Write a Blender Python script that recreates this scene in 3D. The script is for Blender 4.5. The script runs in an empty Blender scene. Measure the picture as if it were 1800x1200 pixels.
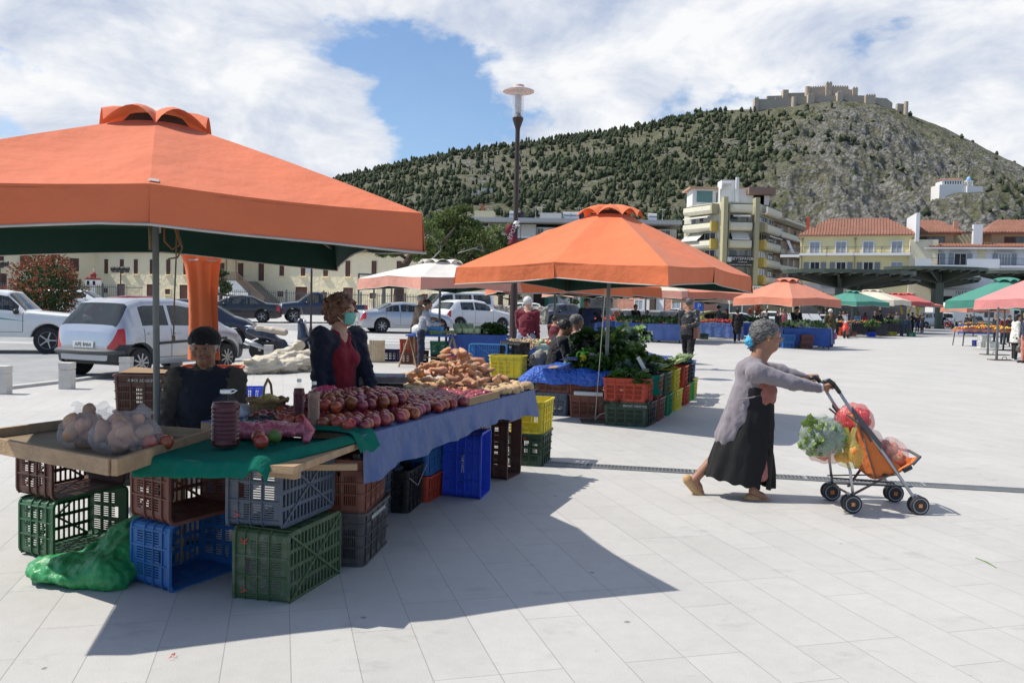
import bpy, math, random
import numpy as np
from mathutils import Vector, Matrix, Euler
random.seed(7); RNG=np.random.default_rng(7)
SC=bpy.context.scene; COL=SC.collection
R=math.radians
# ---------------------------------------------------------------- camera
CAMP=R(2.35); CAMT=R(1.29); CH=1.5; FP=1500.
_R=np.array([1,0,0.]);_U=np.array([0,math.sin(CAMP),math.cos(CAMP)]);_F=np.array([0,math.cos(CAMP),-math.sin(CAMP)])
_r=_R*math.cos(CAMT)+_U*math.sin(CAMT); _u=_U*math.cos(CAMT)-_R*math.sin(CAMT)
cd=bpy.data.cameras.new('camera'); cam=bpy.data.objects.new('camera',cd); COL.objects.link(cam)
cd.sensor_width=36; cd.lens=30; cd.clip_start=.05; cd.clip_end=9000
cam.matrix_world=Matrix(((_r[0],_u[0],-_F[0],0),(_r[1],_u[1],-_F[1],0),(_r[2],_u[2],-_F[2],CH),(0,0,0,1)))
SC.camera=cam
def ray(x,y): return (x-900)*_r+(600-y)*_u+FP*_F
def G(x,y,z=0.):
    d=ray(x,y); k=(z-CH)/d[2]; return Vector(d*k+[0,0,CH])
def Q(x,y,Y):
    d=ray(x,y); k=Y/d[1]; return Vector(d*k+[0,0,CH])
def zp(px,py,x0,y0): pass
# ---------------------------------------------------------------- sun, sky, exposure
SUND=Vector((-.72,.05,1.0)).normalized()          # towards the sun
sl=bpy.data.lights.new('sun','SUN'); sl.energy=5.0; sl.angle=R(.5); sl.color=(1,.94,.84)
so=bpy.data.objects.new('sun',sl); COL.objects.link(so); so.rotation_euler=SUND.to_track_quat('Z','Y').to_euler()
EL=math.asin(SUND.z); AZ=math.atan2(SUND.x,SUND.y)
W=bpy.data.worlds.new('World'); SC.world=W; W.use_nodes=True
def build_world():
    nt=W.node_tree; N=nt.nodes; L=nt.links
    bg=N['Background']; sky=N.new('ShaderNodeTexSky'); sky.sky_type='NISHITA'; sky.sun_disc=False
    sky.sun_elevation=EL; sky.sun_rotation=AZ; sky.air_density=1.0; sky.dust_density=.6; sky.ozone_density=1.6
    tc=N.new('ShaderNodeTexCoord'); sep=N.new('ShaderNodeSeparateXYZ'); L.new(tc.outputs['Generated'],sep.inputs[0])
    def mth(op,a,b=None,c=None):
        n=N.new('ShaderNodeMath'); n.operation=op
        for i,v in enumerate((a,b,c)):
            if v is None: continue
            if isinstance(v,(int,float)): n.inputs[i].default_value=v
            else: L.new(v,n.inputs[i])
        return n.outputs[0]
    # puffy clouds laid out over the directions of the sky
    cb=N.new('ShaderNodeCombineXYZ'); L.new(sep.outputs[0],cb.inputs[0]); L.new(sep.outputs[1],cb.inputs[1]); L.new(mth('MULTIPLY',sep.outputs[2],1.9),cb.inputs[2])
    def noise(scale,det,rough,off,dist=0.):
        m=N.new('ShaderNodeMapping'); m.inputs['Location'].default_value=off; L.new(cb.outputs[0],m.inputs[0])
        n=N.new('ShaderNodeTexNoise'); n.inputs['Scale'].default_value=scale; n.inputs['Detail'].default_value=det
        n.inputs['Roughness'].default_value=rough; n.inputs['Distortion'].default_value=dist; L.new(m.outputs[0],n.inputs['Vector']); return n.outputs['Fac']
    big=noise(2.4,10,.56,SKO,.15); det=noise(9,8,.6,(1,2,7)); shade=noise(6.,10,.62,(8.2,5.6,2),.3)
    dens=mth('ADD',mth('MULTIPLY',big,.8),mth('MULTIPLY',det,.2))
    def mr(v,a,b,c=0,d=1,sm=True):
        n=N.new('ShaderNodeMapRange'); n.interpolation_type='SMOOTHSTEP' if sm else 'LINEAR'
        L.new(v,n.inputs[0])
        for i,q in zip((1,2,3,4),(a,b,c,d)): n.inputs[i].default_value=q
        return n.outputs[0]
    mask=mth('MULTIPLY',mr(dens,SKY[0],SKY[1]),mr(sep.outputs[1],-.15,.5,.12,1.))
    veil=mth('MAXIMUM',mask,.06)
    hz=mr(sep.outputs[2],0.0,.16,.55,0)
    veil=mth('MAXIMUM',veil,hz)
    cr=N.new('ShaderNodeValToRGB'); e=cr.color_ramp.elements
    e[0].position=.33; e[0].color=(5.6,6.6,8.6,1); e[1].position=.60; e[1].color=(11.2,11.3,11.5,1); L.new(shade,cr.inputs[0])
    # scale the sky itself for a clear, light blue
    g=N.new('ShaderNodeMix'); g.data_type='RGBA'; g.blend_type='MULTIPLY'; g.inputs[0].default_value=1
    L.new(sky.outputs[0],g.inputs[6]); g.inputs[7].default_value=(1.35,1.55,1.75,1)
    mx=N.new('ShaderNodeMix'); mx.data_type='RGBA'; L.new(veil,mx.inputs[0]); L.new(g.outputs[2],mx.inputs[6]); L.new(cr.outputs[0],mx.inputs[7])
    L.new(mx.outputs[2],bg.inputs[0]); bg.inputs[1].default_value=.08
SKY=(.44,.495); SKO=(2.9,5.1,8.3)
build_world()
vs=SC.view_settings; vs.view_transform='Standard'; vs.look='None'; vs.exposure=.1; vs.gamma=1
# ---------------------------------------------------------------- materials
def lin(h):
    if not isinstance(h,str): return tuple(h)
    h=h.lstrip('#'); c=[int(h[i:i+2],16)/255 for i in (0,2,4)]
    return tuple(v/12.92 if v<=.04045 else ((v+.055)/1.055)**2.4 for v in c)
MATS={}
def mat(key,col=None,rough=.6,metal=0.,var=.12,vs=6.,bump=0.,bs=40.,alpha=1.,trans=0.,coat=0.,emit=0.,dirt=0.,spec=.5,rnd=0.,sheen=0.,col2=None,stretch=None,hard=False,coord='Object',sss=0.,translucent=0.):
    if key in MATS: return MATS[key]
    m=bpy.data.materials.new(key); m.use_nodes=True; MATS[key]=m
    nt=m.node_tree; N=nt.nodes; L=nt.links; b=N['Principled BSDF']
    c=lin(col); tc=N.new('ShaderNodeTexCoord'); vec=tc.outputs[coord]
    if stretch:
        mp=N.new('ShaderNodeMapping'); mp.inputs['Scale'].default_value=stretch; L.new(vec,mp.inputs[0]); vec=mp.outputs[0]
    n=N.new('ShaderNodeTexNoise'); n.inputs['Scale'].default_value=vs; n.inputs['Detail'].default_value=6; n.inputs['Roughness'].default_value=.62; L.new(vec,n.inputs['Vector'])
    r=N.new('ShaderNodeValToRGB'); e=r.color_ramp.elements
    lo=.44 if hard else .3; hi=.56 if hard else .7
    e[0].position=lo; e[1].position=hi
    if col2 is None:
        e[0].color=(*[max(0,v*(1-var)) for v in c],1); e[1].color=(*[min(1,v*(1+var)) for v in c],1)
    else: e[0].color=(*c,1); e[1].color=(*lin(col2),1)
    L.new(n.outputs['Fac'],r.inputs[0]); out=r.outputs[0]
    if dirt>0:
        n2=N.new('ShaderNodeTexNoise'); n2.inputs['Scale'].default_value=vs*3.1; n2.inputs['Detail'].default_value=8; n2.inputs['Roughness'].default_value=.7; L.new(vec,n2.inputs['Vector'])
        r2=N.new('ShaderNodeMapRange'); r2.inputs[1].default_value=.5; r2.inputs[2].default_value=.75; r2.inputs[4].default_value=dirt; L.new(n2.outputs['Fac'],r2.inputs[0])
        mx=N.new('ShaderNodeMix'); mx.data_type='RGBA'; L.new(r2.outputs[0],mx.inputs[0]); L.new(out,mx.inputs[6]); mx.inputs[7].default_value=(.22,.2,.17,1); out=mx.outputs[2]
    if rnd>0:
        oi=N.new('ShaderNodeObjectInfo'); hs=N.new('ShaderNodeHueSaturation')
        mr=N.new('ShaderNodeMapRange'); mr.inputs[3].default_value=1-rnd; mr.inputs[4].default_value=1+rnd; L.new(oi.outputs['Random'],mr.inputs[0]); L.new(mr.outputs[0],hs.inputs['Value'])
        mr2=N.new('ShaderNodeMapRange'); mr2.inputs[3].default_value=.5-rnd*.05; mr2.inputs[4].default_value=.5+rnd*.05
        ml=N.new('ShaderNodeMath'); ml.operation='MULTIPLY'; ml.inputs[1].default_value=7.3; fr=N.new('ShaderNodeMath'); fr.operation='FRACT'
        L.new(oi.outputs['Random'],ml.inputs[0]); L.new(ml.outputs[0],fr.inputs[0]); L.new(fr.outputs[0],mr2.inputs[0]); L.new(mr2.outputs[0],hs.inputs['Hue'])
        L.new(out,hs.inputs['Color']); out=hs.outputs[0]
    L.new(out,b.inputs['Base Color'])
    b.inputs['Roughness'].default_value=rough; b.inputs['Metallic'].default_value=metal; b.inputs['Specular IOR Level'].default_value=spec
    b.inputs['Alpha'].default_value=alpha; b.inputs['Transmission Weight'].default_value=trans; b.inputs['Coat Weight'].default_value=coat; b.inputs['Coat Roughness'].default_value=.05
    if sss: b.inputs['Subsurface Weight'].default_value=sss; b.inputs['Subsurface Scale'].default_value=.01
    if sheen: b.inputs['Sheen Weight'].default_value=sheen
    if emit: b.inputs['Emission Color'].default_value=(*c,1); b.inputs['Emission Strength'].default_value=emit
    if bump:
        n3=N.new('ShaderNodeTexNoise'); n3.inputs['Scale'].default_value=bs; n3.inputs['Detail'].default_value=5; L.new(vec,n3.inputs['Vector'])
        bp=N.new('ShaderNodeBump'); bp.inputs['Strength'].default_value=bump; bp.inputs['Distance'].default_value=1./bs; L.new(n3.outputs['Fac'],bp.inputs['Height']); L.new(bp.outputs[0],b.inputs['Normal'])
    if translucent:
        t=N.new('ShaderNodeBsdfTranslucent'); L.new(out,t.inputs[0]); ms=N.new('ShaderNodeMixShader'); ms.inputs[0].default_value=translucent
        L.new(b.outputs[0],ms.inputs[1]); L.new(t.outputs[0],ms.inputs[2]); L.new(ms.outputs[0],N['Material Output'].inputs[0])
    return m
# ---------------------------------------------------------------- mesh builder
def perp(d):
    d=Vector(d).normalized(); a=Vector((0,0,1)) if abs(d.z)<.9 else Vector((1,0,0))
    u=d.cross(a).normalized(); return u,d.cross(u).normalized()
class MB:
    def __init__(s): s.v=[]; s.f=[]
    def add(s,vs,fs):
        n=len(s.v); s.v.extend([tuple(q) for q in vs]); s.f.extend([tuple(i+n for i in f) for f in fs]); return s
    def box(s,c,d,rz=0.,M=None):
        x,y,z=[q/2 for q in d]; P=[Vector((a*x,b*y,e*z)) for e in (-1,1) for a,b in ((-1,-1),(1,-1),(1,1),(-1,1))]
        if M is None: M=Matrix.Rotation(rz,3,'Z')
        P=[M@q+Vector(c) for q in P]
        return s.add(P,[(3,2,1,0),(4,5,6,7),(0,1,5,4),(1,2,6,5),(2,3,7,6),(3,0,4,7)])
    def bar(s,a,b,w,h=None):           # rectangular bar between two points
        a=Vector(a); b=Vector(b); d=b-a; L=d.length; d.normalize(); u=d.cross(Vector((0,0,1)))
        if u.length<.01: u=Vector((1,0,0))
        u.normalize(); v=u.cross(d); M=Matrix((u,d,v)).transposed(); return s.box((a+b)/2,(w,L,h or w),M=M)
    def cyl(s,a,b,r0,r1=None,n=10,cap=True):
        r1=r0 if r1 is None else r1; return s.tube([a,b],[r0,r1],n,cap)
    def tube(s,pts,rs,n=8,cap=True,flat=1.):
        pts=[Vector(q) for q in pts]
        if not isinstance(rs,(list,tuple)): rs=[rs]*len(pts)
        V=[];u=None
        for i,q in enumerate(pts):
            d=(pts[min(i+1,len(pts)-1)]-pts[max(i-1,0)])
            if d.length<1e-9: d=Vector((0,0,1))
            d.normalize()
            if u is None: u,v=perp(d)
            else:
                u=(u-d*u.dot(d)); u=u.normalized() if u.length>1e-6 else perp(d)[0]; v=d.cross(u)
            for k in range(n):
                a=2*math.pi*k/n; V.append(q+(u*math.cos(a)+v*math.sin(a)*flat)*rs[i])
        F=[]
        for i in range(len(pts)-1):
            for k in range(n):
                a=i*n+k; b=i*n+(k+1)%n; F.append((a,b,b+n,a+n))
        if cap: F.append(tuple(range(n))[::-1]); F.append(tuple((len(pts)-1)*n+k for k in range(n)))
        return s.add(V,F)
    def lathe(s,prof,n=24,o=(0,0,0),axis='Z',cap=True,sx=1,sy=1):
        V=[];F=[]
        for r,z in prof:
            for k in range(n):
                a=2*math.pi*k/n; p=Vector((r*math.cos(a)*sx,r*math.sin(a)*sy,z))
                if axis=='Y': p=Vector((p.x,p.z,p.y))
                elif axis=='X': p=Vector((p.z,p.x,p.y))
                V.append(p+Vector(o))
        m=len(prof)
        for i in range(m-1):
            for k in range(n):
                a=i*n+k;b=i*n+(k+1)%n; F.append((a,b,b+n,a+n))
        if cap: F.append(tuple(range(n))[::-1]); F.append(tuple((m-1)*n+k for k in range(n)))
        return s.add(V,F)
    def ell(s,c,r,n=12,m=8,M=None):
        V=[];F=[]
        if not isinstance(r,(tuple,list)): r=(r,r,r)
        for j in range(m+1):
            t=math.pi*j/m
            for k in range(n):
                a=2*math.pi*k/n; p=Vector((r[0]*math.sin(t)*math.cos(a),r[1]*math.sin(t)*math.sin(a),-r[2]*math.cos(t)))
                V.append((M@p if M else p)+Vector(c))
        for j in range(m):
            for k in range(n):
                a=j*n+k;b=j*n+(k+1)%n; F.append((a,b,b+n,a+n))
        return s.add(V,F)
    def grid(s,fn,nu,nv):
        V=[fn(i/nu,j/nv) for j in range(nv+1) for i in range(nu+1)]
        F=[(j*(nu+1)+i,j*(nu+1)+i+1,(j+1)*(nu+1)+i+1,(j+1)*(nu+1)+i) for j in range(nv) for i in range(nu)]
        return s.add(V,F)
    def prism(s,poly,z0,z1,M=None):
        n=len(poly); V=[Vector((x,y,z0)) for x,y in poly]+[Vector((x,y,z1)) for x,y in poly]
        if M: V=[M@q for q in V]
        F=[tuple(range(n))[::-1],tuple(range(n,2*n))]+[(i,(i+1)%n,(i+1)%n+n,i+n) for i in range(n)]
        return s.add(V,F)
    def mesh(s,name,m=None,smooth=False):
        me=bpy.data.meshes.new(name); me.from_pydata(s.v,[],s.f); me.validate()
        if smooth is True: me.shade_smooth()
        elif smooth: 
            me.shade_smooth()
            try: me.set_sharp_from_angle(angle=R(smooth))
            except Exception: pass
        if m: me.materials.append(m)
        return me
    def build(s,name,m=None,parent=None,smooth=False,loc=None,rz=None,**tags):
        o=bpy.data.objects.new(name,s.mesh(name,m,smooth)); COL.objects.link(o)
        if parent is not None: o.parent=parent
        if loc is not None: o.location=loc
        if rz is not None: o.rotation_euler=(0,0,rz)
        for k,v in tags.items(): o[k]=v
        return o
def tag(o,label=None,cat=None,group=None,kind=None):
    if label: o['label']=label
    if cat: o['category']=cat
    if group: o['group']=group
    if kind: o['kind']=kind
    return o
def thing(name,label,cat,loc=(0,0,0),rz=0.,group=None):
    o=bpy.data.objects.new(name,None); COL.objects.link(o); o.location=loc; o.rotation_euler=(0,0,rz); o.empty_display_size=.1
    return tag(o,label,cat,group)
def inst(me,name,label,cat,loc,rot=(0,0,0),group=None,sc=None,m=None,parent=None):
    o=bpy.data.objects.new(name,me); COL.objects.link(o); o.location=loc; o.rotation_euler=rot
    if sc: o.scale=sc if isinstance(sc,(tuple,list)) else (sc,)*3
    if m: o.material_slots[0].link='OBJECT'; o.material_slots[0].material=m
    if parent: o.parent=parent
    return tag(o,label,cat,group)
def dup(r,loc=None,rz=None,label=None,group=None,par=None):
    c=r.copy(); COL.objects.link(c)
    if par: c.parent=par
    if loc is not None: c.location=loc
    if rz is not None: c.rotation_euler=(0,0,rz)
    if label: c['label']=label
    if group: c['group']=group
    for ch in r.children: dup(ch,par=c)
    return c
def text(s,size,m,name='lettering',parent=None,loc=(0,0,0),rot=(0,0,0),ext=.001,align='CENTER',sx=1.):
    cu=bpy.data.curves.new(name,'FONT'); cu.body=s; cu.size=size; cu.extrude=ext; cu.align_x=align; cu.align_y='CENTER'
    o=bpy.data.objects.new(name,cu); COL.objects.link(o); dg=bpy.context.evaluated_depsgraph_get(); me=bpy.data.meshes.new_from_object(o.evaluated_get(dg))
    bpy.data.objects.remove(o); me.materials.clear(); me.materials.append(m); me.name=name
    q=bpy.data.objects.new(name,me); COL.objects.link(q); q.location=loc; q.rotation_euler=rot; q.scale=(sx,1,1)
    if parent: q.parent=parent
    return q
# ---------------------------------------------------------------- numpy noise
def hash3(i,j,k): 
    n=(i*374761393+j*668265263+k*2147483647)&0xffffffff; n=((n^(n>>13))*1274126177)&0xffffffff; return ((n^(n>>16))&0xffff)/65535.
def vnoise(x,y,z):
    x=np.asarray(x,float);y=np.asarray(y,float)+0*x;z=np.asarray(z,float)+0*x
    i=np.floor(x).astype(np.int64);j=np.floor(y).astype(np.int64);k=np.floor(z).astype(np.int64)
    u=x-i;v=y-j;w=z-k;u=u*u*(3-2*u);v=v*v*(3-2*v);w=w*w*(3-2*w);r=0
    for a in (0,1):
        for b in (0,1):
            for c in (0,1):
                r=r+hash3(i+a,j+b,k+c)*(u if a else 1-u)*(v if b else 1-v)*(w if c else 1-w)
    return r
def fbm(x,y,z=0.,o=4):
    r=0;a=.5
    for q in range(o): r=r+a*(vnoise(x,y,z)-.5); x=np.asarray(x)*2.03+7.1; y=np.asarray(y)*2.03+3.7; z=np.asarray(z)*2.03+1.9; a*=.5
    return r
def npmesh(V,F,name,m=None,smooth=True):
    me=bpy.data.meshes.new(name); V=np.asarray(V,np.float32); F=np.asarray(F,np.int32); nf,k=F.shape
    me.vertices.add(len(V)); me.vertices.foreach_set('co',V.ravel()); me.loops.add(nf*k); me.loops.foreach_set('vertex_index',F.ravel())
    me.polygons.add(nf); me.polygons.foreach_set('loop_start',np.arange(0,nf*k,k,dtype=np.int32)); me.update(calc_edges=True); me.validate()
    if smooth: me.shade_smooth()
    if m: me.materials.append(m)
    return me
# ---------------------------------------------------------------- signed distance modeller (smooth union, surface nets)
class SDF:
    def __init__(s,lo,hi,h):
        s.h=h; s.lo=np.array(lo,float)-2*h; s.n=(np.ceil((np.array(hi)+2*h-s.lo)/h)).astype(int)+1; s.F=np.full(s.n,1.,np.float32)
    def _sub(s,lo,hi,mg):
        a=np.clip(np.floor((lo-mg-s.lo)/s.h).astype(int),0,s.n-1); b=np.clip(np.ceil((hi+mg-s.lo)/s.h).astype(int)+1,1,s.n)
        ax=[(s.lo[i]+np.arange(a[i],b[i])*s.h).astype(np.float32) for i in range(3)]
        X,Y,Z=np.meshgrid(*ax,indexing='ij'); return tuple(slice(a[i],b[i]) for i in range(3)),X,Y,Z
    def _mix(s,sl,d,k,op):
        A=s.F[sl]
        if op=='u':
            if k>0:
                hh=np.maximum(k-np.abs(A-d),0)/k; s.F[sl]=np.minimum(A,d)-hh*hh*k*.25
            else: s.F[sl]=np.minimum(A,d)
        elif op=='s':
            d=-d
            if k>0: hh=np.maximum(k-np.abs(A-d),0)/k; s.F[sl]=np.maximum(A,d)+hh*hh*k*.25
            else: s.F[sl]=np.maximum(A,d)
    def cone(s,a,b,r0,r1,k=.02,op='u',sq=None,dr=None):    # sq: squash factor along direction dr
        a=np.array(a,float);b=np.array(b,float); m=max(r0,r1)*(1 if sq is None else max(1,sq))
        sl,X,Y,Z=s._sub(np.minimum(a,b)-m,np.maximum(a,b)+m,k+2*s.h)
        d=b-a; L2=max(float(d@d),1e-9); px,py,pz=X-a[0],Y-a[1],Z-a[2]
        t=np.clip((px*d[0]+py*d[1]+pz*d[2])/L2,0,1); qx,qy,qz=px-t*d[0],py-t*d[1],pz-t*d[2]
        if sq is not None:
            q=np.array(dr,float); q/=np.linalg.norm(q); dt=qx*q[0]+qy*q[1]+qz*q[2]; f=(1/sq-1)*dt
            qx,qy,qz=qx+f*q[0],qy+f*q[1],qz+f*q[2]
        D=np.sqrt(qx*qx+qy*qy+qz*qz)-(r0+(r1-r0)*t)
        if sq is not None and sq<1: D=D*max(sq,.5)
        s._mix(sl,D,k,op); return s
    def chain(s,pts,rs,k=.02,**kw):
        for i in range(len(pts)-1): s.cone(pts[i],pts[i+1],rs[i],rs[i+1],k,**kw)
        return s
    def ell(s,c,r,k=.02,op='u',M=None):
        c=np.array(c,float); r=np.array(r if hasattr(r,'__len__') else (r,r,r),float); m=r.max()
        sl,X,Y,Z=s._sub(c-m,c+m,k+2*s.h); X=X-c[0];Y=Y-c[1];Z=Z-c[2]
        if M is not None: A=np.array(M.to_3x3().transposed()); X,Y,Z=A[0,0]*X+A[0,1]*Y+A[0,2]*Z,A[1,0]*X+A[1,1]*Y+A[1,2]*Z,A[2,0]*X+A[2,1]*Y+A[2,2]*Z
        k0=np.sqrt((X/r[0])**2+(Y/r[1])**2+(Z/r[2])**2); k1=np.sqrt((X/r[0]**2)**2+(Y/r[1]**2)**2+(Z/r[2]**2)**2)+1e-9
        s._mix(sl,k0*(k0-1)/k1,k,op); return s
    def fn(s,f,k=0.,op='u'):
        sl,X,Y,Z=s._sub(s.lo,s.lo+s.n*s.h,0); s._mix(sl,f(X,Y,Z),k,op); return s
    def rough(s,amp,sc,seed=0.,st=(1,1,1)):
        sl,X,Y,Z=s._sub(s.lo,s.lo+s.n*s.h,0); near=np.abs(s.F)<3*s.h+amp; n=vnoise(X[near]*sc*st[0]+seed,Y[near]*sc*st[1]+seed,Z[near]*sc*st[2])-.5
        n2=vnoise(X[near]*sc*2.3*st[0]+seed,Y[near]*sc*2.3*st[1],Z[near]*sc*2.3*st[2])-.5
        s.F[near]+=(n*2+n2)*amp*.7; return s
    def mesh(s,name,m=None,smooth=True,M=None):
        F=s.F; n=s.n; I=F<0
        c=[I[a:n[0]-1+a,b:n[1]-1+b,d:n[2]-1+d] for a in (0,1) for b in (0,1) for d in (0,1)]
        cnt=sum(q.astype(np.int8) for q in c); act=(cnt>0)&(cnt<8); ids=np.full(act.shape,-1,np.int64); ids[act]=np.arange(act.sum()); idx=np.argwhere(act)
        P=np.zeros((len(idx),3)); Wt=np.zeros(len(idx)); x,y,z=idx.T
        offs=[(a,b,d) for a in (0,1) for b in (0,1) for d in (0,1)]
        for i,o0 in enumerate(offs):
            for ax in range(3):
                if o0[ax]==1: continue
                o1=list(o0); o1[ax]=1
                v0=F[x+o0[0],y+o0[1],z+o0[2]]; v1=F[x+o1[0],y+o1[1],z+o1[2]]; cr=(v0<0)!=(v1<0)
                t=np.where(cr,v0/np.where(v0==v1,1,v0-v1),0); q=np.array(o0,float)[None,:].repeat(len(idx),0); q[:,ax]+=t
                P+=q*cr[:,None]; Wt+=cr
        V=(idx+P/Wt[:,None])*s.h+s.lo; Fs=[]
        for ax in range(3):
            sh=[slice(0,None)]*3; a=I.take(range(0,n[ax]-1),ax); b=I.take(range(1,n[ax]),ax); ch=a!=b; e=np.argwhere(ch); inside=a[ch]
            u,v=[(1,2),(2,0),(0,1)][ax]; ok=(e[:,u]>0)&(e[:,v]>0)&(e[:,u]<n[u]-1)&(e[:,v]<n[v]-1); e=e[ok]; ins=inside[ok]
            def at(du,dv): q=e.copy(); q[:,u]-=du; q[:,v]-=dv; return ids[q[:,0],q[:,1],q[:,2]]
            f=np.stack([at(1,1),at(0,1),at(0,0),at(1,0)],1); f[~ins]=f[~ins][:,::-1]; Fs.append(f)
        Fa=np.concatenate(Fs); Fa=Fa[(Fa>=0).all(1)]
        if M is not None: V=V@np.array(M.to_3x3()).T+np.array(M.translation)
        return npmesh(V,Fa,name,m,smooth)
    def build(s,name,m,parent=None,**kw):
        o=bpy.data.objects.new(name,s.mesh(name,m,**kw)); COL.objects.link(o)
        if parent is not None: o.parent=parent
        return o
# ================================================================ GROUND
def sst(x,a,b): 
    t=np.clip((np.asarray(x,float)-a)/(b-a),0,1); return t*t*(3-2*t)
def GZ(x,y): return .02*np.clip(np.asarray(y,float)-27,0,50)*np.clip((8-np.asarray(x,float))/18,0,1)
def gz(x,y): return float(GZ(x,y))
def at(px,Y,dz=0.):
    "ground point seen in the direction of column px at distance Y"
    v=Q(px,538.5+(px-900)*.0225,Y); v.z=gz(v.x,Y)+dz; return v
def ground_mat():
    m=bpy.data.materials.new('plaza_slabs'); m.use_nodes=True; nt=m.node_tree; N=nt.nodes; L=nt.links; b=N['Principled BSDF']
    tc=N.new('ShaderNodeTexCoord'); mp=N.new('ShaderNodeMapping'); mp.vector_type='TEXTURE'; mp.inputs['Rotation'].default_value=(0,0,R(105.2)); mp.inputs['Location'].default_value=(-.755,5.09,0); L.new(tc.outputs['Object'],mp.inputs[0])
    br=N.new('ShaderNodeTexBrick'); br.offset=.37; br.offset_frequency=3; br.inputs['Scale'].default_value=1; br.inputs['Brick Width'].default_value=.9; br.inputs['Row Height'].default_value=.2745
    br.inputs['Mortar Size'].default_value=.002; br.inputs['Mortar Smooth'].default_value=.3; br.inputs['Color1'].default_value=(.445,.435,.415,1); br.inputs['Color2'].default_value=(.475,.465,.445,1); br.inputs['Mortar'].default_value=(.29,.285,.28,1); br.inputs['Bias'].default_value=0
    L.new(mp.outputs[0],br.inputs['Vector'])
    def nz(s,d,ro,lo,hi,c0,c1,st=None):
        n=N.new('ShaderNodeTexNoise'); n.inputs['Scale'].default_value=s; n.inputs['Detail'].default_value=d; n.inputs['Roughness'].default_value=ro
        if st:
            q=N.new('ShaderNodeMapping'); q.inputs['Scale'].default_value=st; L.new(tc.outputs['Object'],q.inputs[0]); L.new(q.outputs[0],n.inputs['Vector'])
        else: L.new(tc.outputs['Object'],n.inputs['Vector'])
        r=N.new('ShaderNodeMapRange'); 
        for i,v in zip((1,2,3,4),(lo,hi,c0,c1)): r.inputs[i].default_value=v
        L.new(n.outputs['Fac'],r.inputs[0]); return r.outputs[0]
    def mul(a,f):
        x=N.new('ShaderNodeMix'); x.data_type='RGBA'; x.blend_type='MULTIPLY'; x.inputs[0].default_value=1; L.new(a,x.inputs[6]); L.new(f,x.inputs[7]); return x.outputs[2]
    c=br.outputs['Color']
    c=mul(c,nz(.7,6,.6,.3,.7,.93,1.05)); c=mul(c,nz(9,8,.75,.35,.65,.95,1.03)); c=mul(c,nz(160,3,.8,.3,.7,.86,1.1))
    c=mul(c,nz(2.2,9,.7,.58,.72,1,.78,(1,1.6,1)))
    # round chewing-gum spots and small stains
    vo=N.new('ShaderNodeTexVoronoi'); vo.inputs['Scale'].default_value=2.3; L.new(tc.outputs['Object'],vo.inputs['Vector'])
    wn=N.new('ShaderNodeTexNoise'); wn.inputs['Scale'].default_value=30; L.new(tc.outputs['Object'],wn.inputs['Vector'])
    md=N.new('ShaderNodeMath'); md.operation='MULTIPLY_ADD'; L.new(wn.outputs['Fac'],md.inputs[0]); md.inputs[1].default_value=.035; L.new(vo.outputs['Distance'],md.inputs[2])
    sp=N.new('ShaderNodeMapRange'); sp.inputs[1].default_value=.046; sp.inputs[2].default_value=.056; sp.inputs[3].default_value=.5; sp.inputs[4].default_value=1; L.new(md.outputs[0],sp.inputs[0])
    c=mul(c,sp.outputs[0])
    v2=N.new('ShaderNodeTexVoronoi'); v2.inputs['Scale'].default_value=5.3; L.new(tc.outputs['Object'],v2.inputs['Vector'])
    sp2=N.new('ShaderNodeMapRange'); sp2.inputs[1].default_value=.035; sp2.inputs[2].default_value=.05; sp2.inputs[3].default_value=.8; sp2.inputs[4].default_value=1; L.new(v2.outputs['Distance'],sp2.inputs[0]); c=mul(c,sp2.outputs[0])
    L.new(c,b.inputs['Base Color']); b.inputs['Roughness'].default_value=.62; b.inputs['Specular IOR Level'].default_value=.35
    n=N.new('ShaderNodeTexNoise'); n.inputs['Scale'].default_value=120; n.inputs['Detail'].default_value=6; L.new(tc.outputs['Object'],n.inputs['Vector'])
    bp=N.new('ShaderNodeBump'); bp.inputs['Strength'].default_value=.25; bp.inputs['Distance'].default_value=.004; L.new(n.outputs['Fac'],bp.inputs['Height'])
    b2=N.new('ShaderNodeBump'); b2.invert=True; b2.inputs['Strength'].default_value=.6; b2.inputs['Distance'].default_value=.004; L.new(br.outputs['Fac'],b2.inputs['Height']); L.new(bp.outputs[0],b2.inputs['Normal'])
    L.new(b2.outputs[0],b.inputs['Normal']); return m
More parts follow.
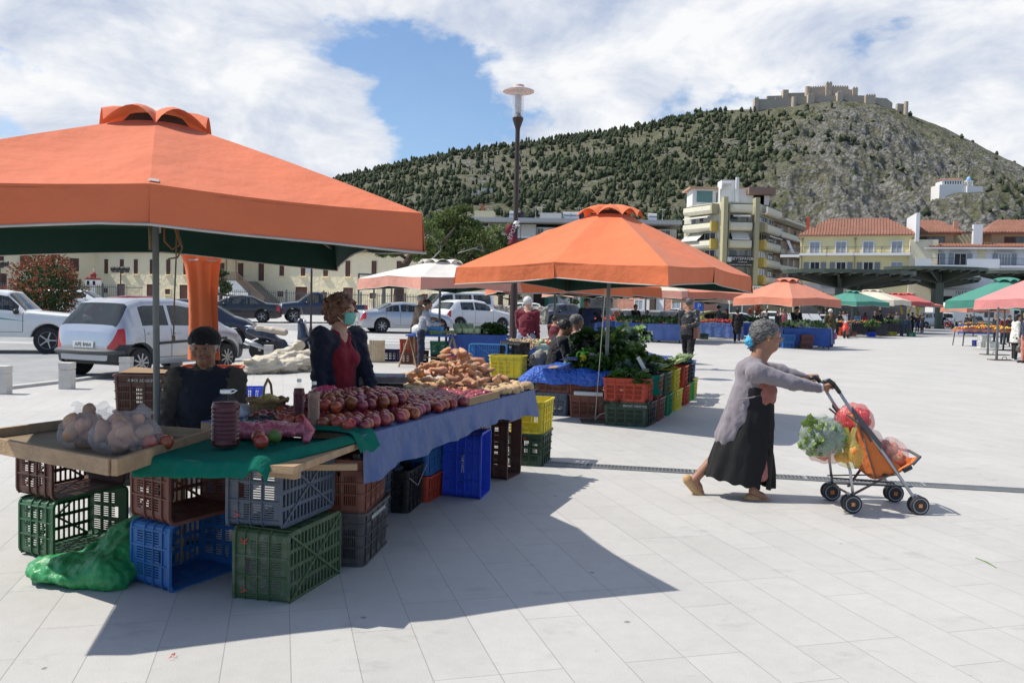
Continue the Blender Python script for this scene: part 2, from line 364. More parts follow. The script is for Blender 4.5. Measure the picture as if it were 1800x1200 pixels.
def tile_mat(key,c1,c2,mo,w,h,ms,rough=.8,rot=0.,coord='Object',bump=.3,offset=.5):
    m=bpy.data.materials.new(key); m.use_nodes=True; nt=m.node_tree; N=nt.nodes; L=nt.links; b=N['Principled BSDF']
    tc=N.new('ShaderNodeTexCoord'); mp=N.new('ShaderNodeMapping'); mp.inputs['Rotation'].default_value=rot if isinstance(rot,tuple) else (0,0,rot); L.new(tc.outputs[coord],mp.inputs[0])
    br=N.new('ShaderNodeTexBrick'); br.offset=offset; br.inputs['Scale'].default_value=1; br.inputs['Brick Width'].default_value=w; br.inputs['Row Height'].default_value=h; br.inputs['Mortar Size'].default_value=ms
    for i,c in zip(('Color1','Color2','Mortar'),(c1,c2,mo)): br.inputs[i].default_value=(*lin(c),1)
    L.new(mp.outputs[0],br.inputs['Vector'])
    n=N.new('ShaderNodeTexNoise'); n.inputs['Scale'].default_value=.8; n.inputs['Detail'].default_value=9; n.inputs['Roughness'].default_value=.7; L.new(tc.outputs[coord],n.inputs['Vector'])
    r=N.new('ShaderNodeMapRange'); r.inputs[1].default_value=.3; r.inputs[2].default_value=.7; r.inputs[3].default_value=.8; r.inputs[4].default_value=1.15; L.new(n.outputs['Fac'],r.inputs[0])
    x=N.new('ShaderNodeMix'); x.data_type='RGBA'; x.blend_type='MULTIPLY'; x.inputs[0].default_value=1; L.new(br.outputs['Color'],x.inputs[6]); L.new(r.outputs[0],x.inputs[7])
    L.new(x.outputs[2],b.inputs['Base Color']); b.inputs['Roughness'].default_value=rough
    bp=N.new('ShaderNodeBump'); bp.invert=True; bp.inputs['Strength'].default_value=bump; bp.inputs['Distance'].default_value=.01; L.new(br.outputs['Fac'],bp.inputs['Height']); L.new(bp.outputs[0],b.inputs['Normal'])
    return m
def sheet(name,xs,ys,m,dz=0.,keep=None):
    X,Y=np.meshgrid(xs,ys); Z=GZ(X,Y)+dz; V=np.stack([X.ravel(),Y.ravel(),Z.ravel()],1); nx=len(xs); j,i=np.meshgrid(range(len(ys)-1),range(nx-1),indexing='ij')
    F=np.stack([j*nx+i,j*nx+i+1,(j+1)*nx+i+1,(j+1)*nx+i],-1).reshape(-1,4)
    if keep is not None: F=F[keep(X,Y)[F].all(1) if False else [keep(V[f,0].mean(),V[f,1].mean()) for f in F]]
    o=bpy.data.objects.new(name,npmesh(V,F,name,m)); COL.objects.link(o); o['kind']='structure'; return o
MG=ground_mat()
xs=np.concatenate([np.linspace(-3000,-60,12)[:-1],np.linspace(-60,60,61),np.linspace(60,3000,12)[1:]]); ys=np.concatenate([np.linspace(-60,100,81),np.linspace(100,5000,14)[1:]])
sheet('ground',xs,ys,MG,0.)
EDGE=[(-9.3,-20),(-8.35,12),(-7.75,15),(-7.45,17.5),(-7.2,20),(-5.6,22.6),(-5.2,25),(-4.2,27),(-1,30),(1.5,38),(4,52),(9,58),(40,64),(90,70)]
MROAD=tile_mat('car_park_pavers',(.27,.275,.28),(.31,.31,.315),(.2,.2,.2),.22,.11,.004)
def strip_poly(name,poly,m,dz,kind='structure'):
    mb=MB(); n=len(poly); 
    mb.add([(x,y,gz(x,y)+dz) for x,y in poly],[tuple(range(n))]); return mb.build(name,m,kind=kind)
def road():
    mb=MB(); E=EDGE; ex=[-60,-40,-25,-18]
    def edge(y):
        for (x0,y0),(x1,y1) in zip(E,E[1:]):
            if y0<=y<=y1: return x0+(x1-x0)*(y-y0)/(y1-y0)
        return E[-1][0]
    yy=sorted(set([y for _,y in E]+list(np.arange(-20,70,2.))))+[78,100,140,250,330]; n=6; V=[];F=[]
    for y in yy:
        x1=edge(y) if y<=70 else 120
        for k in range(n+1): 
            t=k/n; x=-70+(x1+70)*t; V.append((x,y,gz(x,y)+.006))
    for j in range(len(yy)-1):
        for k in range(n): a=j*(n+1)+k; F.append((a,a+1,a+n+2,a+n+1))
    mb.add(V,F); mb.build('car_park',MROAD,kind='structure')
    kb=MB()
    for (x0,y0),(x1,y1) in zip(E[:-3],E[1:-3]):
        kb.bar((x0,y0,gz(x0,y0)+.012),(x1,y1,gz(x1,y1)+.012),.13,.075)
    kb.build('kerb',mat('kerb_stone',(.5,.49,.46),.8,var=.1),kind='structure')
road()
# drain grating let into the plaza
def grating():
    a=G(955,815); b=G(1800,863); d=(b-a).normalized(); a=a-d*.1; b=b+d*9; L=(b-a).length; n=Vector((-d.y,d.x,0)); w=.15; M=Matrix((d,n,Vector((0,0,1)))).transposed()
    t=thing('drain_grating','long galvanised drain grating let into the pale paving across the plaza','drain',a); t.rotation_euler=(0,0,math.atan2(d.y,d.x))
    mb=MB().box((L/2,0,.002),(L,w+.02,.003)); mb.build('channel',mat('drain_dark',(.03,.03,.03),.9),t)
    mb=MB()
    for y in (-w/2,-w/6,w/6,w/2): mb.box((L/2,y,.009),(L,.007,.012))
    k=0
    while k*.034<L: mb.box((k*.034,0,.0085),(.005,w,.01)); k+=1
    mb.build('grate',mat('galvanised',(.42,.43,.43),.45,.6),t)
    for k in range(int(L/1.0)): MB().box((k*1.+.5,0,.0095),(.018,w,.013)).build('crossbar',MATS['galvanised'],t) if k<14 else None
grating()
# ================================================================ HILL
RP=[(-500,520),(0,470),(300,400),(560,330),(600,308),(700,285),(800,262),(900,250),(1000,238),(1100,222),(1180,205),(1235,192),(1327,188),(1400,176),(1480,168),(1540,176),(1600,198),(1660,222),(1740,262),(1800,290),(1900,335),(2100,430),(2600,520)]
RX=np.array([p[0] for p in RP]); RY=np.array([p[1] for p in RP])+4.
ra=np.array([Q(x,y,1000.).x/1000. for x,y in zip(RX,RY)]); rh=np.array([Q(x,y,1000.).z for x,y in zip(RX,RY)])
Y0=340.; YR=1000.
CHY=602.; CHX=Q(1688,342,CHY).x; CHZ=Q(1688,343,CHY).z
def HH(x,y):
    x=np.asarray(x,float);y=np.asarray(y,float); a=x/y; H=np.interp(a,ra,rh); t=(y-Y0)/(YR-Y0)
    up=np.clip(t,0,1); z=H*(.86*up**1.05+.14*up**2.5)
    z=np.where(t>1,H*(1-np.clip(t-1,0,1)*1.1),z)
    # a nearer rocky shoulder on the right, above the church
    sh=np.exp(-((a-.545)/.05)**2)*np.exp(-((t-.42)/.16)**2)*20
    win=np.clip(up*(1.02-up)*4,0,1)*(t<1)
    rk=sst(a,.22,.34)
    n=fbm(x*.011,y*.011,1.3,5)*26*win+fbm(x*.035,y*.02,4.,3)*10*win
    rn=(.25-np.abs(fbm(x*.03,y*.022,7.,5)))*62*rk*win-np.abs(fbm(x*.09,y*.06,2.,4))*22*rk*win+8*rk*win
    z=z+sh*win+n+rn-8*rk*win-np.abs(fbm(x*.16,y*.11,6.,3))*9*rk*win
    w=np.exp(-(((x-CHX)/24)**2+((y-CHY+5)/17)**2)**2); return np.maximum(z*(1-w)+CHZ*w,-2)+0*a
def rockiness(x,y):
    a=np.asarray(x)/np.asarray(y); t=(np.asarray(y)-Y0)/(YR-Y0)
    return np.clip((.12+.42*sst(a,.24,.42))*(1-.6*sst(t,.78,.97)*(1-sst(a,.47,.56)))+fbm(np.asarray(x)*.02,np.asarray(y)*.015,9.,5)*1.1+.06,0,1)
def hill():
    A=np.concatenate([np.linspace(-.75,.2,300)[:-1],np.linspace(.2,.66,420),np.linspace(.67,.85,30)]); D=np.concatenate([np.linspace(Y0,YR,340),np.linspace(YR,1700,20)[1:]])
    a,d=np.meshgrid(A,D); X=a*d; Z=HH(X,d); V=np.stack([X.ravel(),d.ravel(),Z.ravel()],1); nx=len(A); j,i=np.meshgrid(range(len(D)-1),range(nx-1),indexing='ij')
    F=np.stack([j*nx+i,j*nx+i+1,(j+1)*nx+i+1,(j+1)*nx+i],-1).reshape(-1,4)
    m=bpy.data.materials.new('hillside'); m.use_nodes=True; nt=m.node_tree; N=nt.nodes; L=nt.links; b=N['Principled BSDF']
    me=npmesh(V,F,'hill',m); at_=me.attributes.new('rock','FLOAT','POINT'); at_.data.foreach_set('value',rockiness(V[:,0],V[:,1]).astype(np.float32))
    tc=N.new('ShaderNodeTexCoord'); an=N.new('ShaderNodeAttribute'); an.attribute_name='rock'
    def nz(s,d,ro,dist=0):
        n=N.new('ShaderNodeTexNoise'); n.inputs['Scale'].default_value=s; n.inputs['Detail'].default_value=d; n.inputs['Roughness'].default_value=ro; n.inputs['Distortion'].default_value=dist; L.new(tc.outputs['Object'],n.inputs['Vector']); return n.outputs['Fac']
    def ramp(v,*st):
        r=N.new('ShaderNodeValToRGB'); e=r.color_ramp.elements
        while len(e)<len(st): e.new(.5)
        for q,(p,c) in zip(e,st): q.position=p; q.color=(*c,1)
        L.new(v,r.inputs[0]); return r.outputs[0]
    grass=ramp(nz(.05,8,.7),(.34,(.085,.105,.045)),(.46,(.15,.155,.09)),(.56,(.20,.19,.14)),(.66,(.12,.125,.08)))
    rock=ramp(nz(.3,10,.8,.8),(.36,(.05,.05,.042)),(.45,(.2,.195,.175)),(.58,(.36,.355,.34)),(.74,(.25,.2,.15)))
    vo=N.new('ShaderNodeTexVoronoi'); vo.inputs['Scale'].default_value=.3; vo.inputs['Randomness'].default_value=1; L.new(tc.outputs['Object'],vo.inputs['Vector'])
    rx=N.new('ShaderNodeMix'); rx.data_type='RGBA'; rx.blend_type='MULTIPLY'; rx.inputs[0].default_value=.75; L.new(rock,rx.inputs[6]); L.new(ramp(vo.outputs['Distance'],(.15,(1.1,1.1,1.1)),(.45,(.95,.95,.95)),(.75,(.42,.43,.38))),rx.inputs[7]); rock=rx.outputs[2]  # crevice shade and growth in cracks painted dark into the rock colour
    ad=N.new('ShaderNodeMath'); ad.operation='ADD'; L.new(an.outputs['Fac'],ad.inputs[0]); 
    sb=N.new('ShaderNodeMath'); sb.operation='SUBTRACT'; L.new(nz(.12,8,.75),sb.inputs[0]); sb.inputs[1].default_value=.5; ml=N.new('ShaderNodeMath'); ml.operation='MULTIPLY'; L.new(sb.outputs[0],ml.inputs[0]); ml.inputs[1].default_value=4.2; L.new(ml.outputs[0],ad.inputs[1])
    r=N.new('ShaderNodeMapRange'); r.inputs[1].default_value=.38; r.inputs[2].default_value=.62; L.new(ad.outputs[0],r.inputs[0])
    mx=N.new('ShaderNodeMix'); mx.data_type='RGBA'; L.new(r.outputs[0],mx.inputs[0]); L.new(grass,mx.inputs[6]); L.new(rock,mx.inputs[7]); L.new(mx.outputs[2],b.inputs['Base Color']); b.inputs['Roughness'].default_value=.95; b.inputs['Specular IOR Level'].default_value=.1
    bp=N.new('ShaderNodeBump'); bp.inputs['Strength'].default_value=1; bp.inputs['Distance'].default_value=6.; L.new(nz(.13,9,.75,.6),bp.inputs['Height'])
    b2=N.new('ShaderNodeBump'); b2.inputs['Strength'].default_value=.8; b2.inputs['Distance'].default_value=2.2; L.new(vo.outputs['Distance'],b2.inputs['Height']); L.new(bp.outputs[0],b2.inputs['Normal']); L.new(b2.outputs[0],b.inputs['Normal'])
    o=bpy.data.objects.new('hill',me); COL.objects.link(o); o['kind']='structure'
hill()
def march(px,py):
    d=Vector(ray(px,py)); d/=d.y; y=Y0
    while y<1300:
        p=d*y; 
        if p.z+CH<float(HH(p.x,y)): return Vector((p.x,y,p.z+CH))
        y+=2.
    return None
FOL=mat('hill_foliage',(.05,.064,.036),.9,var=.45,vs=.06,rnd=.25,spec=.15)  # foliage green lightened: distance haze put into the colour
FOL2=mat('hill_bush',(.055,.065,.03),.9,var=.4,vs=.09,rnd=.2,spec=.15)
def blob(kind,seed,h):
    r=np.random.default_rng(seed); nr,ns=(9,9) if kind=='pine' else ((9,7) if kind=='cypress' else (6,8)); V=[];F=[]
    for j in range(nr):
        t=j/(nr-1); z=h*(.06+.94*t)
        rad={'pine':.40*h*math.sin(math.pi*min(1,t*.9+.10))**.75*(1-.35*t),'cypress':.15*h*math.sin(math.pi*min(1,t*.9+.10))**.7,'bush':.75*h*math.sqrt(max(0,1-t*t))}[kind]
        for k in range(ns):
            a=2*math.pi*(k+.5*(j%2))/ns; q=rad*(.72+.65*r.random()); V.append((q*math.cos(a),q*math.sin(a),z+h*.07*(r.random()-.5)))
    for j in range(nr-1):
        for k in range(ns): a=j*ns+k;b=j*ns+(k+1)%ns; F+= [(a,b,b+ns,a+ns)]
    return np.array(V),np.array(F)
def hill_trees():
    r=np.random.default_rng(11); protos={k:[blob(k,s,1.) for s in range(5)] for k in ('pine','cypress','bush')}
    pts=[]
    for _ in range(60000):
        a=r.uniform(-.34,.70); y=Y0+(YR-Y0)*r.random()**.72; x=a*y
        rk=float(rockiness(x,y)); t=(y-Y0)/(YR-Y0)
        cl=float(fbm(x*.013,y*.013,5.,3))
        p=(.75 if a<.22 else .75*(1-sst(a,.22,.36))+.05)+cl*1.1
        if a>.5 and t<.45: p+=.35*(a>.55)
        p-=.22
        if t>.95 : p*=.4 if a>.24 else 2.6
        if a<.2 and t>.95: p+=.5
        if .26<a<.42 and .55<t<.93 : p+=.42+cl
        if a>.42: p+=.12+.5*max(cl,0)
        if r.random()<p*.55*(1-.4*rk): pts.append((x,y,a))
        if len(pts)>7500: break
    V=[];F=[];n=0; big=[]
    for x,y,a in pts:
        z=float(HH(x,y)); u=r.random(); k='cypress' if u<(.28 if a<.3 else .12) else ('pine' if u<.72 else 'bush')
        if a>.3 and k=='pine' and r.random()<.5: k='bush'
        h={'pine':r.uniform(3,7.5),'cypress':r.uniform(4,8.5),'bush':r.uniform(1.2,3.2)}[k]
        if y<560 and k!='bush' and abs(a)<.62 and len(big)<130 and -.16<a: big.append((h/y,k,x,y,z,h))
        else:
            pv,pf=protos[k][r.integers(5)]; c,s_=math.cos(u*40),math.sin(u*40); q=pv*h; q=np.stack([q[:,0]*c-q[:,1]*s_+x,q[:,0]*s_+q[:,1]*c+y,q[:,2]+z-.5],1); V.append(q); F.append(pf+n); n+=len(q)
    big.sort(reverse=True)
    o=bpy.data.objects.new('hillside_scrub',npmesh(np.concatenate(V),np.concatenate(F),'hillside_scrub',FOL,smooth=False)); COL.objects.link(o); tag(o,'dark pines, cypresses and scrub scattered thickly over the whole hillside','scrub',kind='stuff')
    meshes={k:[npmesh(v,f,k,FOL,smooth=False) for v,f in protos[k]] for k in ('pine','cypress')}
    for i,(_,k,x,y,z,h) in enumerate(big[:130]):
        o=bpy.data.objects.new('pine_tree' if k=='pine' else 'cypress_tree',meshes[k][i%5]); COL.objects.link(o); o.location=(x,y,z-.5); o.scale=(h,h,h); o.rotation_euler=(0,0,i*1.7)
        tag(o,'small dark round pine on the lower slope of the hill' if k=='pine' else 'small dark narrow cypress on the lower slope of the hill','tree','pines on the lower hillside' if k=='pine' else 'cypresses on the lower hillside')
hill_trees()
# landmark cypresses and big trees by the church
def castle():
    st=tile_mat('castle_stone',(.52,.43,.34),(.44,.37,.29),(.3,.26,.21),1.6,.8,.08,.95,rot=(R(90),0,0)); st2=tile_mat('castle_grey',(.46,.41,.34),(.39,.35,.29),(.27,.24,.2),1.5,.7,.08,.95,rot=(R(90),0,0))
    t=thing('hilltop_castle','ruined medieval stone castle with crenellated keep on the hilltop','castle',Q(1462,170,990.))
    o=t.location.copy()
    def P(zx,zy,Y): return Q(1300+zx/3.6,130+zy/3.6,Y)-o
    def wall(nm,x0,x1,y0,yb,Y,y1=None,dep=5,cren=False,m=st):
        a=P(x0,y0,Y);b=P(x1,y1 if y1 is not None else y0,Y); zb=P(x0,yb,Y).z-7; mb=MB()
        V=[(a.x,a.y,zb),(b.x,b.y,zb),(b.x,b.y,b.z),(a.x,a.y,a.z)]; V+=[(x,y+dep,z) for x,y,z in V]
        mb.add(V,[(0,1,2,3),(5,4,7,6),(1,5,6,2),(4,0,3,7),(3,2,6,7)])
        if cren:
            n=max(2,int((b.x-a.x)/2.6))
            for k in range(n): 
                f=(k+.5)/n; mb.box((a.x+(b.x-a.x)*f,a.y+.6,a.z+(b.z-a.z)*f+.65),((b.x-a.x)/n*.55,1.1,1.3))
        return mb.build(nm,m,t)
    def rt(x0,x1,y0,yb,Y,m=st):
        a=P(x0,y0,Y);b=P(x1,y0,Y); r=(b.x-a.x)/2; zb=P(x0,yb,Y).z-7; MB().lathe([(r*1.08,zb),(r,a.z),(r*.8,a.z),(r*.8,a.z-.5),(0.01,a.z-.5)],18,o=((a.x+b.x)/2,a.y,0)).build('round_tower',m,t,30)
    for a in [(122,230,160,205,985,158),(230,330,152,200,985,148),(360,435,141,188,985,140),(475,622,137,172,985),(655,800,133,172,985,138),(862,935,150,190,985,155),(935,968,158,192,985,184),(1000,1043,187,232,985,190)]: wall('curtain_wall',*a[:5],y1=a[5] if len(a)>5 else None,m=st2)
    for a in [(97,123,152,205,982),(435,475,130,184,980),(622,655,114,172,980),(800,862,135,184,980),(277,312,100,150,1000)]: wall('square_tower',*a,dep=8,cren=a[0]!=277)
    for a in [(330,360,146,196,983),(1042,1068,176,240,980),(415,445,81,140,992)]: rt(*a)
    wall('keep_wall',445,550,86,134,995,y1=82,cren=True); wall('keep_wall',587,690,80,128,995,y1=82,cren=True); wall('keep_tower',550,587,56,134,992,dep=9,cren=True)
    wall('keep_wall',690,720,97,132,995,y1=103); wall('keep_tower',718,750,90,134,993,dep=8,cren=True)
    wall('ruined_wall',175,280,140,165,1003,y1=137,m=st2); wall('ruined_wall',310,412,121,150,1003,y1=119,m=st2)
castle()
def church():
    p=Vector((CHX,CHY,CHZ)); Y=CHY-9; wm=mat('lime_white',(.72,.71,.68),.85,var=.06); rd=mat('far_roof_red',(.42,.14,.07),.9,var=.2,vs=2); dk=mat('dark_opening',(.03,.03,.035),.5)
    t=thing('hillside_church','white church with blue domed bell tower on the rocky slope','church',p); o=p.copy()
    def P(zx,zy,dy=0): return Q(1300+zx/3.6,130+zy/3.6,Y+dy)-o
    def bx(nm,x0,x1,y0,y1,dy,dep,m): 
        a=P(x0,y1,dy);b=P(x1,y0,dy); return MB().box(((a.x+b.x)/2,a.y+dep/2,(a.z+b.z)/2),(b.x-a.x,dep,b.z-a.z)).build(nm,m,t)
    h=bx('hall',1280,1415,668,712,0,9,wm); a=P(1274,668);b=P(1420,668); c=P(1300,657); d=P(1395,657)
    MB().add([(a.x,a.y-.6,a.z),(b.x,b.y-.6,b.z),(b.x,b.y+9.5,b.z),(a.x,a.y+9.5,a.z),(c.x,a.y+4.5,c.z),(d.x,a.y+4.5,d.z)],[(0,1,5,4),(1,2,5),(2,3,4,5),(3,0,4),(3,2,1,0)]).build('roof',rd,t)
    for k in range(7): x=1300+k*16; a=P(x,698,-.1);b=P(x+7,678,-.1); MB().box(((a.x+b.x)/2,a.y,(a.z+b.z)/2),(b.x-a.x,.15,b.z-a.z)).build('window',dk,t)
    bx('terrace_wall',1262,1440,704,800,-1.5,12,wm); bx('terrace_wall',1436,1542,712,830,-3,12,wm)
    a=P(1440,708,-1);b=P(1481,645,-1); w=b.x-a.x; cx=(a.x+b.x)/2; mb=MB(); mb.box((cx,a.y+w/2,(a.z+P(0,676).z)/2),(w,w,P(0,676).z-a.z))
    zt=P(0,676).z; zt2=P(0,645).z
    for sx in (-1,1):
        for sy in (-1,1): mb.box((cx+sx*w*.38,a.y+w/2+sy*w*.38,(zt+zt2)/2),(w*.2,w*.2,zt2-zt))
    mb.box((cx,a.y+w/2,zt2),(w*1.05,w*1.05,.7)); mb.build('bell_tower',wm,t)
    MB().lathe([(w*.42,zt2),(w*.40,zt2+1.2),(w*.28,zt2+2.6),(.05,zt2+3.4)],14,o=(cx,a.y+w/2,0)).build('dome',mat('sky_blue_paint',(.2,.38,.62),.5),t,True)
    a=P(1388,660,3);b=P(1388,590,3); MB().cyl(a,b,.15,.1,6).build('flagpole',wm,t)
church()
def hill_house():
    p=march(850,342); Y=p.y-4; wm=MATS['lime_white']; 
    for i,(x0,x1,y0,y1,lb) in enumerate([(830,842,334,343,'small low white house lowest on the wooded slope'),(846,866,331,344,'larger white house with pale yellow roof edge on wooded slope')]):
        a=Q(x0,y1,Y); b=Q(x1,y0,Y); t=thing('hill_house',lb,'house',a); d=b-a
        MB().box((d.x/2,3,d.z/2-1.5),(d.x,6,d.z+3)).build('wall',wm,t); MB().box((d.x/2,3,d.z+.15),(d.x+.8,6.8,.3)).build('roof',mat('pale_ochre',(.5,.42,.22),.8),t)
        for k in range(2): MB().box((d.x*(.3+.4*k),-.02,d.z*.5),(d.x*.12,.1,d.z*.3)).build('window',MATS['dark_opening'],t)
hill_house()
# ================================================================ BUILDINGS
def frame_at(p0,p1):
    "local frame whose x runs from p0 to p1; returns origin, angle, length"
    d=p1-p0; return p0,math.atan2(d.y,d.x),math.hypot(d.x,d.y)
WOODB=mat('brown_shutter',(.095,.035,.025),.6,var=.3,vs=3,bump=.3,bs=20,stretch=(1,1,.1))
PANE=mat('window_glass',(.06,.07,.08),.08,var=.3,vs=1.,spec=.8); GREYP=mat('grey_louvre',(.30,.33,.37),.5,var=.08,bump=.2); WHT=mat('white_trim',(.7,.7,.68),.6,var=.05)
DARKIN=mat('dark_interior',(.02,.02,.022),.7); IRON=mat('dark_iron',(.06,.06,.065),.5,.3)
def win(t,u,z,w,h,y=0.,frame=WHT,pane=PANE,fw=.09,rec=.06,bars=1,sill=False,name='window'):
    mb=MB(); mb.box((u-w/2-fw/2,y-rec/2,z+h/2),(fw,rec+.02,h+2*fw)); mb.box((u+w/2+fw/2,y-rec/2,z+h/2),(fw,rec+.02,h+2*fw)); mb.box((u,y-rec/2,z+h+fw/2),(w,rec+.018,fw)); mb.box((u,y-rec/2,z-fw/2),(w,rec+.018,fw))
    for k in range(1,bars+1): mb.box((u-w/2+w*k/(bars+1),y-rec/2,z+h/2),(.05,rec*.8,h))
    o=mb.build(name,frame,t); MB().box((u,y-.012,z+h/2),(w,.02,h)).build('pane',pane,o)
    if sill: MB().box((u,y-.1,z-fw-.03),(w+.3,.2,.06)).build('sill',frame,o)
    return o
def roofmat(k,c1,c2): 
    m=tile_mat(k,c1,c2,tuple(q*.45 for q in lin(c1)),.42,.19,.02,.85,bump=.8); return m
TILE=roofmat('red_roof_tiles',(.33,.15,.10),(.25,.115,.08)); TILE2=roofmat('old_brown_tiles',(.19,.13,.10),(.12,.085,.065))
def hip(t,x0,x1,y0,y1,z,h,m,ov=.4,ridge=.35,name='roof',tilecount=True):
    x0-=ov;x1+=ov;y0-=ov;y1+=ov; ym=(y0+y1)/2; a=(x1-x0)*ridge if ridge<1 else ridge; rx0=x0+a; rx1=x1-a
    mb=MB(); V=[(x0,y0,z),(x1,y0,z),(x1,y1,z),(x0,y1,z),(rx0,ym,z+h),(rx1,ym,z+h)]; V+=[(p[0],p[1],z-.14) for p in V[:4]]
    mb.add(V,[(0,1,5,4),(1,2,5),(2,3,4,5),(3,0,4),(6,7,1,0),(7,8,2,1),(8,9,3,2),(9,6,0,3),(9,8,7,6)])
    o=mb.build(name,m,t)
    # rows of curved cover tiles as real ribs down the front slope
    if tilecount:
        mb=MB(); n=int((x1-x0)/.42)
        for k in range(n):
            u=x0+(k+.5)*(x1-x0)/n; f=1.
            if u<rx0: f=(u-x0)/(rx0-x0)
            elif u>rx1: f=(x1-u)/(x1-rx1)
            f=max(f,.03); mb.tube([(u,y0,z+.03),(u,y0+(ym-y0)*f,z+h*f+.03)],.085,5,cap=False)
        mb.build('cover_tiles',m,o)
    return o
def balcony(t,u0,u1,z,dep=1.1,y=0.,slabm=WHT,h=.95,solid=0,th=.35):
    o=MB().box(((u0+u1)/2,y-dep/2,z-th/2),(u1-u0,dep,th)).build('balcony',slabm,t)
    mb=MB(); 
    for zz in (z+h,z+.12): mb.bar((u0+.04,y-dep+.04,zz),(u1-.04,y-dep+.04,zz),.035); mb.bar((u0+.04,y,zz),(u0+.04,y-dep+.04,zz),.035); mb.bar((u1-.04,y,zz),(u1-.04,y-dep+.04,zz),.035)
    n=int((u1-u0)/.14)
    for k in range(n+1): uu=u0+.04+(u1-u0-.08)*k/n; mb.box((uu,y-dep+.04,z+h/2),(.016,.016,h))
    for uu in (u0+.04,u1-.04):
        for k in range(1,7): mb.box((uu,y-dep*k/7,z+h/2),(.016,.016,h))
    mb.build('railing',IRON,o); return o
# ---- long yellow barracks, left
def barracks():
    ym=mat('cream_plaster',(.82,.71,.48),.9,var=.06,vs=.5,bump=.2,bs=2.,dirt=.06)
    def win_px(t,p0,ang,pxc,z,w,h,L,door=False):
        # column px -> local u on the facade line
        d=ray(pxc,530); s,c=math.sin(ang),math.cos(ang); # solve p0+u*(c,s) = k*(d.x,d.y)
        den=c*d[1]-s*d[0]; u=(d[0]*p0.y-d[1]*p0.x)/den
        win(t,u,z,w,h,frame=ym,pane=WOODB,fw=.07,rec=.05,bars=0,sill=not door,name='door' if door else 'window')
    P1=Q(167,528,104.); P1.z=0; P2=Q(905,535,88.); P2.z=0
    o,an,L=frame_at(P1,P2); zg=.6; ez=7.1
    t=thing('barracks','long two storey cream building with brown shutters and an outside stair','building',P1,an)
    MB().box((L/2,5,(ez+zg)/2),(L,10,ez-zg)).build('wall',ym,t); 
    hip(t,-8,L,0,10,ez+.06,2.3,TILE2,.45,ridge=5.)
    MB().box((L/2,-.25,ez-.06),(L,.4,.12)).build('eave',mat('eave_wood',(.2,.13,.09),.8),t)
    for px in (187,214.5,239,267,296,326,357,495,532.5,572,611,657,701,745,790,835): win_px(t,P1,an,px,4.35,.62,1.75,L)
    for px in (186,295,493,570,655,747,830): win_px(t,P1,an,px,2.0,.72,.62,L)
    for px,w in ((213,1.2),(266,1.25),(323,1.1),(530,1.5),(612,1.2),(702,1.2),(790,1.2)): win_px(t,P1,an,px,1.0,w,2.15,L,True)
    for px in (390,423,459): win_px(t,P1,an,px,3.75,.75,2.0,L,True)
    # white block below the balcony with the stair
    def U(px): d=ray(px,530); s,c=math.sin(an),math.cos(an); return (d[0]*P1.y-d[1]*P1.x)/(c*d[1]-s*d[0])
    wh=mat('white_plaster',(.72,.70,.66),.9,var=.05,vs=.8,bump=.3,bs=3); zb=3.6; u0=U(377);u1=U(452);u2=U(500)
    mb=MB(); V=[(u0,-4,0.5),(u2,-4,.5),(u1,-4,zb),(u0,-4,zb)]; V+=[(x,-.01,z) for x,y,z in V]; mb.add(V,[(0,1,2,3),(5,4,7,6),(1,5,6,2),(4,0,3,7),(3,2,6,7)]); st=mb.build('stair_block',wh,t)
    mb=MB()
    for k in range(16):
        f=k/16; mb.box((u1+(u2-u1)*(f+.03),-2.,zb-(zb-.9)*(f+.06)+.1),((u2-u1)/16,3.6,.2))
    mb.build('steps',mat('stair_stone',(.25,.22,.18),.9),st)
    MB().box((u0+1.5,-4.03,2.2),(3.,.06,.06)).build('ledge',wh,st)
    win(t,u0+2.2,.9,.8,1.7,y=-4.,frame=wh,pane=WOODB,bars=0,name='door'); win(t,u0+5.2,1.4,.6,.7,y=-4.,frame=wh,bars=0)
    rl=mat('brown_rail',(.30,.19,.13),.7); mb=MB()
    for zz in (zb+.95,zb+.15): mb.bar((u0,-3.9,zz),(u1,-3.9,zz),.07)
    mb.bar((u1,-3.9,zb+.95),(u2,-3.9,1.8),.07); mb.bar((u1,-3.9,zb+.15),(u2,-3.9,1.0),.07)
    n=46
    for k in range(n): u=u0+(u1-u0)*k/n; mb.box((u,-3.9,zb+.5),(.04,.04,.9))
    for k in range(28): f=k/28; mb.box((u1+(u2-u1)*f,-3.9,zb+.5-(zb+.45-1.4)*f),(.04,.04,.85))
    mb.build('railing',rl,st)
    mb=MB()
    for f in (0.02,.27,.52,.77,.99): mb.box((u0+(u1-u0)*f,-3.9,(zb+ez)/2),(.14,.14,ez-zb))
    mb.build('porch_posts',rl,t)
    mb=MB(); a=u0-.6;b=u1+.8; V=[(a,-4.7,ez-.35),(b,-4.7,ez-.35),(b+1.8,1.5,ez+.75),(a-1.8,1.5,ez+.75)]; V+=[(x,y,z-.15) for x,y,z in V]; mb.add(V,[(0,1,2,3),(4,7,6,5),(0,4,5,1),(1,5,6,2),(3,7,4,0)]); mb.build('porch_roof',TILE2,t)
    # wing that comes towards us on the left
    P3=Q(-160,525,88.); P3.z=0; P1b=P1.copy(); o,a2,L2=frame_at(P3,P1b)
    t2=thing('barracks_wing','cream wing of the long building coming forward behind the red leaved bush','building',P3,a2)
    MB().box((L2/2,5,(ez+zg)/2),(L2,9.95,ez-zg-.02)).build('wall',ym,t2); hip(t2,0,L2+6,0,10,ez+.03,2.3,TILE2,.45,ridge=5.)
    for px in (130,88,44,-3): win_px(t2,P3,a2,px,4.5,1.15,1.55,L2)
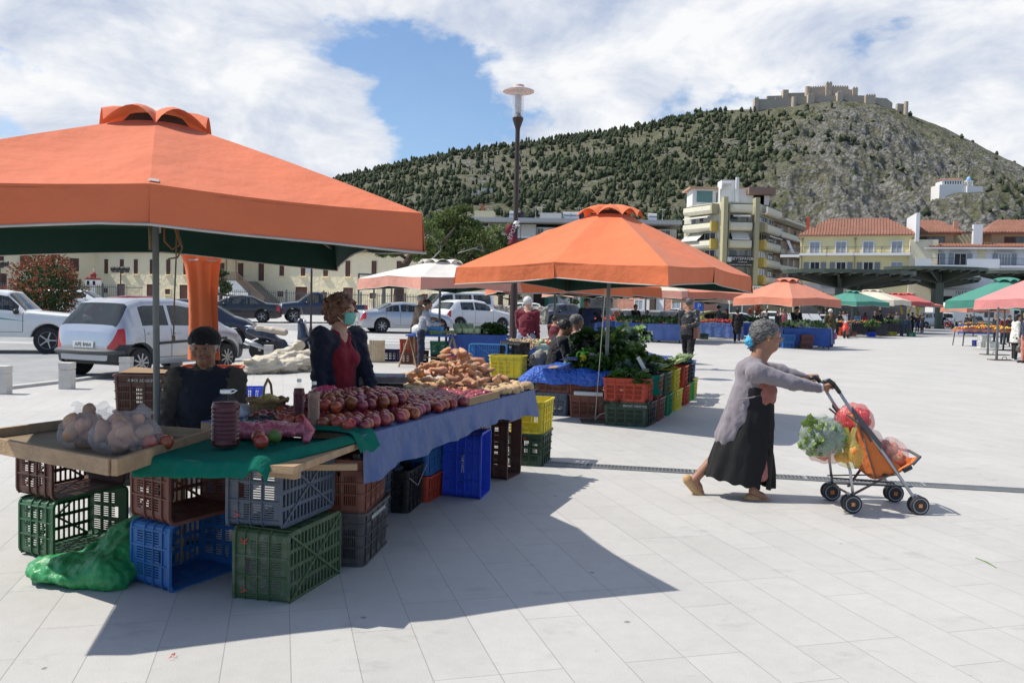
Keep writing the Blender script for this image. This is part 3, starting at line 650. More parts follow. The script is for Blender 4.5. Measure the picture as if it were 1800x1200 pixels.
    for px in (133,2): win_px(t2,P3,a2,px,2.0,1.15,.7 if px==133 else 1.9,L2)
    MB().box((L2/2,-.25,ez-.06),(L2,.4,.12)).build('eave',MATS['eave_wood'],t2)
barracks()
def small_shrine():
    p=Q(236.,512,70); p.z=gz(p.x,p.y)
    sx=.9; p=Q(164,512,80); p.z=gz(p.x,p.y); wh=MATS['white_plaster']; rd=mat('shrine_red',(.3,.06,.05),.8)
    t=thing('roadside_shrine','small white church shaped shrine with red dome and cross behind the railing','shrine',p); t.scale=(.72,.72,.72)
    MB().box((0,0,1.1),(.5,.5,2.2)).build('pedestal',wh,t); s=1.0; z=2.2
    MB().box((0,0,z+.35),(1.5,1.2,.7)).build('body',wh,t)
    mb=MB(); mb.tube([(-.85,-.6,z+.7),(-.5,-.6,z+1.0),(-.1,-.6,z+1.1),(.3,-.6,z+1.),(.5,-.6,z+1.0),(.85,-.6,z+.7)],.06,5); mb.box((0,0,z+.82),(1.4,1.2,.25)); mb.build('roof',rd,t)
    MB().lathe([(.33,z+.9),(.33,z+1.25),(.42,z+1.3),(.36,z+1.5),(.2,z+1.7),(.02,z+1.78)],12).build('dome',rd,t,True)
    MB().box((0,0,z+2.0),(.05,.05,.45)).box((0,0,z+2.08),(.28,.05,.05)).build('cross',wh,t)
    for u in (-.38,.38): MB().lathe([(.17,-.02),(.17,.02)],12,o=(u,-.6,z+.42),axis='Y').box((u,-.6,z+.2),(.34,.04,.4)).build('opening',DARKIN,t)
small_shrine()
def fence(name,label,a,b,h,step=.13,post=2.5,m=None):
    m=m or mat('grey_railing',(.13,.135,.14),.55,.3); d=b-a; L=math.hypot(d.x,d.y); t=thing(name,label,'fence',a,math.atan2(d.y,d.x)); sl=d.z/L; n=max(1,int(L/post)); W_=L/n
    for k in range(n):
        mb=MB(); z0=sl*k*W_; q=int(W_/step)
        for zz in (.15,h-.18): mb.bar((k*W_,0,z0+zz),((k+1)*W_,0,z0+sl*W_+zz),.045)
        for j in range(q): u=(j+.5)/q*W_; mb.box((k*W_+u,0,z0+sl*u+h/2+.04),(.028,.028,h-.08))
        mb.build('panel',m,t)
        MB().box((k*W_,0,z0+h/2+.05),(.08,.08,h+.1)).build('post',m,t)
def fences():
    a=at(-60,53); b=at(251,60); fence('iron_railing','dark iron railing with upright bars behind the white off roader and the maroon car',a,b,1.75)
    a=at(372,66); b=at(700,66); fence('iron_railing','long thin barred iron railing in front of the outside stair of the cream building',a,b,1.55,.15)
    a=at(712,66); b=at(800,70); fence('iron_railing','short length of iron railing between the pine trunks',a,b,1.55,.15)
fences()
def pergola():
    t=thing('pergola','open grey steel frame of posts and beams by the iron railing','pergola',at(630,63)); o=t.location.copy(); m=mat('painted_steel',(.16,.17,.17),.5,.4)
    P=[at(x,Y)-o for x,Y in ((630,63),(657,66),(673,63),(676,69),(688,66))]; 
    mb=MB(); H=2.9
    for p in P: MB().bar(p,(p.x,p.y,p.z+H),.13).build('post',m,t)
    for i,j in ((0,2),(2,4),(1,3),(0,1)): mb.bar(P[i]+Vector((0,0,H)),P[j]+Vector((0,0,H)),.13,.13)
    mb.build('beam',m,t)
pergola()
def awning_block():
    a=Q(826,384,160.); b=Q(1190,389,158.); o,an,L=frame_at(Vector((a.x,a.y,0)),Vector((b.x,b.y,0))); z=a.z
    t=thing('apartment_block','low white apartment block with a long drawn cream awning beyond the pine tree','building',o,an)
    wm=mat('offwhite_wall',(.55,.54,.5),.85,var=.08,vs=.4,dirt=.08)
    MB().box((L/2,7,z/2-.7),(L,14,z-1.4)).build('wall',wm,t); MB().box((L/2,5.5,z-.35),(L+1,17,.7)).build('roof_slab',mat('concrete_roof',(.42,.42,.42),.85),t)
    aw=mat('cream_awning',(.62,.6,.54),.8,var=.06); u=lambda px:(px-826)/(1190-826)*L
    for x0,x1 in ((858,888),(888,917),(917,944)):
        mb=MB(); a0=u(x0)+.05;a1=u(x1)-.05; mb.add([(a0,-.1,z-.9),(a1,-.1,z-.9),(a1,-1.7,z-3.3),(a0,-1.7,z-3.3)],[(0,3,2,1)]); mb.add([(a0,-1.72,z-3.3),(a1,-1.72,z-3.3),(a1,-1.72,z-3.6),(a0,-1.72,z-3.6)],[(0,3,2,1)]); mb.build('awning',aw,t)
    for x0,x1 in ((945,958),(965,990),(992,1010),(1120,1135),(1142,1152),(1160,1180)): win(t,(u(x0)+u(x1))/2,z-3.6,u(x1)-u(x0)-.3,2.0,bars=1)
    for fl in (1,2,3,4):
        zz=z-3.9-3.1*(fl-1); MB().box((L/2,-.7,zz),(L,1.6,.9)).build('balcony',mat('grey_brown',(.12,.1,.09),.8) if fl==1 else wm,t)
        if fl<4: 
            for k in range(9): win(t,2+k*(L-4)/8,zz-2.7,1.6,1.9)
    bm=mat('cream_box',(.62,.56,.36),.85)
    x0,x1=u(832),u(867); MB().box(((x0+x1)/2,4,z+.85),(x1-x0,4,1.7)).build('stair_housing',bm,t); MB().box((u(845),4,z+2.2),(.5,.5,1.1)).box((u(845),4,z+2.85),(.65,.65,.3)).build('chimney',mat('brick_red',(.32,.11,.07),.9),t)
    x0,x1=u(950),u(988); h=MB().box(((x0+x1)/2,4,z+.75),(x1-x0,4,1.5)).build('stair_housing',wm,t)
    MB().box((u(982),3,z+1.0),(1.3,.1,1.1)).build('shutter',GREYP,h)
    def heater(x,s=1):
        w=MB(); p=u(x); w.tube([(p-.8,3,z+1.5),(p+.8,3,z+1.5)],.33,10); q=w.build('water_tank',mat('tank_white',(.6,.6,.6),.35,.3),t); MB().add([(p-.8,2.2,z+.25),(p+.8,2.2,z+.25),(p+.8,2.9,z+1.4),(p-.8,2.9,z+1.4)],[(0,1,2,3)]).build('solar_panel',mat('solar_glass',(.25,.28,.33),.15),q)
    for x in (902,998,1012,1150): heater(x)
    for x in (914,1024): MB().ell((u(x),4,z+1.2),(.95,.95,1.05)).build('black_tank',mat('tank_black',(.02,.02,.022),.4),t)
    for x in (941,952,1022,1018,1170): MB().cyl((u(x),5,z),(u(x),5,z+3.),.04,.03,5).tube([(u(x)-.6,5,z+2.8),(u(x)+.6,5,z+2.8)],.03,4).build('aerial',MATS['tank_white'],t)
awning_block()
def text_block(s,w,h,m,parent,loc,rot,sx=1): return text(s,h,m,'lettering',parent,loc,rot,.004,sx=sx)
# ---- the six storey apartment building with corner balconies
def apartments():
    pa=Q(1207,500,154.); pb=Q(1266,500,146.5); pc=Q(1325,500,146.5); pd=Q(1356,500,156.); pe=Q(1404,500,172)
    cw=mat('apt_cream',(.56,.54,.44),.85,var=.08,vs=.6,dirt=.10); cream=mat('parapet_cream',(.62,.59,.47),.8,var=.06,vs=.8,dirt=.08); ol=mat('pier_olive',(.36,.335,.22),.85,var=.1,dirt=.1); och=mat('pier_ochre',(.42,.385,.23),.8,var=.1)
    ypan=mat('balcony_ochre',(.5,.38,.10),.75,var=.1); brn=mat('brown_render',(.30,.22,.155),.85,var=.1,vs=.5); awn=MATS['cream_awning']
    t=thing('corner_apartments','tall cream apartment building with curved balconies and ochre piers on the street corner','building',Vector((pa.x,pa.y,0))); o=t.location.copy()
    zt=Q(1260,352,148).z; fz=3.0
    foot=[(p.x-o.x,p.y-o.y) for p in (pa,pb,pc,pd)]+[(pd.x-o.x+2,pd.y-o.y+10),(pa.x-o.x+2,pa.y-o.y+14)]
    MB().prism(foot,0,zt-.4).build('wall',cw,t)
    faces=[(pa,pb,'w'),(pb,pc,'c'),(pc,pd,'e')]
    for (a,b,k) in faces:
        a=Vector((a.x,a.y,0))-o;b=Vector((b.x,b.y,0))-o; d=b-a; L=math.hypot(d.x,d.y); an=math.atan2(d.y,d.x); M=Matrix.Translation(a)@Matrix.Rotation(an,4,'Z')
        def put(mb,nm,m,par=t): mb.v=[tuple(M@Vector(q)) for q in mb.v]; return mb.build(nm,m,par)
        for f in range(6):
            z=zt-1.0-fz*f  # parapet top height
            if z<2: continue
            dep=1.5; u0=.3 if k!='c' else 1.0; u1=L-(1.2 if k=='w' else (1.0 if k=='c' else .3)); u0=u0+(1.2 if k=='e' else 0)
            V=[];n=5
            prof=[(-dep+.35,z-1.35),(-dep+.05,z-1.15),(-dep-.1,z-.8),(-dep-.02,z-.1),(-dep+.03,z),(-dep+.2,z),(-dep+.2,z-1.1),(0,z-1.1),(0,z-1.35)]
            mb=MB(); mb.add([(u0,y,q) for y,q in prof]+[(u1,y,q) for y,q in prof],[(i,i+1,i+10,i+9) for i in range(8)]+[(8,0,9,17),tuple(range(9))[::-1],tuple(range(9,18))]); bo=put(mb,'balcony',cream)
            put(MB().box(((u0+u1)/2,-dep+.08,z+.1),(u1-u0,.12,.14)),'rail',mat('dark_rail',(.1,.09,.08),.6),bo)
            if k=='w': put(MB().box((u1+.12,-.75,z-.55),(.35,1.7,1.7)),'end_panel',ypan if f else ol,bo)
            if k=='c': put(MB().box((u0-.1,-.75,z-.6),(.3,1.7,1.5)),'end_panel',och,bo)
            if k=='e' and f: put(MB().box((u0-.7,-.75,z-.6),(1.5,1.7,1.6)),'end_panel',ypan if f>1 else ol,bo)
            # glazing above this parapet (room of the floor)
            if f>0:
                g0,g1=(u0+.2,u1-.2); zb=z-.9; nb=int((g1-g0)/1.3)
                if k=='w' and f==1:
                    put(MB().box(((g0+g1)/2,-.04,zb+1.2),(g1-g0,.08,2.3)),'white_panel',WHT)
                    for uu in (g0+1.0,g0+3.0): 
                        w_=put(MB().box((uu,-.1,zb+1.3),(.9,.06,1.6)),'window',PANE)
                else:
                    w_=put(MB().box(((g0+g1)/2,-.06,zb+1.5),(g1-g0,.1,1.75)),'window',PANE)
                    mb=MB()
                    for q in range(nb+1): uu=g0+(g1-g0)*q/nb; mb.box((uu,-.13,zb+1.5),(.11,.06,1.8))
                    mb.box(((g0+g1)/2,-.13,zb+2.4),(g1-g0,.07,.1)); mb.box(((g0+g1)/2,-.13,zb+.65),(g1-g0,.07,.1)); put(mb,'frame',WHT,w_)
                    if (q%2==0): put(MB().box((g0+(g1-g0)*.62,-.115,zb+1.5),((g1-g0)/nb*.9,.02,1.7)),'curtain',mat('curtain',(.4,.4,.38),.9),w_)
            if (k,f) in (('w',1),('c',1),('e',1),('c',0),('w',0)):
                zz=z-1.45; dd=1.9 if (k,f)!=('c',1) else 1.7; hh=.45 if (k,f)!=('c',1) else 1.3
                mb=MB(); a0,a1=(u0+.4,u1-.4) if k!='w' or f==0 else (u0,u0+(u1-u0)*.6)
                if (k,f)==('w',1): hh=1.3
                mb.add([(a0,-.2,zz),(a1,-.2,zz),(a1,-dd,zz-hh),(a0,-dd,zz-hh),(a1,-dd-.01,zz-hh-.2),(a0,-dd-.01,zz-hh-.2)],[(0,3,2,1),(3,5,4,2)]); put(mb,'awning',awn)
        if k=='c':
            for uu,m in ((.1,och),(L-.3,ol)): put(MB().box((uu,-1.0,zt/2+.1),(.75,1.9,zt+.2)),'pier',m)
            # dark sign band with white lettering
            z=zt-1.0-fz*3; s=put(MB().box((L/2-.1,-1.78,z-.6),(L-1.9,.12,1.9)),'sign',mat('sign_black',(.015,.015,.018),.4))
            wl=mat('sign_white',(.75,.75,.75),.6)
            def tx(st,h,u,zz,sx=1.): text(st,h,wl,'lettering',s,M@Vector((u,-1.86,zz)),(R(90),0,an),.01,sx=sx)
            tx('ΔΕΥΤΕΡΑΤΟΜ',.62,L/2+.35,z-.15,.95); tx('ΠΑΓΚΡΗΤΙΑ',.28,L/2+.3,z-.72); tx('ΓΡΑΦΕΙΟ ΜΕΛΕΤΩΝ ΤΗΛ ΚΕΝΤΡΟ',.24,L/2,z-1.2)
            q=put(MB().box((.95,-1.86,z-.3),(.7,.05,.8)),'logo_panel',MATS['tank_white'],s)
    # roof storey
    c=Vector(((pb.x+pc.x)/2-o.x,(pb.y+pc.y)/2-o.y,0)); z=zt-.3
    a=Q(1222,340,153)-o; 
    pv=MB().box((a.x+3.4,a.y+3,z+1.5),(7.5,5,2.9)).build('penthouse',WHT,t); MB().box((a.x+1.8,a.y+.45,z+1.6),(2.8,.1,2.)).build('pane',mat('green_glass',(.1,.2,.19),.1),pv); MB().box((a.x+5.2,a.y+.45,z+1.4),(2.6,.1,1.9)).build('pane',PANE,pv)
    MB().box((a.x+5.5,a.y+3.2,z+3.1),(13,7,.25)).build('roof_slab',mat('roof_terracotta',(.5,.3,.2),.85),t)
    for x,y,w,h in ((1283,322,26,22),(1320,338,50,12),(1340,342,28,14)):
        p=Q(x,y,150.)-o; MB().box((p.x,p.y+2,(p.z+z)/2+.3),(w*.1,3,abs(p.z-z)+.6)).build('roof_room',WHT,t)
    p=Q(1336,334,150.)-o; MB().box((p.x,p.y,p.z-.3),(4.6,3,1.2)).build('brick_room',mat('brown_brick',(.22,.15,.12),.9),t)
    p=Q(1296,322,150)-o; MB().box((p.x,p.y,p.z-1.5),(.5,.5,5)).build('chimney',WHT,t)
    p=Q(1275,326,150)-o; s=MB().add([(p.x-2.4,p.y,p.z-1.6),(p.x-2.4,p.y+1.5,p.z-1.6),(p.x+.3,p.y+1.5,p.z),(p.x+.3,p.y,p.z)],[(0,3,2,1),(0,1,2,3)]).build('solar_panel',MATS['solar_glass'],t); MB().tube([(p.x-.6,p.y,p.z+.35),(p.x+1,p.y,p.z+.35)],.3,8).build('water_tank',MATS['tank_white'],s)
    # brown rear wing with balconies running up the side street
    q0=Vector((pd.x,pd.y,0)); q1=Vector((pe.x,pe.y,0)); an=math.atan2((q1-q0).y,(q1-q0).x); L=(q1-q0).length+6
    t2=thing('brown_apartments','lower brown apartment wing with long cream balconies behind the corner building','building',q0,an); zz=Q(1360,388,157).z
    MB().box((L/2,5,zz/2-.2),(L,10,zz-.4)).build('wall',brn,t2); MB().box((L/2,4,zz+.1),(L+.6,12.5,.35)).build('roof_slab',cream,t2)
    for f in range(6):
        z=zz-2.1-3.0*f
        if z<1.5: break
        bo=MB().box((L/2,-.8,z-.45),(L,1.5,.9)).build('balcony',mat('parapet_tan',(.5,.43,.34),.85) if f%2 else cream,t2); MB().box((L/2,-.75,z-1.0),(L,1.6,.22)).build('slab',brn,bo)
        for k in range(6):
            u=1.5+k*(L-3)/5; 
            if (k+f)%3: win(t2,u,z-.2,1.1,1.8,frame=WHT,pane=PANE if (k+f)%2 else mat('tan_blind',(.4,.36,.3),.8),bars=1)
            else: win(t2,u,z-.9,1.3,2.3,frame=brn,pane=DARKIN,bars=0)
        if f==1: MB().add([(3,-1.6,z+1.7),(5.2,-1.6,z+1.7),(5.2,-2.6,z-.6),(3,-2.6,z-.6)],[(0,3,2,1),(0,1,2,3)]).build('awning',WHT,t2)
    MB().box((L/2,-.6,1.8),(L,1.2,.5)).build('shop_fascia',IRON,t2)
    # street level shops
    sg=Q(1300,511,146.); s0=Vector((pb.x,pb.y-2.2,0)); t3=thing('shop_front','street level shop front with long white fascia board and dark glass under the corner apartments','shop',s0)
    W3=15.; MB().box((W3/2-1,1,4.6),(W3,2,.25)).build('canopy',IRON,t3); MB().box((W3/2-1,.9,2.2),(W3,1.6,4.4)).build('glazing',PANE,t3)
    for k in range(8): MB().box((-1+k*W3/7,.05,2.2),(.18,.15,4.4)).build('mullion',WHT,t3)
    s=MB().box((4.6,-.1,5.25),(8.4,.2,1.2)).build('fascia',WHT,t3); text('ΛΕΩΦΟΡΕΙΟΝ',.95,IRON,'lettering',s,(4.6,-.22,5.2),(R(90),0,0),.01,sx=1.25)
apartments()
def yellow_house():
    a=Q(1404,500,132.); b=Q(1606,500,126.); o,an,L=frame_at(Vector((a.x,a.y,0)),Vector((b.x,b.y,0)))
    t=thing('yellow_building','pale yellow building with hipped red tile roof, grey shutters and four white balconies','building',o,an); ym=mat('yellow_plaster',(.74,.65,.36),.85,var=.05,vs=.5,dirt=.04); ez=Q(1405,413,131).z
    MB().box((L/2,6,ez/2-.05),(L,12,ez-.1)).build('wall',ym,t); MB().box((L/2,-.12,ez-.2),(L+.5,.3,.28)).build('cornice',mat('yellow_trim',(.7,.62,.36),.8),t)
    hip(t,0,L,0,12,ez,3.1,TILE,.45,ridge=4.2)
    u=lambda px:(px-1404)/202*L; Z=lambda py:Q(1500,py+(0),129.).z
    for i,px in enumerate((1431,1478,1526,1575)):
        win(t,u(px),Z(448),1.35,Z(425)-Z(448),pane=GREYP,fw=.18,bars=1,rec=.1); balcony(t,u(px)-1.75-(.3 if i else .4),u(px)+1.85,Z(445.5),1.3)
        w=win(t,u(px)+.1,Z(482),1.25 if i!=3 else 1.5,Z(461)-Z(482),pane=DARKIN if i!=3 else GREYP,fw=.12,bars=1,rec=.1)
        if i<3:
            for s in (-1,1): MB().box((u(px)+.1+s*1.25,-.1,(Z(482)+Z(461))/2),(.7,.06,Z(461)-Z(482))).build('shutter',mat('shutter_grey',(.17,.18,.20),.5),w)
        # ground floor shop
        MB().box((u(px),-.06,2.1),(3.6,.12,3.9)).build('shop_window',PANE,t)
    MB().box((L/2,-.9,4.6),(L+.4,1.9,.25)).build('shop_canopy',mat('grey_canopy',(.3,.3,.3),.7),t); MB().box((u(1432),-.1,5.4),(9,.2,1.3)).build('fascia',mat('grey_fascia',(.25,.24,.24),.7),t)
    for px in (1408,1503,1603): MB().tube([(u(px),-.14,0),(u(px),-.14,ez-.5)],.07,8).ell((u(px),-.14,ez-.6),(.18,.15,.25)).build('downpipe',mat('pipe_brown',(.33,.27,.17),.6),t)
    MB().box((.9,2.6,ez+1.4),(.45,.45,3.4)).build('chimney',mat('chimney_red',(.4,.06,.03),.7),t)
    balcony(t,-2.8,0,Z(448),1.0)
yellow_house()
def white_house():
    a=Q(1607,500,126.); b=Q(1860,500,121.); o,an,L=frame_at(Vector((a.x,a.y,0)),Vector((b.x,b.y,0))); ez=Q(1700,436,124.).z
    t=thing('white_building','white building with terracotta eave roof, grey doors and a set back tiled top storey','building',o,an); wm=mat('bluish_white',(.66,.67,.69),.8,var=.04,vs=.6); cr=mat('side_cream',(.66,.6,.44),.85)
    MB().box((L/2,7,ez/2),(L,14,ez)).build('wall',wm,t); u=lambda px:(px-1607)/253*L; Z=lambda py:Q(1700,py,124.).z
    MB().box((1.0,-.3,Z(440)/2+1.2),(3.8,.6,Z(420)-1)).build('side_bay',cr,t)
    mb=MB(); z0=Z(434);z1=Z(425); V=[(1.6,-1.2,z0),(L+1,-1.2,z0),(L+1,3.,z1),(2.2,3.,z1),(1.6,-1.2,z0-.16),(L+1,-1.2,z0-.16)]; mb.add(V,[(0,1,2,3),(4,5,1,0)]); rf=mb.build('eave_roof',TILE,t)
    mb=MB(); n=int(L/.42)
    for k in range(n): x=1.8+k*.42; mb.tube([(x,-1.2,z0+.03),(x,3.,z1+.03)],.09,5,cap=False)
    mb.build('cover_tiles',TILE,rf); MB().box((L/2,-1.1,z0-.25),(L-2,.25,.2)).build('gutter',WHT,t)
    for px,c in ((1640,1),(1688,1),(1766,0)):
        w=win(t,u(px),Z(466),1.5,Z(446)-Z(466),pane=DARKIN if c else GREYP,bars=1 if c else 3,rec=.1,fw=.1)
        for s in (-1,1): MB().box((u(px)+s*1.2,-.12,(Z(466)+Z(446))/2),(.65,.06,Z(446)-Z(466))).build('shutter',mat('slate_blue',(.22,.25,.3),.6),w)
        MB().box((u(px),-.15,Z(444)),(2.6,.3,.25)).build('lintel',mat('pale_grey',(.45,.46,.48),.7),w)
    MB().box((L/2,-.9,Z(470)+.1),(L,1.8,.3)).build('balcony',wm,t)
    for x0,x1,so in ((1604,1632,1),(1632,1696,0),(1696,1752,1),(1752,1860,0)):
        if so: MB().box(((u(x0)+u(x1))/2,-1.75,Z(464)),(u(x1)-u(x0),.16,1.3)).build('parapet',wm,t)
        else:
            mb=MB(); A,B=u(x0),u(x1); z=Z(470)+.2
            for q in (z+1.05,z+.15): mb.bar((A,-1.75,q),(B,-1.75,q),.04)
            for k in range(int((B-A)/.16)): mb.box((A+k*.16,-1.75,z+.6),(.02,.02,1.0))
            mb.build('railing',IRON,t)
    MB().box((u(1726),-.01,(Z(466)+Z(440))/2),(1.2,.08,Z(438)-Z(470))).build('panel',cr,t)
    # flower pot on the balcony ledge is a thing of its own
    # top storeys
    tan=mat('tan_render',(.48,.33,.2),.85)
    for x0,x1,tp,k in ((1606,1690,396,0),(1748,1870,400,1)):
        A,B=u(x0),u(x1); zz=Z(406)+.1; MB().box(((A+B)/2,7,(ez+zz)/2),(B-A-.8,7,zz-ez)).build('top_storey',tan,t)
        hip(t,A,B,3.4,10.6,zz,2.2,TILE,.8,ridge=2.6)
        for q,(px) in enumerate(((1626,1638,1658),(1786,1806,1830))[k]): win(t,u(px),zz-2.6,1.3,1.9,y=3.5,frame=mat('brown_frame',(.12,.07,.05),.6),pane=PANE if q!=0 else WOODB,bars=1)
    MB().box((u(1607),3,Z(400)),(.5,8,4.2)).build('gable_wall',wm,t); MB().box((u(1689),4,Z(397)),(.7,.7,2.2)).build('chimney',mat('pink_brick',(.5,.26,.18),.9),t)
    MB().box((u(1721),1.5,Z(415)),(1.2,1,3.6)).build('chimney',wm,t); MB().lathe([(.35,Z(403)),(.5,Z(402)),(.1,Z(398))],8,o=(u(1717),1.5,0)).build('cowl',IRON,t)
    mb=MB()
    for x in range(1692,1752,8): mb.bar((u(x),3,Z(404)),(u(x),9,Z(404)),.15,.15)
    mb.bar((u(1690),3.2,Z(405)),(u(1752),3.2,Z(405)),.2,.2); mb.build('pergola',MATS['brown_frame'],t)
    MB().box((u(1735),8,Z(418)),(6,.3,3)).build('back_wall',MATS['cream_box'],t)
    # ground floor arcade, white pillars and dark glass
    MB().box((L/2,-.04,2.3),(L,.1,4.2)).build('shop_glass',DARKIN,t)
    for k in range(9): MB().box((1+k*L/8.5,-.2,2.2),(.55,.4,4.4)).build('pillar',WHT,t)
    s=MB().box((L*.36,-.35,4.9),(10,.3,.9)).build('fascia',WHT,t); text('ΠΙΤΤΑΣ',.7,IRON,'lettering',s,(L*.36,-.52,4.85),(R(90),0,0),.01)
white_house()
def low_shops():
    a=at(868,96); b=at(1088,92); o,an,L=frame_at(a,b); t=thing('low_shops','low cream shop row with dark glass fronts and green pillar behind the maroon jumper man','building',a,an)
    MB().box((L/2,4,2.4),(L,8,4.8)).build('wall',mat('shop_cream',(.5,.46,.36),.85,var=.08),t)
    for k,(f0,f1,m) in enumerate(((.03,.13,DARKIN),(.15,.28,PANE),(.31,.42,DARKIN),(.44,.5,mat('teal_front',(.10,.22,.2),.4)),(.52,.7,mat('pale_panel',(.5,.53,.52),.6)),(.73,.95,PANE))): MB().box((L*(f0+f1)/2,-.05,1.7),(L*(f1-f0),.14,3.)).build('shop_window',m,t)
    for f in (.43,.51,.72): MB().box((L*f,-.12,2.),(.3,.3,4.)).build('pillar',mat('green_pillar',(.02,.14,.08),.5),t)
    a=at(1085,88); b=at(1216,84); o,an,L=frame_at(a,b); t=thing('salmon_house','salmon pink house wall with white doors behind the dark estate car','building',a,an)
    pk=mat('salmon_wall',(.52,.25,.175),.85,var=.06,vs=.5,bump=.3,bs=2); MB().box((L/2,4,2.6),(L,8,5.2)).build('wall',pk,t); MB().box((L/2,3.8,5.3),(L+.6,8.8,.25)).build('roof',TILE,t)
    for f in (.42,.58): win(t,L*f,.1,.7,2.5,pane=WHT,bars=0,name='door')
    MB().box((L*.5,-.25,1.4),(.55,.5,2.9)).build('pier',mat('dark_bark',(.08,.055,.04),.9),t)
    for f in (.3,.8): win(t,L*f,1.2,.8,1.2,pane=GREYP)
    a=at(1206,104); b=at(1262,104); o,an,L=frame_at(a,b); t=thing('striped_hall','pale pink hall with vertical white strips above the stall parasols','building',a,an); 
    MB().box((L/2,4,3),(L,8,6.2)).build('wall',mat('pale_pink',(.55,.36,.38),.8),t)
    for k in range(9): MB().box((.4+k*L/9,-.04,3.6),(L/24,.1,5)).build('strip',WHT,t)
    a=at(1075,98); b=at(1100,98); 
    # dry stone wall beside the parking
    a=at(872,62); b=at(962,60); o,an,L=frame_at(a,b); t=thing('stone_wall','low dry stone wall behind the white crossover','wall',a,an)
    s=SDF((0,-.3,0),(L,.3,1.3),.07); s.fn(lambda X,Y,Z:np.maximum(np.maximum(np.abs(X-L/2)-L/2,np.abs(Y)-.25),np.abs(Z-.55)-.6)); s.rough(.14,3.5); s.build('masonry',mat('dry_stone',(.3,.28,.24),.9,var=.5,vs=2.5,bump=1,bs=6),t)
low_shops()
# ---- green steel market canopies
def canopies():
    gm=mat('canopy_green',(.065,.083,.062),.45,.2,var=.1,vs=1.); ug=mat('canopy_under',(.04,.05,.038),.55,var=.1); lt=mat('canopy_strip',(.42,.43,.40),.7)
    def can(px,pyb,Y,pyt,xl,xr,label,ratio=.62,rot=0.,pw=.34):
        b=Q(px,pyb,Y); b.z=0; top=Q(px,pyt,Y).z; half=(xr-xl)/2*Y/1500; t=thing('market_canopy',label,'canopy',b,rot,'green steel canopies of the market hall')
        MB().box((0,0,top/2-.4),(pw*2,pw*1.6,top-.8)).lathe([(.75,0.0),(.75,.06)],12).build('column',gm,t)
        cx=((xl+xr)/2-px)*Y/1500; n=8
        out=[(cx+half*math.cos(2*math.pi*(k+.5)/16)*1.0,half*ratio*math.sin(2*math.pi*(k+.5)/16)) for k in range(16)]
        MB().prism(out,top-.40,top-.04).build('rim',gm,t)
        inn=[(x*.985+cx*.015,y*.985) for x,y in out]
        # open louvres: pale strips and beams under the deck
        mb=MB()
        for k in range(9):
            f=-0.8+1.6*k/8; x=cx+half*f; hy=half*ratio*math.sqrt(max(.05,1-f*f))*.93; mb.box((x,0,top-.53),(.18,hy*2,.25))
        mb.build('rafters',gm,t)
        mb=MB()
        for k in range(8):
            f=-0.7+1.4*k/7; x=cx+half*f; hy=half*ratio*math.sqrt(max(.05,1-f*f))*.85; mb.box((x,0,top-.415),(.34,hy*2,.03))
        mb.build('rooflight_strips',lt,t)
        mb=MB()
        for a in range(8):
            an=2*math.pi*(a+.5)/8; e=Vector((cx+half*.93*math.cos(an),half*ratio*.93*math.sin(an),top-.6)); 
            V=[Vector((0,0,top-1.9)),Vector((0,0,top-.45)),e+Vector((0,0,.05)),e-Vector((0,0,.12))]
            nrm=(e-V[0]).cross(Vector((0,0,1))).normalized()*.09; mb.add([q+nrm for q in V]+[q-nrm for q in V],[(0,1,2,3),(7,6,5,4),(0,3,7,4),(1,5,6,2),(3,2,6,7),(0,4,5,1)])
        mb.build('brackets',ug,t); return t
    can(1472,588,88,475,1373,1602,'green steel canopy nearest the yellow building, tilted towards the left')
    can(1649,578,100,470,1552,1730,'green steel canopy on one thick square column in the middle of the market hall')
    can(1501,575,112,487,1440,1612,'green steel canopy standing lower behind the leftmost one')
    can(1640,572,122,486,1592,1718,'green steel canopy half hidden behind the middle column')
    can(1655,572,138,496,1590,1770,'small distant green steel canopy low behind the middle column')
    can(1560,572,146,507,1480,1665,'farthest green steel canopy low above the red parasols')
    can(1800,578,106,477,1718,1895,'green steel canopy above the green parasol at the right')
    can(1705,572,130,490,1655,1800,'green steel canopy between the middle column and the right hand one')
canopies()
# ================================================================ MARKET PARASOLS
def canvas(key,c,var=.07): return mat(key,c,.85,var=var,vs=1.1,bump=.15,bs=4.,sheen=.1,dirt=.05,translucent=.12)
ORA=canvas('orange_canvas',(.68,.165,.068)); ORB=canvas('bright_orange_canvas',(.72,.175,.062)); ORC=canvas('faded_orange_canvas',(.66,.23,.14)); SAL=canvas('salmon_canvas',(.72,.33,.25)); WHC=canvas('white_canvas',(.74,.70,.64)); CRM=canvas('cream_canvas',(.66,.58,.46)); GRN=canvas('green_canvas',(.06,.25,.19)); RED=canvas('red_canvas',(.55,.11,.10)); PNK=canvas('pink_canvas',(.68,.25,.24))
DGR=mat('dark_green_lining',(.012,.05,.035),.9,var=.1); PIPING=mat('grey_piping',(.45,.42,.38),.7); POLE=mat('grey_steel_pole',(.16,.17,.165),.45,.55,var=.15); POLEB=mat('brown_pole',(.045,.03,.028),.45,.2); WOOD=mat('rib_wood',(.35,.27,.18),.7)
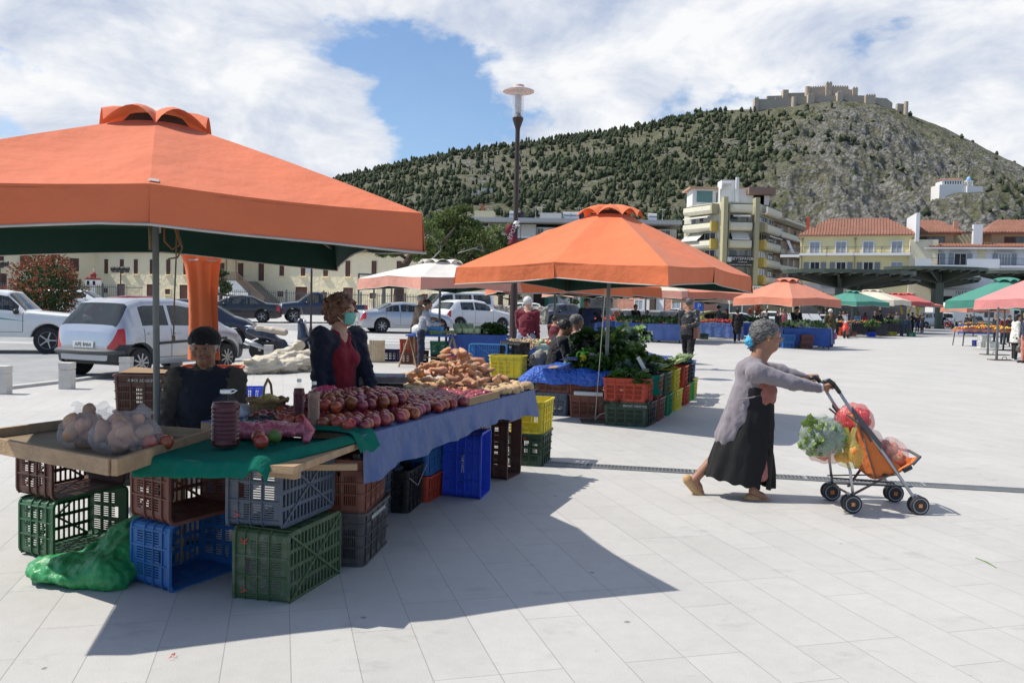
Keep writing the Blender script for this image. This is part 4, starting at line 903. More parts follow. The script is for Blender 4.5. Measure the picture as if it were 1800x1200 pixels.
def parasol(loc,s,rz,zc,zm,za,top,val,label,lining=DGR,hem=.17,cap=None,det=2,base=None,pole=POLE,vent=.13,lean=(0,0),pr=.026,polex=(0,0),seed=1):
    rnd=np.random.default_rng(seed)
    t=thing('market_parasol',label,'parasol',loc,rz,'square market parasols over the stalls'); h=s/2; cap=cap or top
    n=6 if det>1 else 3; m=8 if det>1 else 3
    ang=[k*math.pi/4-math.pi/4*3 for k in range(8)]
    E=[]
    for k in range(8):
        c,s_=math.cos(ang[k]),math.sin(ang[k]); f=h/max(abs(c),abs(s_)); E.append(Vector((c*f,s_*f,zc if k%2==0 else zm)))
    z1=zm+(za-zm)*.80; r1=vent*s*.85
    def edge(k,u):
        a,b=E[k%8],E[(k+1)%8]; p=a.lerp(b,u); p.z-=.012*math.sin(math.pi*u); q=.035*math.sin(math.pi*u); d=Vector((p.x,p.y,0)).normalized(); return p-d*q
    def surf(k,u,v,off=0.):   # v=0 at rim, 1 at vent ring
        p=edge(k,u); a=ang[k]+u*math.pi/4; f=1/max(abs(math.cos(a)),abs(math.sin(a))); a2=math.atan2(p.y,p.x); q=Vector((math.cos(a2)*r1,math.sin(a2)*r1,z1)); r=p.lerp(q,v); r.z+=-.03*math.sin(math.pi*v)*math.sin(math.pi*u)+.012*math.sin(math.pi*v)+off; return r
    for off,mt,nm in ((0,top,'canopy'),(-.016,lining,'lining')):
        mb=MB()
        for k in range(8): mb.grid(lambda u,v:surf(k,u,v,off),n,m)
        mb.build(nm,mt,t,35)
    # hanging hem
    hm=MB(); hi=MB(); pp=MB(); ph=rnd.random(16)*6
    def hemp(k,u,v,ins=0.):
        p=edge(k,u); d=Vector((p.x,p.y,0)).normalized(); cor=(u*1. if k%2 else 1-u); w=.012*math.sin(u*9+ph[k])+.012*math.sin(u*4+ph[k+8]); L=hem*(1+.16*cor**3+.03*math.sin(u*5+ph[k]))
        ins2=-.10*hem*v*(1-cor**4)+.03*v*cor**3; q=p+d*(w*v+ins2-ins); q.z=p.z-L*v; return q
    for k in range(8):
        hm.grid(lambda u,v:hemp(k,u,1-v),8 if det>1 else 4,3); hi.grid(lambda u,v:hemp(k,u,1-v,.012),8 if det>1 else 4,2)
    pts=[hemp(k,u/6,1.) for k in range(8) for u in range(6)]; pp.tube(pts+[pts[0]],.007 if det>1 else .012,5,cap=False)
    hmo=hm.build('hem',val,t,True); hi.build('hem_lining',lining,t,True); pp.build('piping',PIPING,hmo,True)
    # raised vent cap with scalloped edge
    rc=r1*1.42; zt=za; mb=MB()
    def capf(k,u,v):
        a=ang[k]+u*math.pi/4; sc=math.sin(math.pi*u)**.8; f=1/max(abs(math.cos(a)),abs(math.sin(a))) ; f=1+(f-1)*.55
        r=rc*(f-.04*sc)*(1-v); z=z1-.03+.10*sc*(1-v)**1.5+(zt-z1)*(math.sin(v*math.pi/2)**.8)*.98; return Vector((r*math.cos(a),r*math.sin(a),z))
    for k in range(8): mb.grid(lambda u,v:capf(k,u,v),8 if det>1 else 4,5)
    co=mb.build('vent_cap',cap,t,40); mb=MB(); mb.lathe([(r1*.96,z1-.01),(r1*.7,z1+.06)],16,cap=False).build('vent_mesh',mat('vent_dark',(.05,.055,.05),.8),t)
    # frame
    px,py=polex; zb=zm+.25
    MB().tube([(px,py,0.02),(px+lean[0]*.5,py+lean[1]*.5,1.2),(px+lean[0],py+lean[1],za-.08)],pr,10).build('pole',pole,t,40)
    mb=MB()
    for k in range(8):
        e=E[k]*.97; e=Vector((e.x,e.y,E[k].z-.035)); c=Vector((0,0,z1+.02)); mb.bar(c,e,.018,.03); mid=c.lerp(e,.5); mb.bar((0,0,zm-.0),mid-Vector((0,0,.02)),.014,.022)
    mb.build('ribs',mat('rib_grey',(.3,.29,.26),.6,.3),t); MB().lathe([(.055,zm-.06),(.055,zm+.06)],12).build('runner',pole,t)
    if base!='none':
        b=MB().box((px,py,.012),(.62,.62,.02)).lathe([(.04,.02),(.04,.35)],10,o=(px,py,0)); b.build('base_plate',mat('rusty_plate',(.10,.075,.06),.8,.3,var=.3),t)
    return t,surf,E
U1c=Vector((-2.25,5.38,0))
u1,_s1,_e1=parasol(U1c,2.70,R(21.5),1.99,2.05,2.69,ORA,ORA,'large weathered orange parasol over the apple and potato stall in the foreground',hem=.19,vent=.10,lean=(-.03,.0),polex=(.02,-.0),pr=.021,seed=3)
# patch and worn reinforcement at the front rib, rolled side curtain and ropes
MB().add([_s1(1,0.03,.02,.006),_s1(1,-.01+.0,.02,.006),_s1(1,0,.05,.006),_s1(1,.03,.05,.006)],[(0,1,2,3)]).build('patch',PIPING,u1)
u1c=thing('side_curtain','gathered orange canvas curtain hanging by the grey pole of the nearest parasol','curtain',G(352,640,0)); u1c.location=Q(352,560,6.9); u1c.location.z=0
def curtain():
    o=Q(352,560,6.9); zt=Q(352,438,6.9).z; zb=Q(352,632,6.9).z; mb=MB(); wt=(386-322)/1500*6.9/2
    def f(u,v):
        a=u*2*math.pi; z=zb+(zt-zb)*v; w=wt*(.82+.22*v**6-.10*math.sin(v*3.1)); 
        r=1+.16*math.sin(a*5+v*1.5)+.08*math.sin(a*9+2)
        if v>.9: r*=1+.2*(v-.9)*10*math.sin(a*3)**2
        return Vector((w*r*math.cos(a)+.03*(1-v),w*.55*r*math.sin(a),z))
    mb.grid(f,48,14); mb.build('cloth',ORB,u1c,True); MB().tube([(math.cos(a)*wt*.93,math.sin(a)*wt*.5,zt-.09) for a in [k*math.pi/8 for k in range(17)]],.008,5,cap=False).build('cord',PIPING,u1c)
curtain()
def ropes():
    rp=mat('old_rope',(.22,.17,.10),.9,var=.3,vs=60); o=U1c; 
    p=Q(302,400,5.45); t=thing('hanging_rope','loops of old brown rope hanging beside the grey parasol pole','rope',(p.x,p.y,0))
    z=lambda y:Q(302,y,5.45).z
    MB().tube([(0.0,0,z(385)),(.03,0,z(410)),(.05,.01,z(430)),(.0,.01,z(438)),(-.045,0,z(425)),(-.05,0,z(395))],.006,6).build('loop',mat('orange_rope',(.35,.13,.05),.9),t,True)
    MB().tube([(0.01,0.02,z(385)),(.045,.02,z(420)),(.06,.02,z(436)),(.03,.02,z(452)),(-.03,.02,z(455))],.006,6).build('loop',rp,t,True)
    MB().tube([(0.03,0.,z(395)),(.025,.01,z(450)),(.02,.0,z(520)),(.015,0,z(590))],.005,6).lathe([(.012,z(600)),(.012,z(590))],6,o=(.015,0,0)).build('strand',rp,t,True)
    MB().tube([(-.14,0,z(395)),(-.138,.01,z(440))],.011,6).build('strand',rp,t,True)
ropes()
u2,_s2,_e2=parasol(Vector((1.316,11.78,0)),3.0,R(-33.3),2.0,2.06,2.95,ORB,ORB,'large bright orange parasol over the leafy greens stall in the middle',hem=.2,vent=.11,base='none',polex=(0,0),seed=5)
cap2=_e2
def pz(px,py,Y): return Q(px,py,Y).z
def far_parasol(px,Y,yap,yrim,s,rz,top,val,label,lining=DGR,base=None,det=1,**k):
    p=at(px,Y); zr=pz(px,yrim,Y)-p.z; za=pz(px,yap,Y)-p.z; return parasol(p,s,rz,zr-.03,zr+.03,za,top,val,label,lining=lining,det=det,pr=.03,**k)
far_parasol(773,21.5,455,490,3.0,R(38),WHC,SAL,'white parasol with salmon pink hem over the cabbage stall at the left',hem=.25,det=2,cap=WHC)
far_parasol(975,23,400,500,3.2,R(12),ORB,ORB,'orange parasol peeping out behind the left slope of the middle one',hem=.25)
far_parasol(1060,24.5,440,503,2.4,R(20),ORB,ORB,'orange parasol tucked under the middle one, left of its pole',hem=.25)
far_parasol(1135,40,478,511,3.9,R(-20),CRM,SAL,'pale pink parasol behind the greens stall',hem=.3)
far_parasol(1030,47,490,512,3.6,R(25),WHC,SAL,'small white and pink parasol far behind the greens stall pole',hem=.3)
far_parasol(1208,42,493,514,4.0,R(30),ORC,ORC,'orange parasol beside the pale pink one, above the leather jacketed man',hem=.32)
far_parasol(1236,50,494,516,4.6,R(40),ORC,ORC,'faded orange parasol behind the leather jacketed man, farther back',hem=.3)
far_parasol(1268,58,499,518,4.2,R(35),WHC,WHC,'white parasol on the left of the near right orange one',hem=.2)
far_parasol(1262,50,515,523,3.8,R(45),CRM,CRM,'low flat cream parasol behind the woman in the black coat',hem=.3)
far_parasol(1382,36.5,487,524,3.1,R(33),ORC,ORC,'orange parasol over the blue clothed stall behind the walking woman',hem=.3,det=2)
far_parasol(1370,60,520,528,4,R(10),ORC,ORC,'low orange parasol far behind the blue clothed stall',hem=.25)
far_parasol(1497,56,510,530,3.2,R(30),GRN,GRN,'smaller green parasol left of the cream one',hem=.25)
far_parasol(1532,62,508,527,4.2,R(50),CRM,CRM,'cream parasol between the green and the red ones',hem=.35)
far_parasol(1574,70,514,530,3.8,R(35),RED,RED,'red parasol just right of the cream one',hem=.3)
far_parasol(1592,73,514,531,3.8,R(55),RED,RED,'second red parasol, rightmost of the two near the square column',hem=.3)
far_parasol(1612,84,529,535,3.2,R(15),ORC,ORC,'tiny orange parasol under the edge of the red ones',hem=.2)
far_parasol(1766,39,486,529,3.5,R(28),GRN,GRN,'big green parasol at the right beneath the steel canopy',hem=.35,det=2)
far_parasol(1712,66,534,541,3.4,R(5),ORC,ORC,'narrow orange parasol edge below the big green one',hem=.3)
far_parasol(1848,31,470,528,3.5,R(20),PNK,PNK,'pink and orange parasol cut by the right edge of the picture',hem=.32,det=2,cap=ORC)
for px,Y,yt in ((1755,29.9,540),(1739,34,541)):
    p=at(px,Y); t=thing('steel_post','slim grey steel post holding the pink parasol' if px>1750 else 'slim grey steel post just left behind the nearer one','post',p); z=pz(px,yt,Y); MB().cyl((0,0,0),(-.02,0,z),.045,.04,8).build('shaft',POLE,t); MB().box((.28,0,.015),(1.0,.45,.03)).tube([(.2,0,.03),(.22,0,.12),(.34,0,.12),(.36,0,.03)],.012,5).build('foot_plate',MATS['rusty_plate'],t)
# ================================================================ CRATES
def crate_mesh(name,L=.5,W=.34,H=.31,pitch=.0165,nx=4,ny=3,solid_low=False,cut=True,slot=True,taper=.94,hs=0,vslot=True):
    r=.035; V=[];F=[]; th=.0045
    # perimeter path
    path=[]; secs=[(L/2-r,0,'x'),]
    def seg(p0,p1,kind,npan):
        L_=math.hypot(p1[0]-p0[0],p1[1]-p0[1]); out=[]; pw=L_/npan
        for q in range(npan):
            k=max(2,int(pw/pitch)); e=.12*pw
            us=[0,e]+[e+(pw-2*e)*(i+f)/k for i in range(k) for f in ((.28,.99) if True else ())]
            us=sorted(set([0,e]+[e+(pw-2*e)*(i+f)/k for i in range(k) for f in (.0,.5)]+[pw-e,pw])) ; 
            for i in range(len(us)-1): out.append((q*pw+us[i],q*pw+us[i+1],kind,(i%2==1) and 0<i<len(us)-2,q))
        return p0,p1,L_,out
    cols=[]
    cs=[((-L/2+r,-W/2),(L/2-r,-W/2),'long',nx),((L/2,-W/2+r),(L/2,W/2-r),'end',ny),((L/2-r,W/2),(-L/2+r,W/2),'long',nx),((-L/2,W/2-r),(-L/2,-W/2+r),'end',ny)]
    cen=[(L/2-r,-W/2+r,-90),(L/2-r,W/2-r,0),(-L/2+r,W/2-r,90),(-L/2+r,-W/2+r,180)]
    P=[];cells=[]
    for i,(p0,p1,kind,npn) in enumerate(cs):
        a,b,L_,out=seg(p0,p1,kind,npn)
        for (s0,s1,kd,sl,q) in out:
            P.append((a[0]+(b[0]-a[0])*s0/L_,a[1]+(b[1]-a[1])*s0/L_)); cells.append((kd,sl,s0/L_,q))
        cx,cy,a0=cen[i]
        for k in range(3): an=R(a0+30*k); P.append((cx+r*math.cos(an),cy+r*math.sin(an))); cells.append(('corner',False,0,0))
    nP=len(P); zs=[0,.045,.10,.115,.165,.18,.215,.245,.28,H] if H>.28 else [0,.04,H*.45,H*.5,H*.85,H]
    if H>.28: rows=[0,1,0,1,0,1,'h',0,0]
    else: rows=[0,1,0,1,0]
    def pt(i,z,o):
        x,y=P[i%nP]; f=taper+(1-taper)*z/H; d=math.hypot(x,y); nx_,ny_=x/(L/2),y/(W/2); 
        ox=-o*(1 if abs(nx_)>abs(ny_)*.999 and abs(abs(x)-L/2)<.02 else 0)*(1 if x>0 else -1); oy=-o*(1 if abs(abs(y)-W/2)<.02 else 0)*(1 if y>0 else -1); return (x*f+ox,y*f+oy,z)
    nz=len(zs)
    for j in range(nz):
        for i in range(nP): V.append(pt(i,zs[j],0))
    for j in range(nz):
        for i in range(nP): V.append(pt(i,zs[j],th))
    off=nz*nP; fill=np.ones((nz-1,nP),bool)
    for j in range(nz-1):
        for i in range(nP):
            kd,sl,s,q=cells[i]
            if slot and rows[j]==1 and sl: fill[j,i]=False
            if kd=='end' and (rows[j]=='h' or (H<=.28 and j==nz-3)) and .36<s<.62: fill[j,i]=False
            if cut and kd=='end' and j>=nz-2 and .25<s<.75 and H>.28 and j==nz-2 and False: fill[j,i]=False
    for j in range(nz-1):
        for i in range(nP):
            if not fill[j,i]: continue
            a=j*nP+i;b=j*nP+(i+1)%nP;c=b+nP;d=a+nP; F.append((a,b,c,d)); F.append((a+off,d+off,c+off,b+off))
            if j==nz-2 or not fill[j+1,i]: F.append((d,c,c+off,d+off))
            if j==0 or not fill[j-1,i]: F.append((b,a,a+off,b+off))
            if not fill[j,(i+1)%nP]: F.append((b,b+off,c+off,c))
            if not fill[j,i-1]: F.append((a,d,d+off,a+off))
    mb=MB(); mb.add(V,F)
    # fins, bands, rim
    def ring(z,h,out):
        A=[]; f=taper+(1-taper)*z/H
        idx=[i for i in range(nP) if cells[i][0]=='corner' or cells[i][2]==0]
        q=[(P[i][0]*f,P[i][1]*f) for i in idx]; n=len(q); v=[]
        for (x,y) in q:
            ax=1 if x>0 else -1; ay=1 if y>0 else -1; gx=out*min(1,max(0,(abs(x)/f-(L/2-r))/r)); gy=out*min(1,max(0,(abs(y)/f-(W/2-r))/r)); v.append((x,y,ax*gx,ay*gy))
        V2=[(x-.001*(gx>0)+.0,y,z-h/2) for x,y,gx,gy in v]+[(x+gx,y+gy,z-h/2) for x,y,gx,gy in v]+[(x+gx,y+gy,z+h/2) for x,y,gx,gy in v]+[(x,y,z+h/2) for x,y,gx,gy in v]
        mb.add(V2,[(a*n+i,a*n+(i+1)%n,((a+1)%4)*n+(i+1)%n,((a+1)%4)*n+i) for a in range(4) for i in range(n)])
    for z,h,o in ((.006,.012,.008),(zs[3]-.004,.005,.009),(zs[5]-.004,.005,.009),(zs[-3],.006,.009),(H-.008,.016,.013)) if H>.28 else ((.006,.012,.008),(H*.47,.006,.009),(H-.008,.016,.012)): ring(z,h,o)
    for i in range(nP):
        kd,sl,s,q=cells[i]
        if kd!='corner' and (i==0 or cells[i-1][3]!=q or cells[i-1][0]=='corner'):
            x,y=P[i]; 
            d=(0,-1 if y<0 else 1) if kd=='long' else (-1 if x<0 else 1,0)
            mb.bar((x*taper+d[0]*.004,y*taper+d[1]*.004,.0),(x+d[0]*.004,y+d[1]*.004,H-.01),.005 if kd=='long' else .009,.009 if kd=='long' else .005)
    # floor lattice
    l,w=L*taper-.012,W*taper-.012
    k=int(l/.034)
    for q in range(k+1): mb.box((-l/2+l*q/k,0,.006),(.012,w,.006))
    for q in range(5): mb.box((0,-w/2+w*q/4,.0055),(l,.02,.007))
    for s in (-1,1): mb.bar((-l/2,-w/2*s,.002),(l/2,w/2*s,.002),.012,.012)
    return mb.mesh(name,mat('crate_default',(.2,.2,.2),.45))
CR=crate_mesh('plastic_crate'); CRW=crate_mesh('plastic_crate',.56,.37,.31); CRL=crate_mesh('plastic_crate',.5,.34,.2,pitch=.03); CRF=crate_mesh('plastic_crate',.52,.36,.30,pitch=.045,nx=3,ny=2)
def plast(k,c,**q): return mat(k,c,.5,var=.12,vs=5,dirt=q.get('dirt',.3),spec=.4)
PC={'brown':plast('brown_plastic',(.095,.04,.03)),'maroon':plast('maroon_plastic',(.16,.055,.04)),'green':plast('green_plastic',(.035,.11,.05),dirt=.4),'blue':plast('blue_plastic',(.025,.13,.36)),'navy':plast('navy_plastic',(.02,.03,.12)),'slate':plast('slate_plastic',(.075,.10,.14),dirt=.45),'olive':plast('olive_plastic',(.055,.10,.045),dirt=.7),'grey':plast('grey_plastic',(.075,.07,.07),dirt=.45),'rust':plast('rust_plastic',(.20,.065,.04)),'black':plast('black_plastic',(.012,.012,.013)),'red':plast('red_plastic',(.42,.05,.02)),'yellow':plast('yellow_plastic',(.62,.50,.03)),'cobalt':plast('cobalt_plastic',(.02,.07,.55),dirt=.1),'white':plast('white_plastic',(.65,.65,.62)),'lightblue':plast('light_blue_plastic',(.08,.30,.62),dirt=.1),'emerald':plast('emerald_plastic',(.015,.20,.09)),'dgreen':plast('dark_green_plastic',(.02,.05,.028)),'orange':plast('orange_plastic',(.6,.12,.04)),'bgreen':plast('bright_green_plastic',(.05,.33,.05)),'pred':plast('pinkish_red_plastic',(.5,.03,.05))}
MK=mat('red_print',(.5,.05,.03),.6); WP=mat('white_print',(.65,.65,.62),.6)
def crate(col,loc,rz=0.,label='',pose='up',me=CR,group='plastic crates of the market stalls',marks=None,sc=1.,tilt=0.):
    """pose up: base on ground. pose side: lies on its long side, open mouth towards local +y ; pose end: stands on its short end, mouth towards +y"""
    o=bpy.data.objects.new('crate',me); COL.objects.link(o); H={'CR':.31}.get(me,.31)
    Mz=Matrix.Rotation(rz,4,'Z')
    if pose=='up': M=Matrix.Identity(4)
    elif pose=='down': M=Matrix.Translation((0,0,.31))@Matrix.Rotation(math.pi,4,'X')
    elif pose=='side': M=Matrix.Translation((0,-.155,.173))@Matrix.Rotation(-math.pi/2,4,'X')
    elif pose=='end': M=Matrix.Translation((0,-.155,.252))@Matrix.Rotation(-math.pi/2,4,'X')@Matrix.Rotation(math.pi/2,4,'Z')
    M=Matrix.Rotation(tilt,4,'X')@M
    o.matrix_world=Matrix.Translation(loc)@Mz@M@Matrix.Scale(sc,4)
    if isinstance(col,str): col=PC[col]
    o.material_slots[0].link='OBJECT'; o.material_slots[0].material=col
    tag(o,label,'crate',group)
    if marks:
        for s_,x,y,z,rot,sz,mm in marks: text(s_,sz,mm,'mark',o,(x,y,z),rot,.0015)
    return o
# ================================================================ PRODUCE
def apple_mesh(seed,r=.038):
    g=np.random.default_rng(seed); prof=[]; n=9
    for j in range(n+1):
        t=math.pi*j/n; rr=r*math.sin(t)**.85*(1+.06*math.cos(t)); z=-r*.92*math.cos(t)
        if j==n: z-=.010
        if j==n-1: z+=.001
        if j==0: z+=.006
        prof.append((max(rr,.0008),z))
    mb=MB().lathe(prof,14,cap=True); ph=g.random(3)*6
    mb.v=[(x*(1+.04*math.sin(math.atan2(y,x)*5+ph[0])*abs(z/r)),y*(1+.04*math.sin(math.atan2(y,x)*5+ph[0])*abs(z/r)),z*(1+.05*math.sin(math.atan2(y,x)+ph[1]))) for x,y,z in mb.v]
    mb.tube([(0,0,r*.78),(.002,.001,r*1.1)],.0012,5); return mb.mesh('apple',None,True)
APM=mat('apple_skin',(.22,.010,.018),.3,col2=(.42,.11,.035),vs=20,stretch=(1,1,.25),rnd=.35,coat=.15,spec=.5); APD=mat('dark_apple_skin',(.16,.012,.035),.3,col2=(.34,.06,.06),vs=22,stretch=(1,1,.3),rnd=.35,coat=.15)
def tuber_mesh(seed,L=.13,r=.032,bend=.02,spud=False):
    g=np.random.default_rng(seed); P=[];Rr=[];n=9; ph=g.random(4)*6
    for k in range(n+1):
        t=k/n; P.append(((t-.5)*L,bend*math.sin(math.pi*t)+.006*math.sin(t*7+ph[0]),.006*math.sin(t*6+ph[1]))); Rr.append(max(.002,r*(math.sin(math.pi*min(1,max(0,t*.96+.02)))**(.45 if spud else .7))*(1+.14*math.sin(t*9+ph[2]))*(1 if spud else (1-.35*t))))
    mb=MB().tube(P,Rr,11); mb.v=[(x+.004*(g.random()-.5),y+.004*(g.random()-.5),z+.004*(g.random()-.5)) for x,y,z in mb.v]; return mb.mesh('tuber',None,True)
SPM=mat('sweet_potato_skin',(.42,.20,.10),.75,col2=(.55,.30,.17),vs=14,rnd=.18,dirt=.25,bump=.3,bs=60); POM=mat('potato_skin',(.52,.38,.21),.8,col2=(.42,.28,.14),vs=12,rnd=.15,dirt=.3,bump=.3,bs=60)
AP=[apple_mesh(i) for i in range(3)]; SP=[tuber_mesh(i,L=.12+.015*i,r=.028+.003*(i%3),bend=.012*(i%3)) for i in range(5)]; PO=[tuber_mesh(20+i,L=.115,r=.034,bend=.006,spud=True) for i in range(3)]
def greens(name,seed,kind='lettuce'):
    g=random.Random(seed); mb=MB()
    if kind in('lettuce','dark','chard'):
        nl={'lettuce':46,'dark':60,'chard':34}[kind]
        for k in range(nl):
            a=g.uniform(0,6.283); el=g.uniform(.15,1.35); L=g.uniform(.10,.2); w=L*g.uniform(.22,.42); d=Vector((math.cos(a)*math.cos(el),math.sin(a)*math.cos(el),math.sin(el))); side=Vector((-math.sin(a),math.cos(a),0)); up=side.cross(d)*-1; cu=g.uniform(.2,.9)
            base=Vector((g.uniform(-.03,.03),g.uniform(-.03,.03),0)); n=5; V=[]
            for j in range(n+1):
                t=j/n; c=base+d*L*t-up*0+Vector((0,0,-cu*.07*t*t)); ww=w*math.sin(math.pi*min(1,.12+.8*t))**.7
                for i in range(4):
                    s_=(i-1.5)/1.5; ru=.018*math.sin(j*2.4+i*1.7+k)*abs(s_)*(1.5 if kind!='chard' else .6); V.append(c+side*ww*s_+up*(-.02*s_*s_+ru))
            mb.add(V,[(j*4+i,j*4+i+1,(j+1)*4+i+1,(j+1)*4+i) for j in range(n) for i in range(3)])
    elif kind=='leek':
        for k in range(12):
            y=g.uniform(-.09,.09); z=g.uniform(.01,.07); mb.tube([(-.3,y,z),(0,y*.9,z),(.16,y*1.3,z+.01)],[.010,.012,.013],6)
            for q in range(4):
                y2=y*1.4+g.uniform(-.05,.05); z2=g.uniform(-.01,.09); V=[Vector((.12,y,z)),Vector((.22,(y+y2)/2,z+.02)),Vector((.42,y2,z2))]; mb.add([V[0]+Vector((0,.008,0)),V[0]-Vector((0,.008,0)),V[1]-Vector((0,.014,0)),V[1]+Vector((0,.014,0)),V[2]],[(0,1,2,3),(3,2,4)])
    elif kind=='cabbage':
        mb.ell((0,0,.07),(.085,.085,.072),14,9)
        for k in range(7):
            a=k*.9+g.uniform(0,.4); c=Vector((math.cos(a),math.sin(a),0)); s_=Vector((-math.sin(a),math.cos(a),0)); V=[]
            for j in range(5):
                t=j/4; e=-.9+1.9*t
                for i in range(5): q=(i-2)/2; p=(c*math.cos(e)+s_*q*.65).normalized()*.089*math.cos(e*.5)+Vector((0,0,.07+.078*math.sin(e))); p+=c*(.012*(t**2)+.005*math.sin(j*3+i*2+k)); V.append(p)
            mb.add(V,[(j*5+i,j*5+i+1,(j+1)*5+i+1,(j+1)*5+i) for j in range(4) for i in range(4)])
    return mb.mesh(name,None,True)
LG=mat('leaf_mid_green',(.11,.22,.04),.55,col2=(.06,.14,.025),vs=14,rnd=.2,translucent=.2); LD=mat('leaf_dark_green',(.035,.09,.02),.5,col2=(.06,.13,.03),vs=14,rnd=.2,translucent=.15); LY=mat('leaf_yellow_green',(.22,.32,.07),.55,col2=(.12,.22,.04),vs=12,rnd=.15,translucent=.25); LB=mat('leaf_blue_green',(.05,.09,.06),.6,col2=(.08,.13,.09),vs=12,rnd=.15,translucent=.15); LK=mat('leek_stalk',(.45,.48,.24),.6,col2=(.16,.28,.07),vs=5,rnd=.1); CBM=mat('cabbage_leaf',(.34,.44,.20),.5,col2=(.45,.52,.30),vs=9,rnd=.12)
GM={k:[greens(n,s,k) for s in range(2)] for k,n in (('lettuce','lettuce'),('dark','spinach'),('chard','chard'),('leek','leeks'),('cabbage','cabbage'))}
def veg(kind,m,loc,label,rz=None,sc=1.,tilt=(0,0),group='bunches of leafy greens',cat='greens'):
    o=inst(GM[kind][random.randrange(2)],{'lettuce':'lettuce','dark':'spinach_bunch','chard':'chard_bunch','leek':'leek_bunch','cabbage':'cabbage'}[kind],label,cat,loc,(tilt[0],tilt[1],random.uniform(0,6.28) if rz is None else rz),group,sc)
    if not o.data.materials: o.data.materials.append(m)
    o.material_slots[0].link='OBJECT'; o.material_slots[0].material=m; return o
def prod(me,name,m,loc,label,group,cat,rot=None,sc=1.):
    if not me.materials: me.materials.append(m)
    o=inst(me,name,label,cat,loc,rot or (random.uniform(-.7,.7),random.uniform(-.7,.7),random.uniform(0,6.28)),group,sc)
    o.material_slots[0].link='OBJECT'; o.material_slots[0].material=m; return o
# ================================================================ STALL 1 (foreground)
TW=mat('stall_wood',(.36,.235,.13),.7,var=.25,vs=4,stretch=(.3,3,3),bump=.3,bs=25,dirt=.3); TWD=mat('tray_ply',(.22,.16,.10),.75,var=.25,vs=3,dirt=.3)
CARD=mat('cardboard',(.27,.18,.10),.85,var=.1)
T0=Vector((-.82,4.72,0)); T1=Vector((.19,7.52,0)); TD=(T1-T0).normalized(); TN=Vector((-TD.y,TD.x,0)); TL=(T1-T0).length; TZ=.775; TWd=1.1
def tp(s,w,z=0.): return T0+TD*s+TN*w+Vector((0,0,TZ+z))
def table1():
    an=math.atan2(TD.y,TD.x); t=thing('stall_table','long trestle table spread with blue vinyl, heaped with apples and potatoes','table',T0,an)
    MB().box((TL/2,TWd/2,TZ-.03),(TL,TWd,.04)).build('tabletop',TW,t)
    for s in (.25,TL-.3):
        for w in (.35,TWd-.15): MB().box((s,w,(TZ-.05)/2),(.05,.05,TZ-.05)).build('leg',TW,t)
    mb=MB().box((TL/2,TWd/2,TZ-.007),(TL,TWd,.006)); mb.build('cloth_top',mat('blue_vinyl',(.055,.10,.25),.5,var=.12,vs=2,bump=.3,bs=5,dirt=.15),t)
    def hang(u,v):
        s=-.02+u*(TL+.04); L=.20+.03*math.sin(s*2.1+1)+.012*math.sin(s*11); 
        if s<.55: L+=.05*(1-s/.55)
        y=-.012-.03*v+.02*math.sin(s*3.2+.6)*v+.012*math.sin(s*14+2*v)*v+.008*math.sin(s*31)*v*v; return Vector((s,y,TZ-.004-L*v))
    mb=MB().grid(hang,120,8)
    def hang2(u,v): w=u*TWd; return Vector((TL+.015+.02*v+.012*math.sin(w*12)*v,w,TZ-.004-.19*v))
    mb.grid(hang2,40,5); mb.build('hanging_cloth',MATS['blue_vinyl'],t,True)
    MB().box((TL+.05,.02,TZ-.19),(.05,.012,.012)).build('clip',IRON,t)
table1()
def quad_board(name,label,cat,P,z,th,m,rim=None):
    c=sum(P,Vector((0,0,0)))/len(P); t=thing(name,label,cat,(c.x,c.y,0)); L=[(p.x-c.x,p.y-c.y) for p in P]
    MB().prism(L,z-th,z).build('board',m,t)
    if rim:
        for i,(a,b) in enumerate(zip(L,L[1:]+L[:1])): 
            A=Vector((*a,z+rim/2-.012));B=Vector((*b,z+rim/2-.012)); MB().bar(A.lerp(B,.0),B.lerp(A,.02),.028,rim+.03).build('side_board',TW,t)
    return t,c
TR=[G(201,812,.77),G(368,759,.77),G(117,741,.77),G(-60,764,.77)]; TR=[Vector((p.x,p.y,0)) for p in TR]
tray,trc=quad_board('wooden_tray','big shallow wooden tray holding two bags of potatoes, propped on brown and green crates','tray',TR,.735,.02,TWD,rim=.045)
MB().box((.36,.30,.36),(.045,.045,.70)).build('leg',TW,tray)
GB=[Vector((-1.80,4.08,0)),Vector((-1.0,3.93,0)),Vector((-.81,4.74,0)),Vector((-1.62,4.76,0))]
gt,gc=quad_board('low_table','low plank table under a green cloth, at the front corner of the stall','table',GB,.735,.035,TW)
MB().bar(GB[1]-gc+Vector((-.2,.16,.68)),GB[1]-gc+Vector((-.0,.08,.68)),.05,.035).build('batten',TW,gt); MB().bar(GB[1]-gc+Vector((-.3,.35,.66)),GB[1]-gc+Vector((.22,.42,.66)),.035,.03).build('batten',TW,gt)
